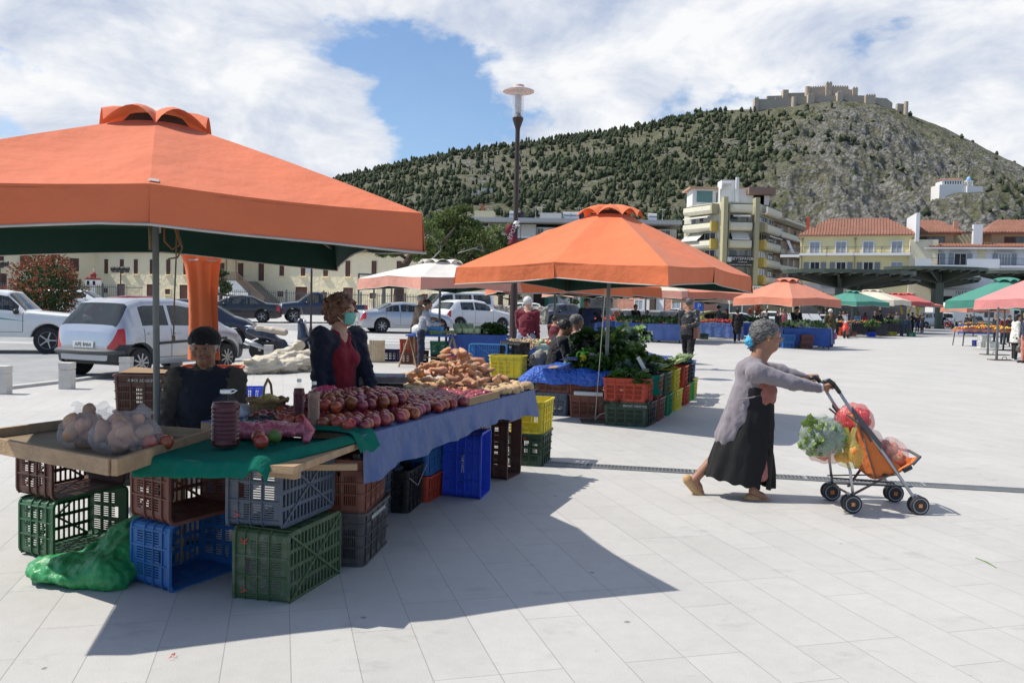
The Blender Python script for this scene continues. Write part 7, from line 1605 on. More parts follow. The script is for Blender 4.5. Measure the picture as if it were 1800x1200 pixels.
# ---- the buggy ------------------------------------------------------------------------
def buggy():
    Yd=6.62; sc=1500/Yd; hy=538.5+.0225*640; x0=(1483-900)/sc; X=lambda px:(px-1483)/sc; Z=lambda py:(hy+1.5*sc-py)/sc
    t=thing('pushchair','folding orange and grey pushchair loaded with plastic shopping bags','pushchair',(x0,Yd,0)); al=mat('grey_alloy_tube',(.40,.41,.43),.35,.7); bk=mat('black_tube',(.015,.015,.017),.4); og=mat('orange_seat',(.62,.16,.03),.75,var=.08,bump=.3,bs=20); gr=mat('grey_seat_trim',(.09,.09,.095),.8); wy=.21
    P=lambda px,py,y=0.:Vector((X(px),y,Z(py)))
    for s in (-1,1):
        y=s*wy
        yh=s*.155
        MB().tube([P(1466,688,yh),P(1482,712,yh*1.05),P(1545,795,y*.95),P(1598,868,y),P(1606,884,y)],.0125,8).build('frame_tube',al,t,True)
        MB().tube([P(1479,800,y*.8),P(1484,820,y),P(1494,882,y)],.011,8).build('rear_leg',al,t,True)
        MB().tube([P(1496,730,y*.9),P(1486,800,y*.85)],.006,6).build('rear_link',al,t)
        g=MB().tube([P(1466,688,yh),P(1455,674,yh)],.016,10).tube([P(1455,674,yh),P(1447,668,yh),P(1437,671,yh)],[.019,.018,.017],10); g.build('handle',bk,t,True)
        MB().tube([P(1520,770,y*.9),P(1500,742,y*.9),P(1478,725,y*.85)],.018,6,flat=.4).build('hinge',gr,t,True)
        for (px,py) in ((1488,891),(1603,887)):
            for w in (-.03,.03):
                wh=thing('wheel',None,None,(X(px),y+w,.0705)); wh.parent=t; del_=[wh.pop(k_,None) for k_ in ('label','category')] if False else None
                MB().lathe([(.052,-.011),(.066,-.012),(.0705,-.006),(.0705,.006),(.066,.012),(.052,.011)],24,axis='Y').build('tyre',mat('wheel_rubber',(.03,.03,.032),.7),wh,True)
                r=MB().lathe([(.047,-.010),(.056,-.013),(.056,.013),(.047,.010)],24,axis='Y'); 
                for a in range(4): r.box((.024*math.cos(a*math.pi/2),0,.024*math.sin(a*math.pi/2)),(.05,.012,.018) if a%2==0 else (.018,.012,.05))
                r.build('rim',mat('wheel_grey',(.33,.35,.37),.5),wh,40); MB().box((0,0,0),(.028,.03,.028)).build('hub',mat('hub_orange',(.7,.22,.03),.5),wh)
            MB().box((X(px),y,.10),(.05,.035,.05)).tube([(X(px),y-.045,.0705),(X(px),y+.045,.0705)],.007,6).tube([(X(px),y,.10),(X(px)-.03,y,.15)],.013,6).build('wheel_fork',al,t)
    for a,b in ((P(1482,848,-wy),P(1548,826,wy)),(P(1482,848,wy),P(1548,826,-wy)),(P(1490,862,-wy),P(1592,846,wy)),(P(1490,862,wy),P(1592,846,-wy)),(P(1486,862,-wy),P(1486,862,wy)),(P(1560,840,-wy),P(1490,852,wy))): MB().bar(a,b,.018,.01).build('cross_strut',bk,t)
    def slab(pts,w,th,nm,m): 
        mb=MB()
        def f(u,v):
            k=u*(len(pts)-1); i=min(int(k),len(pts)-2); q=pts[i].lerp(pts[i+1],k-i); return q+Vector((0,(v-.5)*2*w,-.03*math.cos((v-.5)*math.pi)))
        mb.grid(f,24,8); o=mb.build(nm,m,t,True); so=o.modifiers.new('t','SOLIDIFY'); so.thickness=th; return o
    slab([P(1493,722),P(1502,745),P(1522,800),P(1532,826),P(1540,832)],.19,.012,'seat_back',og); slab([P(1538,832),P(1565,822),P(1592,806)],.18,.014,'seat',og)
    for s in (-1,1):
        def side(u,v): 
            a=[P(1496,722,s*.195),P(1508,740,s*.195),P(1537,792,s*.195),P(1572,812,s*.195)]; b=[P(1502,745,s*.185),P(1522,800,s*.185),P(1530,832,s*.185),P(1566,824,s*.185)]
            k=u*3; i=min(int(k),2); return a[i].lerp(a[i+1],k-i).lerp(b[i].lerp(b[i+1],k-i),v)
        MB().grid(side,18,3).build('side_panel',og,t,True); MB().tube([P(1500,745,s*.197),P(1518,800,s*.197),P(1530,833,s*.197),P(1566,826,s*.197)],.006,5).build('trim',gr,t,True)
        MB().grid(lambda u,v:P(1484,716,s*.2).lerp(P(1536,778,s*.215),u)+Vector((0,0,(v-.5)*.055)),10,2).build('canopy_fold',gr,t,True)
    MB().tube([P(1592,808,-.2),P(1605,795,-.19),P(1607,792,0),P(1605,795,.19),P(1592,808,.2)],.012,7).build('foot_bar',gr,t,True); slab([P(1575,822),P(1598,806),P(1604,796)],.15,.012,'foot_flap',og)
    MB().tube([P(1575,818,-.22),P(1588,812,-.21)],.02,8).build('swivel_joint',bk,t)
    W=lambda px,py,y:Vector((x0,Yd,0))+P(px,py,y)
    # bags
    lt=GM['lettuce']; 
    bag('vegetable_bag','big clear bag of leafy greens hanging from the pushchair handle',W(1432,795,-.22),(.165,.12,.15),GF,.3,seed=3,contents=(lt,LY,14,.6),up=.8)
    bag('vegetable_bag','yellow tinted bag of oranges hanging under the big clear bag',W(1478,812,-.25),(.10,.09,.10),YF,.3,seed=6,contents=(AP,mat('orange_fruit',(.65,.2,.03),.5,rnd=.1,bump=.2,bs=80),12,1.0),up=1.5)
    bag('vegetable_bag','brownish pink bag of carrots below the clear bag',W(1452,812,-.08),(.12,.10,.085),('brownpink',(.55,.25,.2)),.35,seed=8,contents=(AP,MATS['orange_fruit'],8,.9),handles=False)
    bag('vegetable_bag','red bag of tomatoes lying in the upper seat of the pushchair',W(1508,762,.02),(.15,.14,.115),('redbag',(.72,.10,.11)),.5,seed=9,contents=(AP,mat('tomato',(.5,.03,.02),.3,rnd=.1),14,1.0),handles=False)
    bag('vegetable_bag','pink bag of onions on the foot end of the pushchair',W(1568,819,.0),(.15,.13,.10),('pinkonion',(.78,.36,.34)),.3,seed=11,contents=(AP,mat('onion_skin',(.55,.25,.12),.5,rnd=.15),22,1.0),up=.8); bag('vegetable_bag','small pink bag squeezed between the red and the onion bags',W(1536,790,.0),(.09,.1,.08),('pinkonion',(.78,.36,.34)),.6,seed=12,handles=False)
buggy()
# ---- seated old man -------------------------------------------------------------------
p=Q(372,640,5.75); 
person('old man in a black woollen hat and navy vest sitting behind the juice canister',(p.x-.02,5.75,0),R(-84),1.68,lean=.14,head=.08,arms='lap',legs='sit',skin='tan',hair='white',top=(.07,.055,.045),vest=(.012,.016,.028),bottom=(.06,.09,.15),h=.0095,z0=.50,hat=('beanie',(.01,.01,.011)),build=1.12,collar=1,topname='shirt')
# ---- woman with the mask --------------------------------------------------------------
def mask(o,J,q,M,hh):
    m=mat('mint_mask',(.18,.52,.44),.8,var=.05,bump=.4,bs=40,stretch=(.5,.5,6))
    def f(u,v): a=(u-.5)*2.1; z=-.02-.85*v; r=.93+.13*math.cos(a)*(1-abs(v-.35)*1.3)-.12*v*v; return q(r*math.cos(a*.9)+.05,r*.80*math.sin(a*.9),z)
    k=MB().grid(f,16,10).build('face_mask',m,o,True); so=k.modifiers.new('t','SOLIDIFY'); so.thickness=.003
    for sd in (-1,1):
        for z0_ in (-.1,-.75): MB().tube([q(.55,sd*.66,z0_),q(.1,sd*.80,-.1 if z0_>-.5 else -.35),q(-.08,sd*.86,-.02)],.003,4).build('strap',WHT,k)
    # V neck of skin and red top between the cardigan fronts
p=at(598,6.35)
def open_front(s,J,H):
    def c(X,Y,Z):
        w=.035+.075*np.clip((J['N'][2]+.02-Z)/.26,0,1); return np.where(X>.0,np.maximum(np.abs(Y)-w,-(X-.02)),1.)
    s.fn(c,0,'s')
o,J,q,M,hh=person('woman in navy cardigan, dark red top and mint face mask standing behind the scales',(p.x-.02,6.35,0),R(-38),1.53,lean=.04,head=.05,arms=('low','down'),turn=.35,skin='pale',hair='brown',hstyle='curly',top=(.010,.013,.028),bottom=(.12,.16,.25),h=.0095,build=1.28,extra=mask,topname='cardigan',coat=.05,open_=open_front)
s=SDF(V3(-.3,-.35,.6),V3(.35,.35,1.45),.0095); s.cone(J['P']+J['sp']*.0,J['C'],.150,.155,.03,sq=.82,dr=J['fw']); s.cone(J['C'],J['N']-J['sp']*.045,.155,.095,.03,sq=.8,dr=J['fw']); s.cone(J['N']-J['sp']*.05,J['SL'],.07,.05,.03); s.cone(J['N']-J['sp']*.05,J['SR'],.07,.05,.03); s.cone(J['N']+J['fw']*.09+J['sp']*.03,J['N']+J['fw']*.115-J['sp']*.10,.055,.012,.01,'s')
for sd in (-1,1): s.ell(J['C']+V3(.075,sd*.062,.0),(.065,.065,.065),.03)
s.rough(.012,14,2); s.build('top',cloth((.20,.008,.02)),o)
# ================================================================ VEHICLES
TYRE=mat('tyre_rubber',(.018,.018,.019),.75,var=.2); ALLOY=mat('wheel_alloy',(.42,.43,.44),.35,.7); CGL=mat('car_glass',(.02,.03,.033),.02,spec=.7,var=.3,vs=1.5,alpha=.72); CDK=mat('car_dark_plastic',(.03,.03,.032),.55); HLM=mat('headlight_glass',(.5,.52,.54),.12,spec=.9); TLM=mat('tail_light_red',(.42,.012,.01),.18,spec=.8); PLT=mat('number_plate',(.68,.68,.64),.5); SEAT=mat('car_seat',(.04,.04,.045),.8)
def paint(k,c,metal=.0): return mat('car_paint_'+k,c,.28,metal,var=.03,coat=.8,spec=.5,dirt=.03)
PA={'silver':paint('silver',(.42,.44,.48),.55),'white':paint('white',(.72,.72,.70)),'maroon':paint('maroon',(.20,.012,.025)),'navy':paint('navy',(.010,.014,.035)),'black':paint('black',(.01,.011,.014)),'dblue':paint('dark_blue',(.014,.024,.05)),'teal':paint('teal',(.10,.16,.18),.2),'yellow':paint('yellow',(.45,.42,.10)),'grey':paint('grey',(.16,.165,.17),.3)}
# length,width,wheelbase,rear overhang, wheel r, top profile, belt profile, side glass ranges, screens (x ranges), sill height
CT={
'hatch':(3.65,1.66,2.37,.55,.29,[(0,.62),(.03,.86),(.10,1.0),(.42,1.40),(.75,1.49),(1.6,1.51),(2.25,1.42),(2.95,1.00),(3.3,.90),(3.55,.74),(3.65,.5)],[(0,.60),(.1,.92),(.9,.94),(2.9,.90),(3.3,.80),(3.6,.6)],[(.62,1.28),(1.36,2.42)],[(.10,.42),(2.28,2.93)],.24),
'sedan':(4.5,1.74,2.7,.95,.31,[(0,.66),(.05,.92),(.15,1.0),(.75,1.03),(1.45,1.36),(2.0,1.42),(2.6,1.38),(3.35,.98),(4.1,.86),(4.4,.68),(4.5,.5)],[(0,.6),(.1,.9),(1.,.94),(3.3,.90),(4.1,.78),(4.45,.6)],[(1.12,1.75),(1.83,2.85)],[(.80,1.42),(2.66,3.32)],.22),
'suv':(4.3,1.8,2.63,.75,.34,[(0,.72),(.04,1.0),(.16,1.12),(.55,1.50),(.9,1.59),(1.8,1.61),(2.4,1.53),(3.15,1.12),(3.85,1.0),(4.2,.78),(4.3,.55)],[(0,.7),(.15,1.05),(1,1.04),(3.1,1.02),(3.9,.88),(4.25,.66)],[(.85,1.62),(1.70,2.65)],[(.16,.52),(2.45,3.12)],.30),
'wagon':(4.4,1.72,2.6,.9,.30,[(0,.62),(.04,.92),(.12,1.0),(.45,1.38),(.8,1.46),(2.2,1.48),(2.65,1.40),(3.35,.98),(4.0,.88),(4.3,.68),(4.4,.5)],[(0,.6),(.1,.93),(1,.93),(3.3,.89),(4,.78),(4.35,.6)],[(.55,1.1),(1.18,1.9),(1.98,2.85)],[(.14,.43),(2.7,3.32)],.22),
'offroad':(3.72,1.68,2.2,.72,.35,[(0,.70),(.03,1.0),(.10,1.12),(.32,1.55),(.5,1.62),(1.7,1.64),(1.95,1.60),(2.40,1.12),(3.5,1.03),(3.66,.98),(3.72,.6)],[(0,.7),(.08,1.08),(1,1.08),(2.4,1.06),(3.5,.97),(3.68,.85)],[(.45,1.12),(1.22,2.22)],[(.11,.31),(1.98,2.38)],.42),
'van':(4.9,1.85,2.9,1.0,.33,[(0,.7),(.03,1.2),(.1,1.75),(.25,1.95),(1,2.0),(3.2,1.98),(3.7,1.9),(4.45,1.2),(4.7,1.1),(4.86,.8),(4.9,.55)],[(0,.7),(.08,1.2),(1,1.22),(4.2,1.15),(4.6,1.0),(4.85,.7)],[(.4,1.6),(1.75,2.9),(3.05,3.95)],[(.08,.22),(3.74,4.42)],.28),
'pickup':(4.9,1.7,3.0,1.0,.34,[(0,.75),(.03,.98),(.08,1.02),(2.28,1.02),(2.35,1.3),(2.45,1.60),(2.7,1.66),(3.05,1.64),(3.75,1.12),(4.6,1.02),(4.85,.85),(4.9,.6)],[(0,.75),(.08,1.0),(2.3,1.01),(3.7,1.04),(4.6,.94),(4.88,.75)],[(2.5,3.35)],[(2.34,2.44),(3.1,3.73)],.40)}
def car(kind,px,Y,head,pcol,label,plate=None,bump=None,spoke=7,name='parked_car',loc=None,stripe=None):
    L,Wd,wb,ro,wr,top,belt,sg,scr,sill=CT[kind]; p=loc or at(px,Y); t=thing(name,label,'car' if kind not in('van','pickup') else kind,p,R(head)); pm=PA[pcol]
    f=lambda prof,x:float(np.interp(x,[a for a,_ in prof],[b for _,b in prof])); wx=[ro+.0,ro+wb]; hw=Wd/2
    xs=set(np.linspace(0,L,40))|{a for a,_ in top}
    for a,b in sg+scr: xs|={a,b,a+.04,b-.04}
    for w in wx: xs|={w+(wr+.07)*math.cos(k*math.pi/12) for k in range(13)}
    xs|={.015,.04,.08,L-.015,L-.04,L-.1}; xs=sorted(x for x in xs if -1e-6<=x<=L+1e-6)
    xx=[xs[0]]; 
    for x in xs[1:]:
        if x-xx[-1]>.006: xx.append(x)
    xs=xx; nk=12
    def wid(x):
        e=min(x,L-x); r=.5 if x>L/2 else .35; q=1-max(0,1-e/r); return hw*(1-.20*(1-q)**2.2-(.10*max(0,1-e/.06)**2))
    def sec(x):
        w=wid(x); tp_=f(top,x); be=min(f(belt,x),tp_-.015); zb=sill+.10*max(0,1-min(x,L-x)/.35)**2
        arch=0
        for a in wx:
            d=(wr+.07)**2-(x-a)**2
            if d>0: arch=max(arch,wr+math.sqrt(d))
        z0=max(zb,arch); gh=max(0,tp_-be); cab=min(1,gh/.42); rw=w*(.93-.20*cab); rz=tp_-.035-.03*cab
        pts=[(w*.86,z0),(w*.965,z0+.01),(w*.995,max(zb+.14,z0+.03)),(w*1.0,max((sill+be)/2+.06,z0+.05)),(w*.985,max(be-.07,z0+.07)),(w*.955,max(be,z0+.09))]
        a=Vector((w*.955,be));b=Vector((rw,rz)); 
        for q in (.10,.86): c=a.lerp(b,q); c.x+=.02*cab*math.sin(math.pi*q); pts.append((c.x,max(c.y,z0+.1)))
        pts+=[(rw,max(rz,z0+.1)),(rw*.88,max(tp_-.014,z0+.11)),(rw*.5,max(tp_-.003,z0+.12)),(0,max(tp_,z0+.12))]; return pts
    S=[sec(x) for x in xs]; V=[];n=2*nk-1
    for x,s in zip(xs,S):
        for y,z in s: V.append((x-L/2,-y,z))
        for y,z in s[-2::-1]: V.append((x-L/2,y,z))
    groups={k:[] for k in('body','side_window','windscreen','tail_light','headlight','bumper')}; 
    for i in range(len(xs)-1):
        xm=(xs[i]+xs[i+1])/2
        for k in range(n-1):
            r=k if k<nk-1 else 2*nk-3-k  # row index from the bottom: 0..nk-2
            g='body'
            if r==6 and any(a<xm<b for a,b in sg): g='side_window'
            elif r>=8 and any(a<xm<b for a,b in scr): g='windscreen'
            elif r in(3,4,5) and xm<.22 and kind!='offroad': g='tail_light'
            elif r in(4,5) and xm<.10: g='tail_light'
            elif r in(3,4) and xm>L-.28 and kind!='offroad' : g='headlight'
            elif r in(4,) and xm>L-.09: g='headlight'
            elif bump and r<=2 and (xm<.42 or xm>L-.35): g='bumper'
            a=i*n+k; groups[g].append((a,a+1,a+n+1,a+n))
    mats=dict(body=pm,side_window=CGL,windscreen=CGL,tail_light=TLM,headlight=HLM,bumper=CDK)
    for g,F in groups.items():
        if not F: continue
        us=sorted({i for q in F for i in q}); mp={u:j for j,u in enumerate(us)}
        if g in('side_window','tail_light','headlight'):
            for sd,nm in ((-1,0),(1,1)):
                FF=[q for q in F if (sum(V[i][1] for i in q))*sd>0]
                if not FF: continue
                us=sorted({i for q in FF for i in q}); mp={u:j for j,u in enumerate(us)}; mb=MB().add([V[u] for u in us],[tuple(mp[i] for i in q) for q in FF]); mb.build(g,mats[g],t,35)
        else:
            if g in('windscreen','bumper'):
                for sd,s2 in (((-1,0),(1,0)) if g=='windscreen' else ((-1,-1),(-1,1),(1,-1),(1,1))):
                    FF=[q for q in F if V[q[0]][0]*sd>0 and sum(V[i][1] for i in q)*s2>=0]
                    if not FF: continue
                    us=sorted({i for q in FF for i in q}); mp={u:j for j,u in enumerate(us)}; MB().add([V[u] for u in us],[tuple(mp[i] for i in q) for q in FF]).build(g if sd>0 or g=='bumper' else 'rear_window',mats[g],t,35)
                continue
            mb=MB().add([V[u] for u in us],[tuple(mp[i] for i in q) for q in F])
            if g=='body': mb.add([V[i] for i in range(n)],[tuple(range(n))]); mb.add([V[(len(xs)-1)*n+i] for i in range(n)],[tuple(range(n))[::-1]])
            mb.build(g,mats[g],t,35)
    ub=MB().box((0,0,sill+.16),(L-.5,Wd*.80,.30)); 
    if kind!='pickup': ub.box((-.2,0,sill+.35),(L*.5,Wd*.7,.3))
    ub.build('underbody',CDK,t)
    if bump:
        for s_ in (-1,1): MB().tube([(s_*(L/2-.22),-Wd*.46,.50),(s_*(L/2-.03),-Wd*.36,.50),(s_*(L/2+.03),0,.50),(s_*(L/2-.03),Wd*.36,.50),(s_*(L/2-.22),Wd*.46,.50)],.13,10,flat=.45).build('bumper_bar',mat('bumper_grey',(.07,.075,.08),.6),t,True)
    mb=MB()
    for x in ((-.25,.35) if kind!='pickup' else (.55,)):
        for y in (-.35,.35): mb.box((x+.05,y,.78),(.14,.44,.55)).box((x+.0,y,1.14),(.09,.24,.18))
    mb.build('seats',SEAT,t)
    for w in wx:
        for sd in (-1,1):
            wh=bpy.data.objects.new('wheel',None); COL.objects.link(wh); wh.parent=t; wh.location=(w-L/2,sd*(hw-.11),wr)
            MB().lathe([(wr*.62,-.09),(wr*.93,-.10),(wr,-.07),(wr,.07),(wr*.93,.10),(wr*.62,.09)],28,axis='Y').build('tyre',TYRE,wh,40)
            r=MB().lathe([(wr*.60,-.085),(wr*.64,-.095),(wr*.64,.095),(wr*.60,.085)],28,axis='Y').lathe([(.001,-.05),(wr*.6,-.045),(wr*.6,.045),(.001,.05)],20,axis='Y',cap=False)
            for q in range(spoke): a=2*math.pi*q/spoke; r.bar((0,sd*.088,0),(wr*.61*math.cos(a),sd*.088,wr*.61*math.sin(a)),.05,.03)
            r.lathe([(.001,sd*.10),(.05,sd*.10),(.05,sd*.07),(.001,sd*.07)],10,axis='Y'); r.build('rim',ALLOY,wh,40)
    # seams, handles, mirrors, plates
    def srf(x,r,off=.003,sd=-1): s=sec(x); y,z=s[r]; return Vector((x-L/2,sd*(y+off),z))
    mb=MB(); hb=MB()
    ex=[sg[-1][1]+.12,sg[-1][0]-.04]+([sg[-2][0]+.02] if len(sg)>1 and kind in('hatch','sedan','wagon','suv') else [])
    for sd in(-1,1):
        for x in ex: mb.tube([srf(x,r,.001,sd) for r in (2,3,4,5)],.006,4)
        mb.tube([srf(x,2,.001,sd) for x in np.linspace(ex[-1],ex[0],6)],.005,4)
        for x in ex[1:]: c=srf(x+.16,4,.012,sd); c.z-=.03; MB().box(c,(.16,.03,.025)).build('door_handle',pm,t)
    mb.build('door_seam',CDK,t)
    for sd in(-1,1): c=srf(sg[-1][1]-.02,6,.10,sd); MB().ell(c,(.07,.11,.075)).build('wing_mirror',pm if kind!='offroad' else CDK,t,True)
    z=sill+.33; q=MB().box((-L/2-.012,0,z+.06),(.02,.5,.11)); q.build('number_plate',PLT,t); MB().box((L/2+.012,0,sill+.22),(.02,.48,.10)).build('number_plate',PLT,t)
    if plate: text(plate,.10,IRON,'plate_letters',t,(-L/2-.024,0,z+.06),(R(90),0,R(-90)),.001)
    MB().box((L/2-.03,0,sill+.40),(.06,.75,.09)).build('grille',CDK,t)
    if kind=='hatch': MB().bar((-L/2+.12,0,1.02),(-L/2+.15,.35,1.04),.015).build('wiper',CDK,t); MB().bar(srf(1.0,3,.004),srf(2.9,3,.004),.02,.05).build('side_moulding',CDK,t)
    if stripe:
        for a,b,c,m in stripe:
            P=[srf(x,r,.004).lerp(srf(x,r2,.004),fr) for x,r,r2,fr in a]; MB().add(P,[tuple(range(len(P)))]).build('stripe',m,t)
    return t
SY=mat('stripe_yellow',(.55,.42,.03),.5); SM=mat('stripe_magenta',(.45,.02,.12),.5); SG=mat('stripe_green',(.02,.22,.16),.5)
g1=G(240,665);g2=G(405,650); d=(g2-g1).normalized(); c=(g1+g2)/2+Vector((-d.y,d.x,0))*.74; car('hatch',0,0,math.degrees(math.atan2(d.y,d.x)),'silver','silver hatchback with dark bumper and Greek number plate, parked nearest the bollards',plate='APE 8464',bump=1,loc=c+d*.0,spoke=9)
car('offroad',22,22.6,14,'white','boxy white off roader with a yellow, magenta and green stripe, at the left edge',spoke=5,stripe=[([(.75,3,4,.75),(1.2,3,4,.78),(1.2,3,4,.60),(.8,3,4,.62)],0,0,SY),([(1.24,3,4,.78),(1.75,3,4,.62),(1.75,3,4,.46),(1.24,3,4,.58)],0,0,SM),([(1.77,3,4,.61),(2.45,3,4,.2),(1.77,3,4,.45)],0,0,SG)])
car('hatch',212,31,203,'maroon','dark red hatchback behind the silver one, nose towards the bush')
car('hatch',350,27,14,'navy','navy blue car with many spoked wheel between the silver hatchback and the scooter',spoke=10)
car('sedan',418,45,192,'black','dark blue saloon beside the pickup, tail to the right',spoke=5)
car('pickup',565,46.5,200,'dblue','dark blue pickup truck with its nose towards the left',spoke=6)
car('sedan',712,39.5,24,'silver','silver saloon with red tail light behind the masked woman',plate='ZKH 4120',spoke=7)
car('van',800,52,214,'white','white delivery van behind the white crossover',spoke=4)
car('suv',832,43.5,38,'white','white crossover beside the pale parasol pole, tail towards us',plate='APH 6053',spoke=5)
car('wagon',912,74,185,'white','small white car far behind the stone wall')
car('suv',978,62,222,'navy','dark blue people carrier behind the man in the maroon jumper')
car('wagon',1070,47,62,'teal','blue grey estate car seen from behind beyond the greens stall',plate='INB 7731')
car('hatch',1118,57,60,'silver','pale silver hatchback right of the blue grey estate')
car('wagon',1176,55,48,'black','black estate car behind the leather jacketed man')
car('wagon',1150,64,40,'dblue','dark blue roofed car farther back behind the black estate')
car('pickup',1196,76,205,'white','white pickup far away below the faded orange parasol')
car('hatch',1243,60,195,'yellow','pale yellow hatchback behind the man in the peaked cap')
car('sedan',1298,70,30,'white','white saloon beyond the black coated woman')
car('suv',1352,78,88,'white','white off roader seen from behind, left of the orange parasol pole')
car('sedan',1440,84,200,'white','white car far behind the brown coated man')
car('pickup',1722,108,180,'grey','silver grey pickup in front of the white truck at the right')
car('wagon',140,50,5,'white','white car glimpsed behind the maroon one and the railing')
car('van',1642,112,180,'white','white van behind the square green column')
def truck():
    p=at(1716,118); t=thing('box_truck','white box truck with two dark square pictures on its side, at the far right','truck',p)
    MB().box((0,0,2.1),(9.,2.4,2.6)).build('box_body',PA['white'],t); MB().box((-5.6,0,1.7),(1.9,2.3,2.2)).build('cab',PA['white'],t); MB().box((-5.7,-1.17,2.1),(1.1,.03,.8)).build('side_window',CGL,t); MB().box((0,0,.6),(10.,2.,.3)).build('chassis',CDK,t)
    MB().box((1.1,-1.22,2.2),(1.3,.04,1.5)).build('picture_panel',mat('picture_dark',(.10,.08,.09),.6),t); MB().box((3.1,-1.22,2.2),(1.4,.04,1.3)).build('picture_panel',mat('picture_grey',(.45,.46,.45),.6),t)
    for x in (-5.2,1.8,3.0): 
        w=MB().lathe([(.1,-.14),(.48,-.15),(.5,-.1),(.5,.1),(.48,.15),(.1,.14)],18,o=(x,-1.0,.5),axis='Y'); w.build('wheel',TYRE,t)
truck()
# ---- scooter
def scooter(loc,rz,name,label,body,seat,S=1.):
    t=thing(name,label,'scooter',loc,rz); 
    def wheel(x,r):
        wh=bpy.data.objects.new('wheel',None); COL.objects.link(wh); wh.parent=t; wh.location=(x,0,r); MB().lathe([(r*.70,-.04),(r*.92,-.055),(r,-.03),(r,.03),(r*.92,.055),(r*.70,.04)],26,axis='Y').build('tyre',TYRE,wh,40)
        q=MB().lathe([(r*.66,-.035),(r*.72,-.04),(r*.72,.04),(r*.66,.035)],24,axis='Y'); 
        for k in range(5): a=k*1.2566; q.bar((0,0,0),(r*.68*math.cos(a),0,r*.68*math.sin(a)),.03,.03)
        q.lathe([(.001,.05),(.04,.05),(.04,-.05),(.001,-.05)],10,axis='Y'); q.build('rim',ALLOY,wh,40)
    wheel(-.66,.27); wheel(.68,.27)
    s=SDF((-1.05,-.3,.1),(1.05,.3,1.1),.014)
    s.chain([(-.95,0,.74),(-.6,0,.66),(-.25,0,.58),(-.08,0,.42)],[.07,.13,.14,.10],.05,sq=.85,dr=(0,1,0)); s.chain([(-.3,0,.42),(-.05,0,.30),(.25,0,.27),(.38,0,.36)],[.12,.11,.10,.08],.04)
    s.chain([(.34,0,.30),(.42,0,.6),(.36,0,.92)],[.10,.15,.10],.05,sq=1.35,dr=(0,1,0)); s.chain([(.50,0,.50),(.72,0,.58),(.95,0,.46)],[.05,.09,.04],.03); s.ell((-.1,0,.66),(.22,.2,.12),.0,'s'); s.build('fairing',body,t)
    s=SDF((-.85,-.2,.55),(.1,.2,.95),.012); s.chain([(-.72,0,.80),(-.35,0,.76),(-.06,0,.72)],[.08,.09,.09],.03,sq=1.5,dr=(0,1,0)); s.build('seat',seat,t)
    s=SDF((.1,-.4,.8),(.6,.4,1.25),.012); s.cone((.34,0,.90),(.33,0,1.0),.07,.09,.03); s.cone((.32,0,.98),(.24,.30,1.02),.035,.02,.02); s.cone((.32,0,.98),(.24,-.30,1.02),.035,.02,.02); s.build('handlebar',body,t)
    for y in (-1,1): MB().tube([(.27,y*.22,1.0),(.30,y*.27,1.16)],.007,5).ell((.29,y*.29,1.2),(.02,.06,.045)).build('mirror',CDK,t,True)
    MB().lathe([(.001,.05),(.07,.04),(.085,-.02),(.001,-.03)],14,o=(.43,0,.97),axis='X').build('headlight',HLM,t,True)
    MB().add([(.42,-.12,1.02),(.42,.12,1.02),(.34,.10,1.36),(.34,-.10,1.36)],[(0,1,2,3)]).build('windshield',mat('clear_screen',(.6,.6,.6),.05,alpha=.35),t)
    MB().tube([(.46,-.07,.6),(.66,-.075,.27)],.028,8).tube([(.46,.07,.6),(.66,.075,.27)],.028,8).build('fork',ALLOY,t,True)
    MB().tube([(-.15,-.16,.22),(-.5,-.19,.30),(-.62,-.20,.36),(-.98,-.2,.50)],[.03,.03,.06,.065],10).build('exhaust',ALLOY,t,True)
    MB().tube([(-.55,-.14,.84),(-.95,-.13,.86),(-1.02,0,.86),(-.95,.13,.86),(-.55,.14,.84)],.014,6).build('grab_rail',ALLOY,t,True)
    MB().box((-.35,0,.38),(.5,.24,.2)).build('engine',CDK,t); MB().bar((-.05,.1,.25),(-.02,.22,.02),.02).build('stand',CDK,t); return t
scooter(at(505,21.5)+Vector((0,0,-.0)),R(6),'scooter','dark blue scooter with cream seat and chromed exhaust parked behind the rolled parasol',PA['dblue'],mat('cream_seat',(.52,.44,.34),.6))
scooter(at(1610,97),R(5),'moped','small blue and white moped beside the square green column',mat('moped_blue',(.03,.12,.55),.3),CDK)
scooter(at(1666,104),R(-70),'motorbike','dark red motorbike parked to the right of the square green column',mat('moto_red',(.2,.02,.02),.35),CDK)
scooter(at(1489,53),R(-120),'motorbike','red three wheeled scooter beside the green parasol stall',mat('bright_red',(.6,.05,.02),.35),CDK)
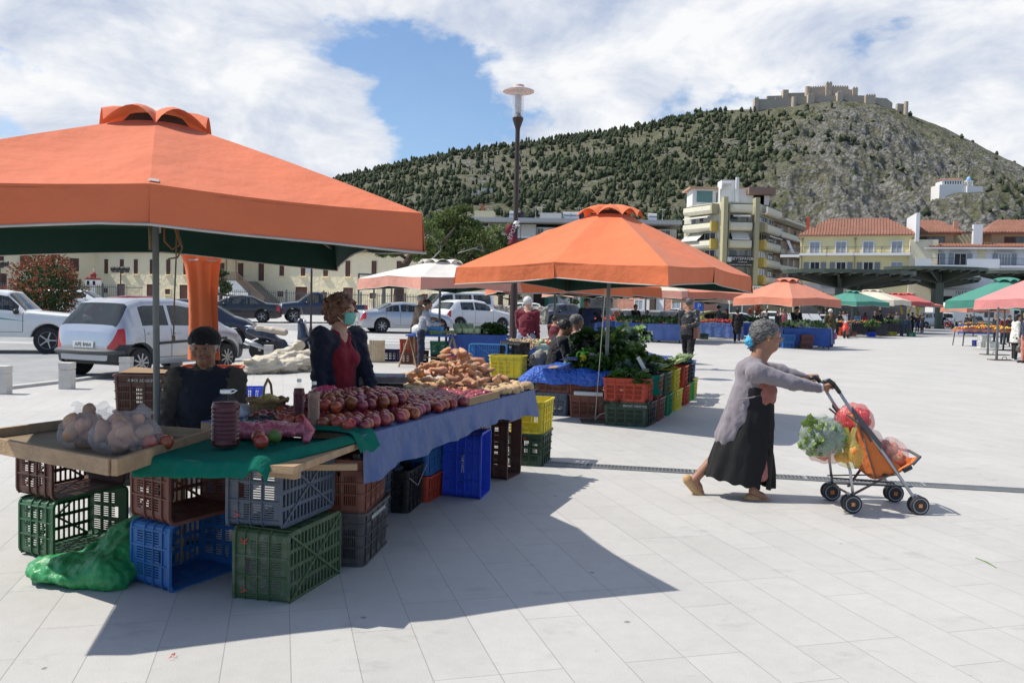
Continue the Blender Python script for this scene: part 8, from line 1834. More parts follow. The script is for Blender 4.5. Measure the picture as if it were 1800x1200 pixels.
def bicycle():
    t=thing('bicycle','grey bicycle behind the masked woman with chromed front lamp','bicycle',at(612,24.5),R(-40)); 
    for x in (-.52,.52):
        wh=bpy.data.objects.new('wheel',None); COL.objects.link(wh); wh.parent=t; wh.location=(x,0,.34); MB().tube([(.33*math.cos(a),0,.33*math.sin(a)) for a in [k*math.pi/16 for k in range(33)]],.014,6,cap=False).build('tyre',TYRE,wh,True); r=MB()
        for k in range(14): a=k*.4488; r.tube([(0,0,0),(.32*math.cos(a),0,.32*math.sin(a))],.0025,4)
        r.build('spokes',ALLOY,wh)
    fr=MB().tube([(-.52,0,.34),(-.1,0,.30),(.42,0,.72)],.015,6).tube([(-.1,0,.30),(-.2,0,.8)],.015,6).tube([(-.18,0,.72),(.40,0,.8)],.015,6).tube([(-.52,0,.34),(-.18,0,.72)],.01,6).tube([(.52,0,.34),(.38,0,.92)],.014,6); fr.build('frame',mat('bike_grey',(.12,.13,.14),.4,.3),t,True)
    MB().tube([(.30,-.28,1.0),(.42,-.1,.98),(.38,0,.95),(.42,.1,.98),(.30,.28,1.0)],.012,6).build('handlebar',ALLOY,t,True); MB().ell((-.22,0,.84),(.13,.08,.035)).build('saddle',CDK,t,True)
bicycle()
# ================================================================ STREET FURNITURE
def lamp(px,Y,ytop,yb,label,flag=True,sc=1.):
    p=at(px,Y); zt=pz(px,ytop,Y)-p.z; t=thing('street_lamp',label,'street lamp',p); dk=mat('lamp_brown',(.05,.032,.03),.5,.3); r=.34*sc
    MB().lathe([(.10,0),(.10,.5),(.085,.55),(.08,1.8),(.055,2.2),(.05,zt-.95*sc)],16).build('column',dk,t,40)
    MB().lathe([(.05,zt-.98*sc),(.055,zt-.92*sc),(.115*sc,zt-.74*sc),(.12*sc,zt-.70*sc),(.06*sc,zt-.64*sc),(.055*sc,zt-.60*sc)],20).build('collar',dk,t,40)
    MB().lathe([(.115*sc,zt-.70*sc),(.125*sc,zt-.5*sc),(.125*sc,zt-.12*sc)],24,cap=False).build('glass_cylinder',mat('lamp_glass',(.7,.72,.75),.05,alpha=.25,spec=.9),t,True)
    MB().lathe([(.05*sc,zt-.60*sc),(.07*sc,zt-.56*sc),(.07*sc,zt-.22*sc),(.05*sc,zt-.2*sc)],16).build('lamp_core',mat('lamp_core',(.5,.48,.47),.4),t,True)
    MB().lathe([(.001,zt-.10*sc),(r,zt-.14*sc),(r,zt-.12*sc),(.13*sc,zt-.05*sc),(.12*sc,zt),(.001,zt+.01*sc)],36).build('shade',mat('lamp_shade_white',(.62,.50,.46),.4),t,40)
    return t,zt
t_,zt_=lamp(903,19.,150,655,'tall brown street lamp with a round pale disc shade and glass cylinder',sc=1.02)
def banner():
    f=bpy.data.objects.get('street_lamp'); z0=pz(905,395,19.)-.0; z1=pz(905,430,19.); x=Q(905,410,19).x; fl=thing('banner','torn maroon flag with white letters wrapped around the lamp column','flag',(Q(905,410,19).x-.03,18.88,0)); m=mat('maroon_flag',(.16,.015,.03),.8,bump=.3)
    MB().grid(lambda u,v:Vector((-.13+.20*u+.04*math.sin(v*7)-.03*v,-.05*math.sin(u*3.14)-.01*math.sin(v*9),z1+(z0-z1)*v)),10,14).build('cloth',m,fl,True); MB().grid(lambda u,v:Vector((.0+.12*u+.02*math.sin(v*9),.02-.09*math.sin(u*3.14),z0-.05+.12*v)),6,6).build('white_end',WHT,fl,True)
    text('ΥΡΟΣ',.13,WHT,'letters',fl,(-.02,-.09,(z0+z1)/2+.03),(R(90),R(-70),0),.002)
banner()
lamp(862,68,411,540,'small distant street lamp with disc shade in front of the pine',sc=1.2)
def pole_banner():
    p=at(547,34); t=thing('sign_pole','thin dark pole with a torn white and pink banner before the pickup','sign pole',p); z=pz(547,437,34)-p.z; MB().lathe([(.1,0),(.07,.3),(.045,.4),(.04,z)],10).build('pole',POLEB,t); MB().grid(lambda u,v:Vector((-.22+.4*u+.05*v,-.05+.05*math.sin(u*4+v*3),z-.75+.75*v-.25*(1-u)*(1-v))),8,10).build('banner',WHT,t,True); MB().grid(lambda u,v:Vector((-.24+.3*u,-.08,z-.25+.28*v*(1-.5*u))),4,4).build('pink_tatter',mat('pink_tatter',(.5,.15,.22),.8),t,True)
pole_banner()
def floodlight(px,Y,yt,label):
    p=at(px,Y); t=thing('floodlight_mast',label,'floodlight mast',p); z=pz(px,yt,Y)-p.z; MB().cyl((0,0,0),(0,0,z),.07,.05,8).build('mast',IRON,t); MB().box((0,0,z),(1.5,.08,.08)).build('crossbar',IRON,t)
    for k in range(4): MB().box((-.6+.4*k,-.1,z+.25),(.3,.3,.32),M=Matrix.Rotation(R(25),3,'X')).build('floodlight',CDK,t)
floodlight(212,72,478,'floodlight mast with four lamps before the cream building'); floodlight(0,72,468,'floodlight mast cut by the left edge of the view')
bs_=at(1228,68); t=thing('parking_sign','blue square parking sign beyond the leather jacketed man','sign',bs_); zz=pz(1228,538,68); MB().cyl((0,0,0),(0,0,zz),.04,.04,8).build('post',POLE,t); pl=MB().box((0,-.06,zz),(.7,.04,.8)).build('panel',mat('sign_blue',(.02,.12,.55),.4),t); text('P',.5,WHT,'letter',pl,(0,-.09,zz),(R(90),0,0),.003)
# ================================================================ TREES
def leafcloud(mb,c,r,n,g,lf=.1,up=.5):
    for _ in range(n):
        while True:
            d=Vector((g.uniform(-1,1),g.uniform(-1,1),g.uniform(-1,1)))
            if .2<d.length<1: break
        p=c+Vector((d.x*r,d.y*r,d.z*r*.75)); a=Vector((g.uniform(-1,1),g.uniform(-1,1),g.uniform(-.4,1)*1+up)).normalized(); b=a.cross(Vector((g.uniform(-1,1),g.uniform(-1,1),g.uniform(-1,1)))).normalized(); L=lf*g.uniform(.7,1.5); mb.add([p,p+a*L*.5+b*L*.22,p+a*L,p+a*L*.5-b*L*.22],[(0,1,2,3)])
PINE=mat('pine_needles',(.075,.115,.03),.8,col2=(.16,.20,.06),vs=1.2,translucent=.2); BARK=mat('pine_bark',(.085,.06,.045),.95,var=.3,vs=6,bump=.8,bs=12); DEADW=mat('bare_twigs',(.3,.28,.26),.9)
def pine(label,base,trunk,limbs,blobs,lf=.26,n=260,seed=1,m=PINE,bm=BARK,dead=None,name='pine_tree'):
    g=random.Random(seed); t=thing(name,label,'tree',base); o=t.location.copy(); tb=MB(); tb.tube([Vector(q)-o for q in trunk[0]],trunk[1],10)
    for pts,rs in limbs: tb.tube([Vector(q)-o for q in pts],rs,7)
    for c,r in blobs: tb.tube([Vector(trunk[0][-1])-o,Vector(c)-o-Vector((0,0,r*.4)),Vector(c)-o],[.09,.05,.02],5)
    tb.build('trunk',bm,t,True); mb=MB()
    for c,r in blobs:
        k=max(2,int(r*5))
        for _ in range(k):
            d=Vector((g.uniform(-1,1),g.uniform(-1,1),g.uniform(-.7,1)))*r*.62; leafcloud(mb,Vector(c)-o+d,r*.5*g.uniform(.6,1.1),int(n*r/k*1.1),g,lf)
    mb.build('crown',m,t)
    if dead:
        d=MB()
        for pts in dead: 
            q=[Vector(a)-o for a in pts]; d.tube(q,[.05]+[.02]*(len(q)-1),5)
            for _ in range(7): a=g.choice(q); d.tube([a,a+Vector((g.uniform(-.5,.5),g.uniform(-.2,.2),g.uniform(-.3,.5)))],.012,4)
        d.build('dead_branch',DEADW,t)
def trees():
    Y=58.; P=lambda x,y,dy=0: Q(x,y,Y+dy); 
    pine('leaning pine with a thick bent trunk in front of the cream building',at(700,Y),([at(700,Y),P(700,520),P(703,480),P(722,450),P(745,436)],[.36,.33,.28,.24,.16]),[([P(745,436),P(780,425),P(800,400)],[.16,.12,.06]),([P(715,455),P(690,440),P(660,436)],[.12,.08,.04])],
      [(P(682,432),1.2),(P(660,440),.7),(P(710,425,1),1.0),(P(735,412,1),1.3),(P(700,440,-1),.9),(P(755,430),1.1),(P(738,448),.9),(P(648,436),.5)],lf=.22,n=560,seed=3,dead=[[P(760,455,-1.5),P(775,440,-1.5),P(765,425,-1.5)]])
    Y=64.
    pine('tall dense pine with several crowns right of the leaning one',at(765,Y),([at(765,Y),P(780,520),P(790,480),P(800,440),P(803,400)],[.4,.36,.3,.22,.12]),[([P(790,490),P(830,450),P(855,438)],[.2,.12,.05])],
      [(P(803,380),1.0),(P(790,400),1.5),(P(822,402),1.4),(P(775,425),1.5),(P(810,430),1.9),(P(843,425),1.5),(P(785,452),1.5),(P(825,460),1.6),(P(765,395),1.0),(P(800,470),1.2),(P(850,455),1.0),(P(745,450),1.0),(P(820,372),.45),(P(755,470),.8)],lf=.24,n=620,seed=5,dead=[[P(805,445,-4),P(835,436,-4),P(850,442,-4)],[P(800,455,-4),P(820,470,-4)]])
    Y=72.
    pine('slender feathery pine left of the brown street lamp',at(880,Y),([at(880,Y),P(880,500),P(882,440)],[.25,.2,.12]),[],[(P(880,420),1.5),(P(870,440),1.3),(P(896,430),1.1),(P(880,460),1.3)],lf=.34,n=330,seed=7)
    # photinia
    Yb=36.; g=random.Random(4); b=at(82,Yb); Pb=lambda x,y,dy=0:Q(x,y,Yb+dy)-b; t=thing('red_leaved_bush','big rounded bush with dark green leaves and coral red new shoots','bush',b); mb=MB(); rd=MB(); st=MB()
    for k in range(9): a=k*.7; st.tube([(0,0,0),(.25*math.cos(a),.25*math.sin(a),.8),(.9*math.cos(a),.8*math.sin(a),2.+.3*math.sin(k*2))],[.05,.04,.015],5)
    c=Pb(82,510); 
    for _ in range(6200):
        d=Vector((g.gauss(0,1),g.gauss(0,1),g.gauss(0,1))).normalized(); rr=g.random()**.28*(1+.14*math.sin(d.x*7)+.12*math.sin(d.z*9+d.y*5)); p=c+Vector((d.x*1.32,d.y*1.3,d.z*1.45+.05))*rr
        if p.z<.25: continue
        a=Vector((g.uniform(-1,1),g.uniform(-1,1),g.uniform(-.2,1.3))).normalized(); q=a.cross(Vector((g.uniform(-1,1),g.uniform(-1,1),.2))).normalized(); L=g.uniform(.10,.17)
        red=(rr>.82 and g.random()<(.75 if d.x<.1 or d.z>.35 else .42)) ; (rd if red else mb).add([p,p+a*L*.5+q*L*.25,p+a*L,p+a*L*.5-q*L*.25],[(0,1,2,3)])
        if red and g.random()<.25:
            for _k in range(5): a2=(d+Vector((g.uniform(-.5,.5),g.uniform(-.5,.5),g.uniform(0,.8)))).normalized(); q2=a2.cross(Vector((0,.3,1))).normalized(); p2=p+d*.08; rd.add([p2,p2+a2*.08+q2*.02,p2+a2*.17,p2+a2*.08-q2*.02],[(0,1,2,3)])
    st.build('stems',BARK,t,True); mb.build('leaves',mat('photinia_green',(.03,.07,.018),.65,col2=(.06,.10,.03),vs=2,spec=.3,translucent=.1),t); rd.build('red_shoots',mat('photinia_red',(.36,.10,.07),.6,col2=(.28,.13,.06),vs=3,translucent=.2,spec=.3),t)
    for px,Y,h_,lb in ((1447,95,4.2,'olive green street tree in front of the yellow building'),(1003,80,3.6,'small street tree behind the dark people carrier'),(388,50,3.0,'dark shrub half hidden by the orange curtain'),(895,84,3.8,'small tree before the low shops'),(1330,90,2.8,'round bush with reddish leaves beyond the white parasol')):
        b=at(px,Y); pine(lb,b,([b,b+Vector((0,0,h_*.45))],[.12,.09]),[],[(b+Vector((0,0,h_*.62)),h_*.24),(b+Vector((h_*.16,0,h_*.5)),h_*.18),(b+Vector((-h_*.17,0,h_*.56)),h_*.18),(b+Vector((0,0,h_*.8)),h_*.16)],lf=.24,n=300,seed=int(px),m=mat('street_foliage',(.05,.075,.03),.8,col2=(.09,.12,.05),vs=1,translucent=.15) if px!=1330 else MATS['photinia_red'],name='street_tree')
trees()
# ================================================================ OTHER STALLS
def heapmesh(name,label,parent_at,w,d,hh,m,rz=0,kind='round',n=150,r=.045,seed=1,m2=None):
    g=random.Random(seed)
    for mi,mm in enumerate([m]+([m2] if m2 else [])):
        mb=MB()
        for _ in range(n//(2 if m2 else 1)):
            x=g.uniform(-w/2,w/2);y=g.uniform(-d/2,d/2); z=hh*(1-(abs(x)/(w/2))**3)*(1-(abs(y)/(d/2))**3)*g.uniform(.4,1)
            if kind=='round': mb.ell((x,y,z+r*.8),(r,r,r*.9),7,5)
            else: leafcloud(mb,Vector((x,y,z+.05)),.11,9,g,.15)
        o=mb.build(name,mm,loc=parent_at,rz=rz,smooth=(kind=='round')); tag(o,label if not mi else label.replace('heap','scatter',1)+' among them','produce',kind='stuff')
TOM=mat('tomato_heap',(.42,.02,.015),.35,var=.3,vs=3); LEM=mat('yellow_fruit_heap',(.65,.45,.04),.5,var=.2,vs=3); ORG=mat('orange_heap',(.62,.2,.03),.5,var=.2,vs=3); GRH=mat('green_heap',(.06,.13,.025),.6,col2=(.12,.2,.05),vs=4); DGH=mat('dark_green_heap',(.02,.055,.015),.6,col2=(.05,.10,.03),vs=4); CAB=mat('pale_cabbage_heap',(.35,.44,.22),.6,var=.15,vs=3)
CL2=mat('blue_cloth_far',(.035,.09,.32),.7,var=.18,vs=2,bump=.4,bs=5); CL3=mat('slate_blue_cloth',(.09,.15,.36),.7,var=.18,vs=2,bump=.4,bs=5)
def stall(px,Y,w,d,rz,label,cm=CL2,hang=.72,z=.8,sides='flr'):
    p=at(px,Y) if not isinstance(px,Vector) else px; t=thing('stall_table',label,'table',p,rz); MB().box((0,0,z-.03),(w,d,.04)).build('tabletop',TW,t)
    for x in (-1,1):
        for y in (-1,1): MB().bar((x*(w/2-.1),y*(d/2-.1),z-.05),(x*(w/2-.02),y*(d/2-.05),0),.045).build('leg',IRON,t)
    mb=MB(); mb.box((0,0,z-.004),(w+.02,d+.02,.008))
    def hg(a,b):
        L=(Vector(b)-Vector(a)).length
        mb.grid(lambda u,v:Vector(a).lerp(Vector(b),u)+Vector((0,0,-hang*v))+Vector(((b[1]-a[1]),-(b[0]-a[0]),0)).normalized()*(.02+.03*v*math.sin(u*L*13)+.02*v),max(8,int(L*14)),5)
    if 'f' in sides: hg((-w/2,-d/2,z),(w/2,-d/2,z))
    if 'r' in sides: hg((w/2,-d/2,z),(w/2,d/2,z))
    if 'l' in sides: hg((-w/2,d/2,z),(-w/2,-d/2,z))
    mb.build('cloth',cm,t,True); return p
def onstall(p,rz,x,y,z=.81): return p+Matrix.Rotation(rz,3,'Z')@Vector((x,y,z))
def stalls():
    # cabbage stall under the white parasol
    rz=R(8); p=stall(839,21.0,1.45,1.0,rz,'blue clothed table of cabbages and spinach under the white parasol',hang=.74,cm=CL2)
    g=random.Random(2)
    for k in range(13): q=onstall(p,rz,-.5+.17*(k%5)+g.uniform(-.03,.03),-.34+.22*(k//5),.82+.05*(k//5)); veg('cabbage',CBM,q,'pale green cabbage in the row on the blue clothed table',sc=.95,group='cabbages on the blue clothed table',cat='cabbage')
    for k in range(5): q=onstall(p,rz,.30+.12*(k%3),-.25+.3*(k//3),.86); veg('dark',LD,q,['leftmost','second','middle','fourth','rightmost'][k]+' dark spinach bunch at the right end of the cabbage table',sc=1.5)
    t=thing('trestle_table','low trestle table with bare wooden legs left of the cabbage table','table',at(762,20.6),R(-4)); zt=.76; MB().box((0,0,zt),(1.15,.95,.03)).build('tabletop',TARPB,t)
    for x in (-.52,.52):
        for s in (-1,1): MB().bar((x,-.3+s*.02,zt),(x+.22*s*1,-.42,0),.05,.03).build('leg',TW,t)
        MB().bar((x,.35,zt),(x,.4,0),.05,.03).build('leg',TW,t)
    MB().bar((-.4,-.36,.25),(.4,-.36,.25),.04,.03).build('stretcher',TW,t)
    q=t.location
    for k in range(3): veg('leek',LK,q+Vector((.15+.1*k,-.22+.2*k,zt+.02)),['front','middle','rear'][k]+' bundle of pale leeks on the trestle table',rz=R(185+8*k),sc=1.3)
    for k in range(8): prod(PO[k%3],'garlic_bulb',mat('garlic_skin',(.5,.36,.26),.7,rnd=.1),q+Vector((.38+.06*(k%4),-.42+.06*(k//4),zt+.05)),'brownish garlic bulb at the corner of the trestle table','garlic bulbs on the trestle table','garlic',sc=.7)
    bag('white_sack','full white cloth sack on the left end of the trestle table',q+Vector((-.28,-.25,zt+.015)),(.2,.15,.13),('sack',(.72,.70,.66)),.95,handles=False,seed=41,h=.02); crate('lightblue',q+Vector((.02,-.15,zt+.015)),R(5),'light blue crate on the trestle table beside the white sack',me=CRL); crate('brown',q+Vector((.1,.5,zt)),R(5),'brown crate at the back of the trestle table by the parasol pole',me=CRL)
    crate('maroon',at(722,21.4),R(4),'maroon crate on the paving left of the trestle table'); crate('red',at(722,21.4)+Vector((0,0,.305)),R(2),'bright red crate on the maroon one left of the trestle table'); crate('maroon',at(738,22.0),R(4),'maroon crate behind the red and maroon pair')
    crate('black',q+Vector((.20,.1,0)),R(3),'black crate on the paving under the trestle table'); crate('emerald',q+Vector((.18,.1,.305)),R(5),'emerald green crate on the black one under the trestle table'); crate('dgreen',q+Vector((.62,.25,.0)),R(3),'dark green crate beside the black one under the trestle table')
    # small table by the maroon jumper man
    p=stall(945,16.8,.9,.6,R(20),'small pale table beside the man in the maroon jumper',cm=mat('pale_green_cloth',(.30,.42,.38),.8),hang=.15,z=.75); crate('red',at(938,16.3),R(20),'bright red crate under the small pale table'); crate('black',at(950,16.1),R(20),'black crate under the small pale table')
    heapmesh('vegetable_heap','heap of peppers and tomatoes on the small pale table',onstall(p,R(20),0,0,.76),.7,.4,.05,TOM,R(20),n=60,m2=CAB)
    hw=at(918,15.6); o=MB(); g=random.Random(8)
    for _ in range(160): a=Vector((g.uniform(-.2,.25),g.uniform(-.1,.1),g.uniform(.74,.9))); o.tube([a,a+Vector((g.uniform(-.12,.12),g.uniform(-.1,.1),g.uniform(-.12,.1)))],.008,4)
    tag(o.build('root_bundle',mat('pale_roots',(.55,.42,.26),.8),loc=hw),'bundle of pale straw coloured roots behind the thick dark pole','roots'); 
    p=stall(918,15.7,.5,.4,0,'little stand under the bundle of pale roots',hang=.5,z=.74)
    # tomatoes
    p=stall(1058,17.6,1.15,.8,R(-10),'grey edged table of red tomatoes behind the seated men',cm=mat('grey_cloth',(.14,.14,.15),.8),hang=.3,z=.82)
    heapmesh('tomato_heap','heap of red tomatoes on the grey edged table',onstall(p,R(-10),0,0,.83),1.05,.7,.10,TOM,R(-10),n=230,r=.035); crate('red',onstall(p,R(-10),.72,-.1,0),R(4),'red crate with white leaves at the right of the tomato table',me=CR); 
    s=thing('scales','pale flat box scales on the greens stall behind the clear bag','scales',Q(1050,600,13.4)); MB().box((0,0,.04),(.5,.35,.05)).build('body',mat('beige_plastic',(.5,.47,.38),.5),s); MB().box((0,0,.08),(.42,.3,.02)).build('pan',MATS['scale_pan'],s)
    # row at 40 m
    for px,Y,w,rz,lb,cm,pr in ((1122,39.5,2.0,-6,'blue clothed stall of cabbages below the pale pink parasol',CL2,'c'),(1168,39.0,1.8,4,'blue clothed stall with flowers on top behind the leather jacketed man',CL3,'g'),(1068,41,1.3,0,'blue clothed stall with red crates left of the cabbage one',CL2,'t'),(1268,46,2.3,-14,'slate blue clothed stall of red produce before the woman in black',CL3,'t'),(1415,36.6,1.9,-8,'blue clothed stall behind the walking woman, white leeks and greens on it',CL2,'m'),(1440,38.6,1.6,62,'side wing of the blue clothed stall, beside the brown coated man',CL3,'t'),(1412,52,3.2,0,'far blue clothed stall with tilted fish boxes',CL2,'n'),(1326,50,2.2,0,'far green heaped stall left of the orange parasol pole',CL2,'g'),(1510,59.5,3.6,0,'dark fronted stall of oranges and greens below the green parasol',mat('dark_cloth',(.03,.03,.032),.8),'o'),(1560,66,3.0,0,'dark stall of greens beyond the bending man',MATS['dark_cloth'],'g'),(1736,44,3.0,0,'wooden fruit stall below the big green parasol',mat('terracotta_cloth',(.35,.13,.07),.8),'l'),(1718,70,2.5,0,'distant stall under the narrow orange parasol edge',CL2,'o')):
        a=R(rz); p=stall(px,Y,w,1.1,a,lb,cm,hang=.74 if px!=1736 else .12,z=.85); nn=lb.split(' stall')[0]
        kk={'c':(CAB,'round',.09,60,LEM),'g':(GRH,'leaf',.1,150,DGH),'t':(TOM,'round',.05,150,None),'m':(GRH,'leaf',.1,110,CAB),'n':(WHT,'round',.05,30,None),'o':(ORG,'round',.06,90,GRH),'l':(LEM,'round',.06,120,ORG)}[pr]
        heapmesh('vegetable_heap','heap of produce on the '+nn+' stall',onstall(p,a,0,0,.86),w*.95,1.0,.16,kk[0],a,kind=kk[1],n=kk[3],r=kk[2],seed=px,m2=kk[4])
        if pr=='c': heapmesh('vegetable_heap','heap of dark leaves along the front of the '+nn+' stall',onstall(p,a,0,-.35,.88),w*.95,.5,.12,DGH,a,kind='leaf',n=70,seed=px+1)
        if pr=='n':
            for k in range(4): tag(MB().box((0,0,0),(.55,.8,.06),M=Matrix.Rotation(R(28),3,'X')).build('fish_box',mat('fish_box',(.35,.37,.38),.5),loc=onstall(p,a,-1.1+k*.62,.0,1.25)),['leftmost','second','third','rightmost'][k]+' tilted pale box on the far blue clothed stall','box')
    # crates around the far stalls
    for px,Y,c,lb,n in ((1386,36.0,'blue','blue crate stack left under the blue clothed stall behind the walking woman',2),(1418,36.0,'maroon','maroon crate under the blue clothed stall behind the walking woman',2),(1402,37,'white','white bag like crate in the shade of the blue clothed stall',1),(1499,58,'maroon','maroon crate before the orange and greens stall',1),(1533,58,'cobalt','cobalt crate with herbs at the right of the oranges stall',2),(1483,58,'red','red crate at the left of the oranges stall',2),(1552,61,'rust','rust crate behind the dark dressed man',1),(1570,61,'yellow','dusty yellow crate left of the bending man',1),(1603,60.5,'emerald','green crate at the hands of the bending man',1),(1731,42,'white','white crate stack before the wooden fruit stall',2),(1747,41.6,'white','single white crate right of the taller white stack',1),(1722,44,'cobalt','blue crate at the left end of the wooden fruit stall',1),(1632,98,'black','black box beside the square green column',1),(1202,46.5,'red','red crate behind the leather jacketed man',1),(1237,44.8,'dgreen','dark crates in the shade under the slate blue stall',1)):
        for k in range(n): crate(c if k==0 or c!='cobalt' else 'black',at(px,Y)+Vector((.03*k,0,.29*k)),R(4*k),lb if k==0 else 'upper one, '+lb.replace(' stack',''),me=CRF)
    heapmesh('herb_heap','heap of bright green herbs on the crates by the oranges stall',at(1533,58)+Vector((0,0,.62)),.7,.5,.35,GRH,kind='leaf',n=60,seed=77)
stalls()
# ================================================================ THE OTHER PEOPLE
BLK=(.012,.012,.014); NAV=(.015,.022,.045); JEAN=(.06,.10,.18); GRY=(.10,.10,.11)
def P_(px,Y,label,rz=0,**k): k.setdefault('h',.024 if Y>30 else .015); return person(label,at(px,Y),R(rz),**k)
P_(741,20.2,'man in a pale grey hoodie bending over the trestle table',5,H=1.62,lean=.22,arms='front',skin='tan',hair='dkbrown',top=(.30,.32,.36),bottom=NAV)
P_(731,21.9,'white haired man in a beige jacket behind the man in the hoodie',-10,H=1.74,lean=.2,arms='front',skin='pale',hair='white',top=(.36,.27,.20),bottom=GRY)
P_(605,59,'person in a red vest walking behind the pickup',0,H=1.72,skin='tan',hair='black',top=BLK,vest=(.40,.02,.05),bottom=BLK)
P_(926,17.4,'white haired man in a maroon jumper and jeans, seen from behind',75,H=1.70,lean=.12,arms=('front','down'),skin='pale',hair='white',top=(.13,.012,.025),bottom=(.18,.24,.33),build=1.1)
P_(1034,23.5,'balding man in a navy quilted vest looking down with hand on hip',-115,H=1.76,lean=.06,head=.35,arms=('hips','front'),skin='tan',hair='grey',top=BLK,vest=(.02,.035,.09),bottom=BLK)
P_(973,20.5,'person in a dark red jacket crouching behind the seated men',60,H=1.3,lean=.2,arms='front',skin='tan',hair='black',top=(.12,.02,.03),bottom=BLK)
P_(972,13.2,'dark haired man in black sitting with bowed head at the blue tarpaulin',12,H=1.72,lean=.25,head=.25,arms='lap',legs='sit',z0=.52,skin='tan',hair='black',top=BLK,bottom=BLK,build=1.15,h=.012)
P_(1006,14.1,'grey templed man in black sitting right of the bowed man',25,H=1.74,lean=.12,arms='lap',legs='sit',z0=.56,skin='tan',hair='grey',top=BLK,bottom=BLK,build=1.1,h=.012)
def satchel(o,J,q,M,hh): MB().box(J['P']+V3(-.05,-.24,-.02),(.26,.10,.28)).build('satchel',mat('brown_satchel',(.10,.035,.02),.5),o); MB().tube([J['P']+V3(-.05,-.24,.1),J['C']+V3(-.13,-.05,0),J['SL']+V3(-.02,-.03,.04)],.012,6).build('strap',MATS['brown_satchel'],o)
P_(1211,21.8,'grey haired man in a black leather jacket walking away, hands behind his back',62,H=1.80,lean=.03,arms=('front','back'),legs='walk',skin='tan',hair='grey',top=(.022,.023,.025),topkw=dict(rough=.42,spec=.5),bottom=(.012,.012,.012),build=1.12,h=.012,coat=.04,extra=satchel)
P_(1117,41,'woman in black with hair tied up behind the cabbage stall',-60,H=1.68,arms=('hips','front'),hair='black',hstyle='bun',top=BLK,bottom=BLK)
P_(1138,41.5,'child in black beside the woman with hair tied up',-120,H=1.42,arms='front',hair='dkbrown',top=BLK,bottom=BLK)
P_(1263,48,'bearded man in a peaked cap facing the woman in black',5,H=1.78,arms='front',skin='tan',hair='black',top=(.05,.05,.06),bottom=JEAN,hat=('cap',BLK))
P_(1278,47.4,'woman in black with dark hair behind the red produce',185,H=1.62,arms='front',hair='black',hstyle='long',top=BLK,bottom=BLK)
P_(1297,40,'woman in a long black coat and head scarf walking away, white shoes',75,H=1.66,arms='down',legs='walk',hair='black',hstyle='scarf',top=BLK,bottom=BLK,coat=.24,shoes=mat('pale_shoe',(.5,.42,.38),.6))
P_(1397,38.0,'seller in black bending over the blue clothed stall',-75,H=1.80,lean=.22,head=.2,arms='low',hair='black',top=BLK,bottom=BLK,build=1.1)
P_(1368,48,'person in black between the orange parasol pole and the far stall',-60,H=1.6,hair='black',top=BLK,bottom=BLK)
P_(1379,50,'person in dark red behind the orange parasol pole',200,H=1.7,hair='black',top=(.18,.03,.04),bottom=BLK)
P_(1460,38.6,'balding old man in a brown green coat with two pink shopping bags',95,H=1.70,lean=.03,arms='bag',hair='white',top=(.075,.06,.025),bottom=(.07,.09,.12),coat=.08,build=1.12,extra=two_bags((('pinkbag',(.5,.08,.16),'pink shopping bag in the left hand of the brown coated man'),('pinkbag',(.5,.08,.16),'pink shopping bag in the right hand of the brown coated man'))))
P_(1508,62,'woman in a light blue blouse seen from behind',100,H=1.66,hair='brown',hstyle='long',top=(.22,.34,.55),bottom=BLK); P_(1521,62,'woman in a raspberry sleeveless top seen from behind',85,H=1.62,hair='dkbrown',hstyle='long',top=(.40,.06,.12),bottom=BLK,sleeve=.35)
P_(1551,60.5,'tall man in dark clothes leaning over the stall beside the herbs',175,H=1.82,lean=.25,arms='front',legs='walk',hair='black',top=BLK,bottom=BLK)
P_(1586,60.3,'stooping man in blue denim reaching down to the green crate',8,H=1.72,lean=1.15,head=.1,arms='down',legs='bent',skin='tan',hair='grey',top=(.05,.08,.13),bottom=(.03,.045,.075))
P_(1597,73,'long haired woman in beige under the red parasols',150,H=1.66,hair='dkbrown',hstyle='long',top=(.4,.34,.28),bottom=BLK)
i=0
for px,Y,rz,c in ((1440,57,40,NAV),(1476,60,-60,BLK),(1484,61,200,(.2,.22,.25)),(1538,68,-90,BLK),(1562,67,-70,BLK),(1570,69,-110,BLK),(1577,67,200,GRY),(1604,74,-60,BLK),(1613,76,90,BLK),(1622,75,200,BLK),(1490,75,0,NAV),(1348,62,200,GRY),(1765,47,-80,(.2,.02,.02)),(1775,50,-60,BLK),(1752,52,200,BLK),(1792,46,90,NAV)):
    P_(px,Y,'shopper in '+{BLK:'black',NAV:'navy',GRY:'dark grey',(.2,.22,.25):'pale grey',(.2,.02,.02):'dark red'}[c]+' '+['left of the brown coated man','just right of the brown coated man','by the left end of the oranges stall','behind the woman in raspberry','under the cream parasol','near the yellow streamers','close to the stooping man','under the rightmost red parasol','turned away under the red parasols','at the edge of the red parasol shade','in the deep shade of the steel canopy','beyond the far green heaped stall','behind the wooden fruit stall','in the dark right of the fruit stall','left of the fruit stall pole','at the far right behind the woman in white'][i],rz,H=1.6+.05*(i%4),hair='black' if i%3 else 'grey',top=c,bottom=BLK if i%2 else NAV,arms='front' if i%2 else 'down',h=.035); i+=1
P_(1697,92,'dark dressed person pushing, left one of the pair at the right',10,H=1.75,lean=.3,arms='front',legs='walk',top=BLK,bottom=BLK,h=.035); P_(1707,91,'dark dressed person, right one of the pushing pair',170,H=1.72,lean=.1,arms='front',top=BLK,bottom=BLK,h=.035)
P_(1657,103,'person in black leaning on the dark red motorbike',0,H=1.7,lean=.4,arms='front',legs='walk',top=BLK,bottom=BLK,h=.035)
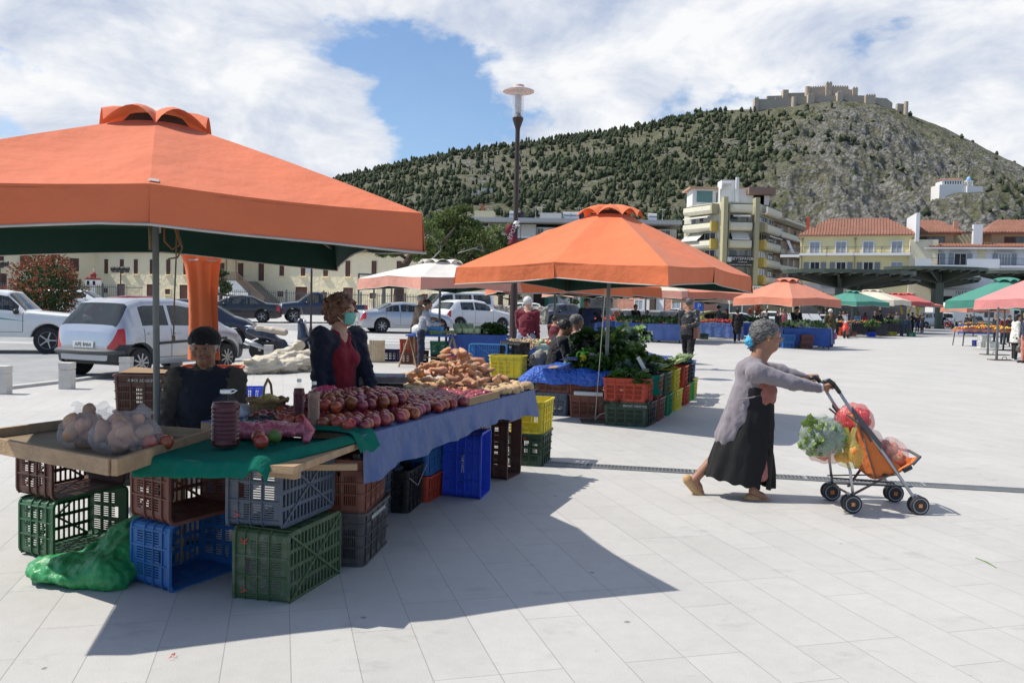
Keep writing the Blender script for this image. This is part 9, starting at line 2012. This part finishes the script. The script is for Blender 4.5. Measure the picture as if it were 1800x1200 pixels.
P_(1786,29.6,'woman in a white coat with long dark hair and black trousers at the right edge',-12,H=1.62,lean=.03,head=.12,arms='down',skin='pale',hair='black',hstyle='long',top=(.62,.60,.55),bottom=BLK,coat=.13,build=1.15,shoes=mat('white_trainer',(.6,.6,.62),.5),h=.016,extra=two_bags((None,('tote',(.12,.11,.09),'dark patterned tote bag carried by the woman in the white coat'))))
P_(1805,28.5,'person cut by the right edge carrying a blue bag',180,H=1.7,top=NAV,bottom=(.5,.2,.15),h=.03)
st=thing('streamer','yellow streamers hanging below the red parasols','streamer',at(1594,72)); 
for k,(x,z0_,z1_) in enumerate(((-.6,2.3,1.6),(.3,2.35,1.7),(.7,2.3,1.8),(1.0,2.35,1.5))): MB().add([(x,0,z0_),(x+.15,0,z0_),(x+.3*(-1)**k,.05,z1_),(x+.1*(-1)**k,0,z1_)],[(0,1,2,3)]).build('strip',mat('streamer_yellow',(.7,.5,.03),.6),st)
# litter on the paving
g=random.Random(12)
tw=MB().tube([G(1715,980),G(1735,988),G(1752,998)],[.004,.006,.003],5).build('leek_leaf',MATS['leaf_mid_green'],None,True); tag(tw,'thin green leaf stalk lying on the pale paving at the right','leaf')
for k,(px,py) in enumerate(((1170,827),(1100,748),(1150,742),(1018,838),(305,1158))):
    q=G(px,py); mb=MB(); 
    for _ in range(4): a=g.uniform(0,6.28); L=g.uniform(.02,.045)*(.5 if k==4 else 1); b=Vector((g.uniform(-.03,.03),g.uniform(-.03,.03),.006)); mb.add([b,b+Vector((math.cos(a)*L,math.sin(a)*L,.008)),b+Vector((math.cos(a)*L*1.6,math.sin(a)*L*1.6,.003)),b+Vector((math.cos(a+.5)*L*.7,math.sin(a+.5)*L*.7,.010))],[(0,1,2,3)])
    o=mb.build('leaf_scraps',MATS['leaf_mid_green'] if k<4 else MATS['red_print'],loc=q); tag(o,['yellow green leaf scraps by the drain','leaf scraps right of the rusty plate','leaf scraps before the corner crates','leaf scrap on the drain end','small red scrap at the lower left'][k],'scraps')
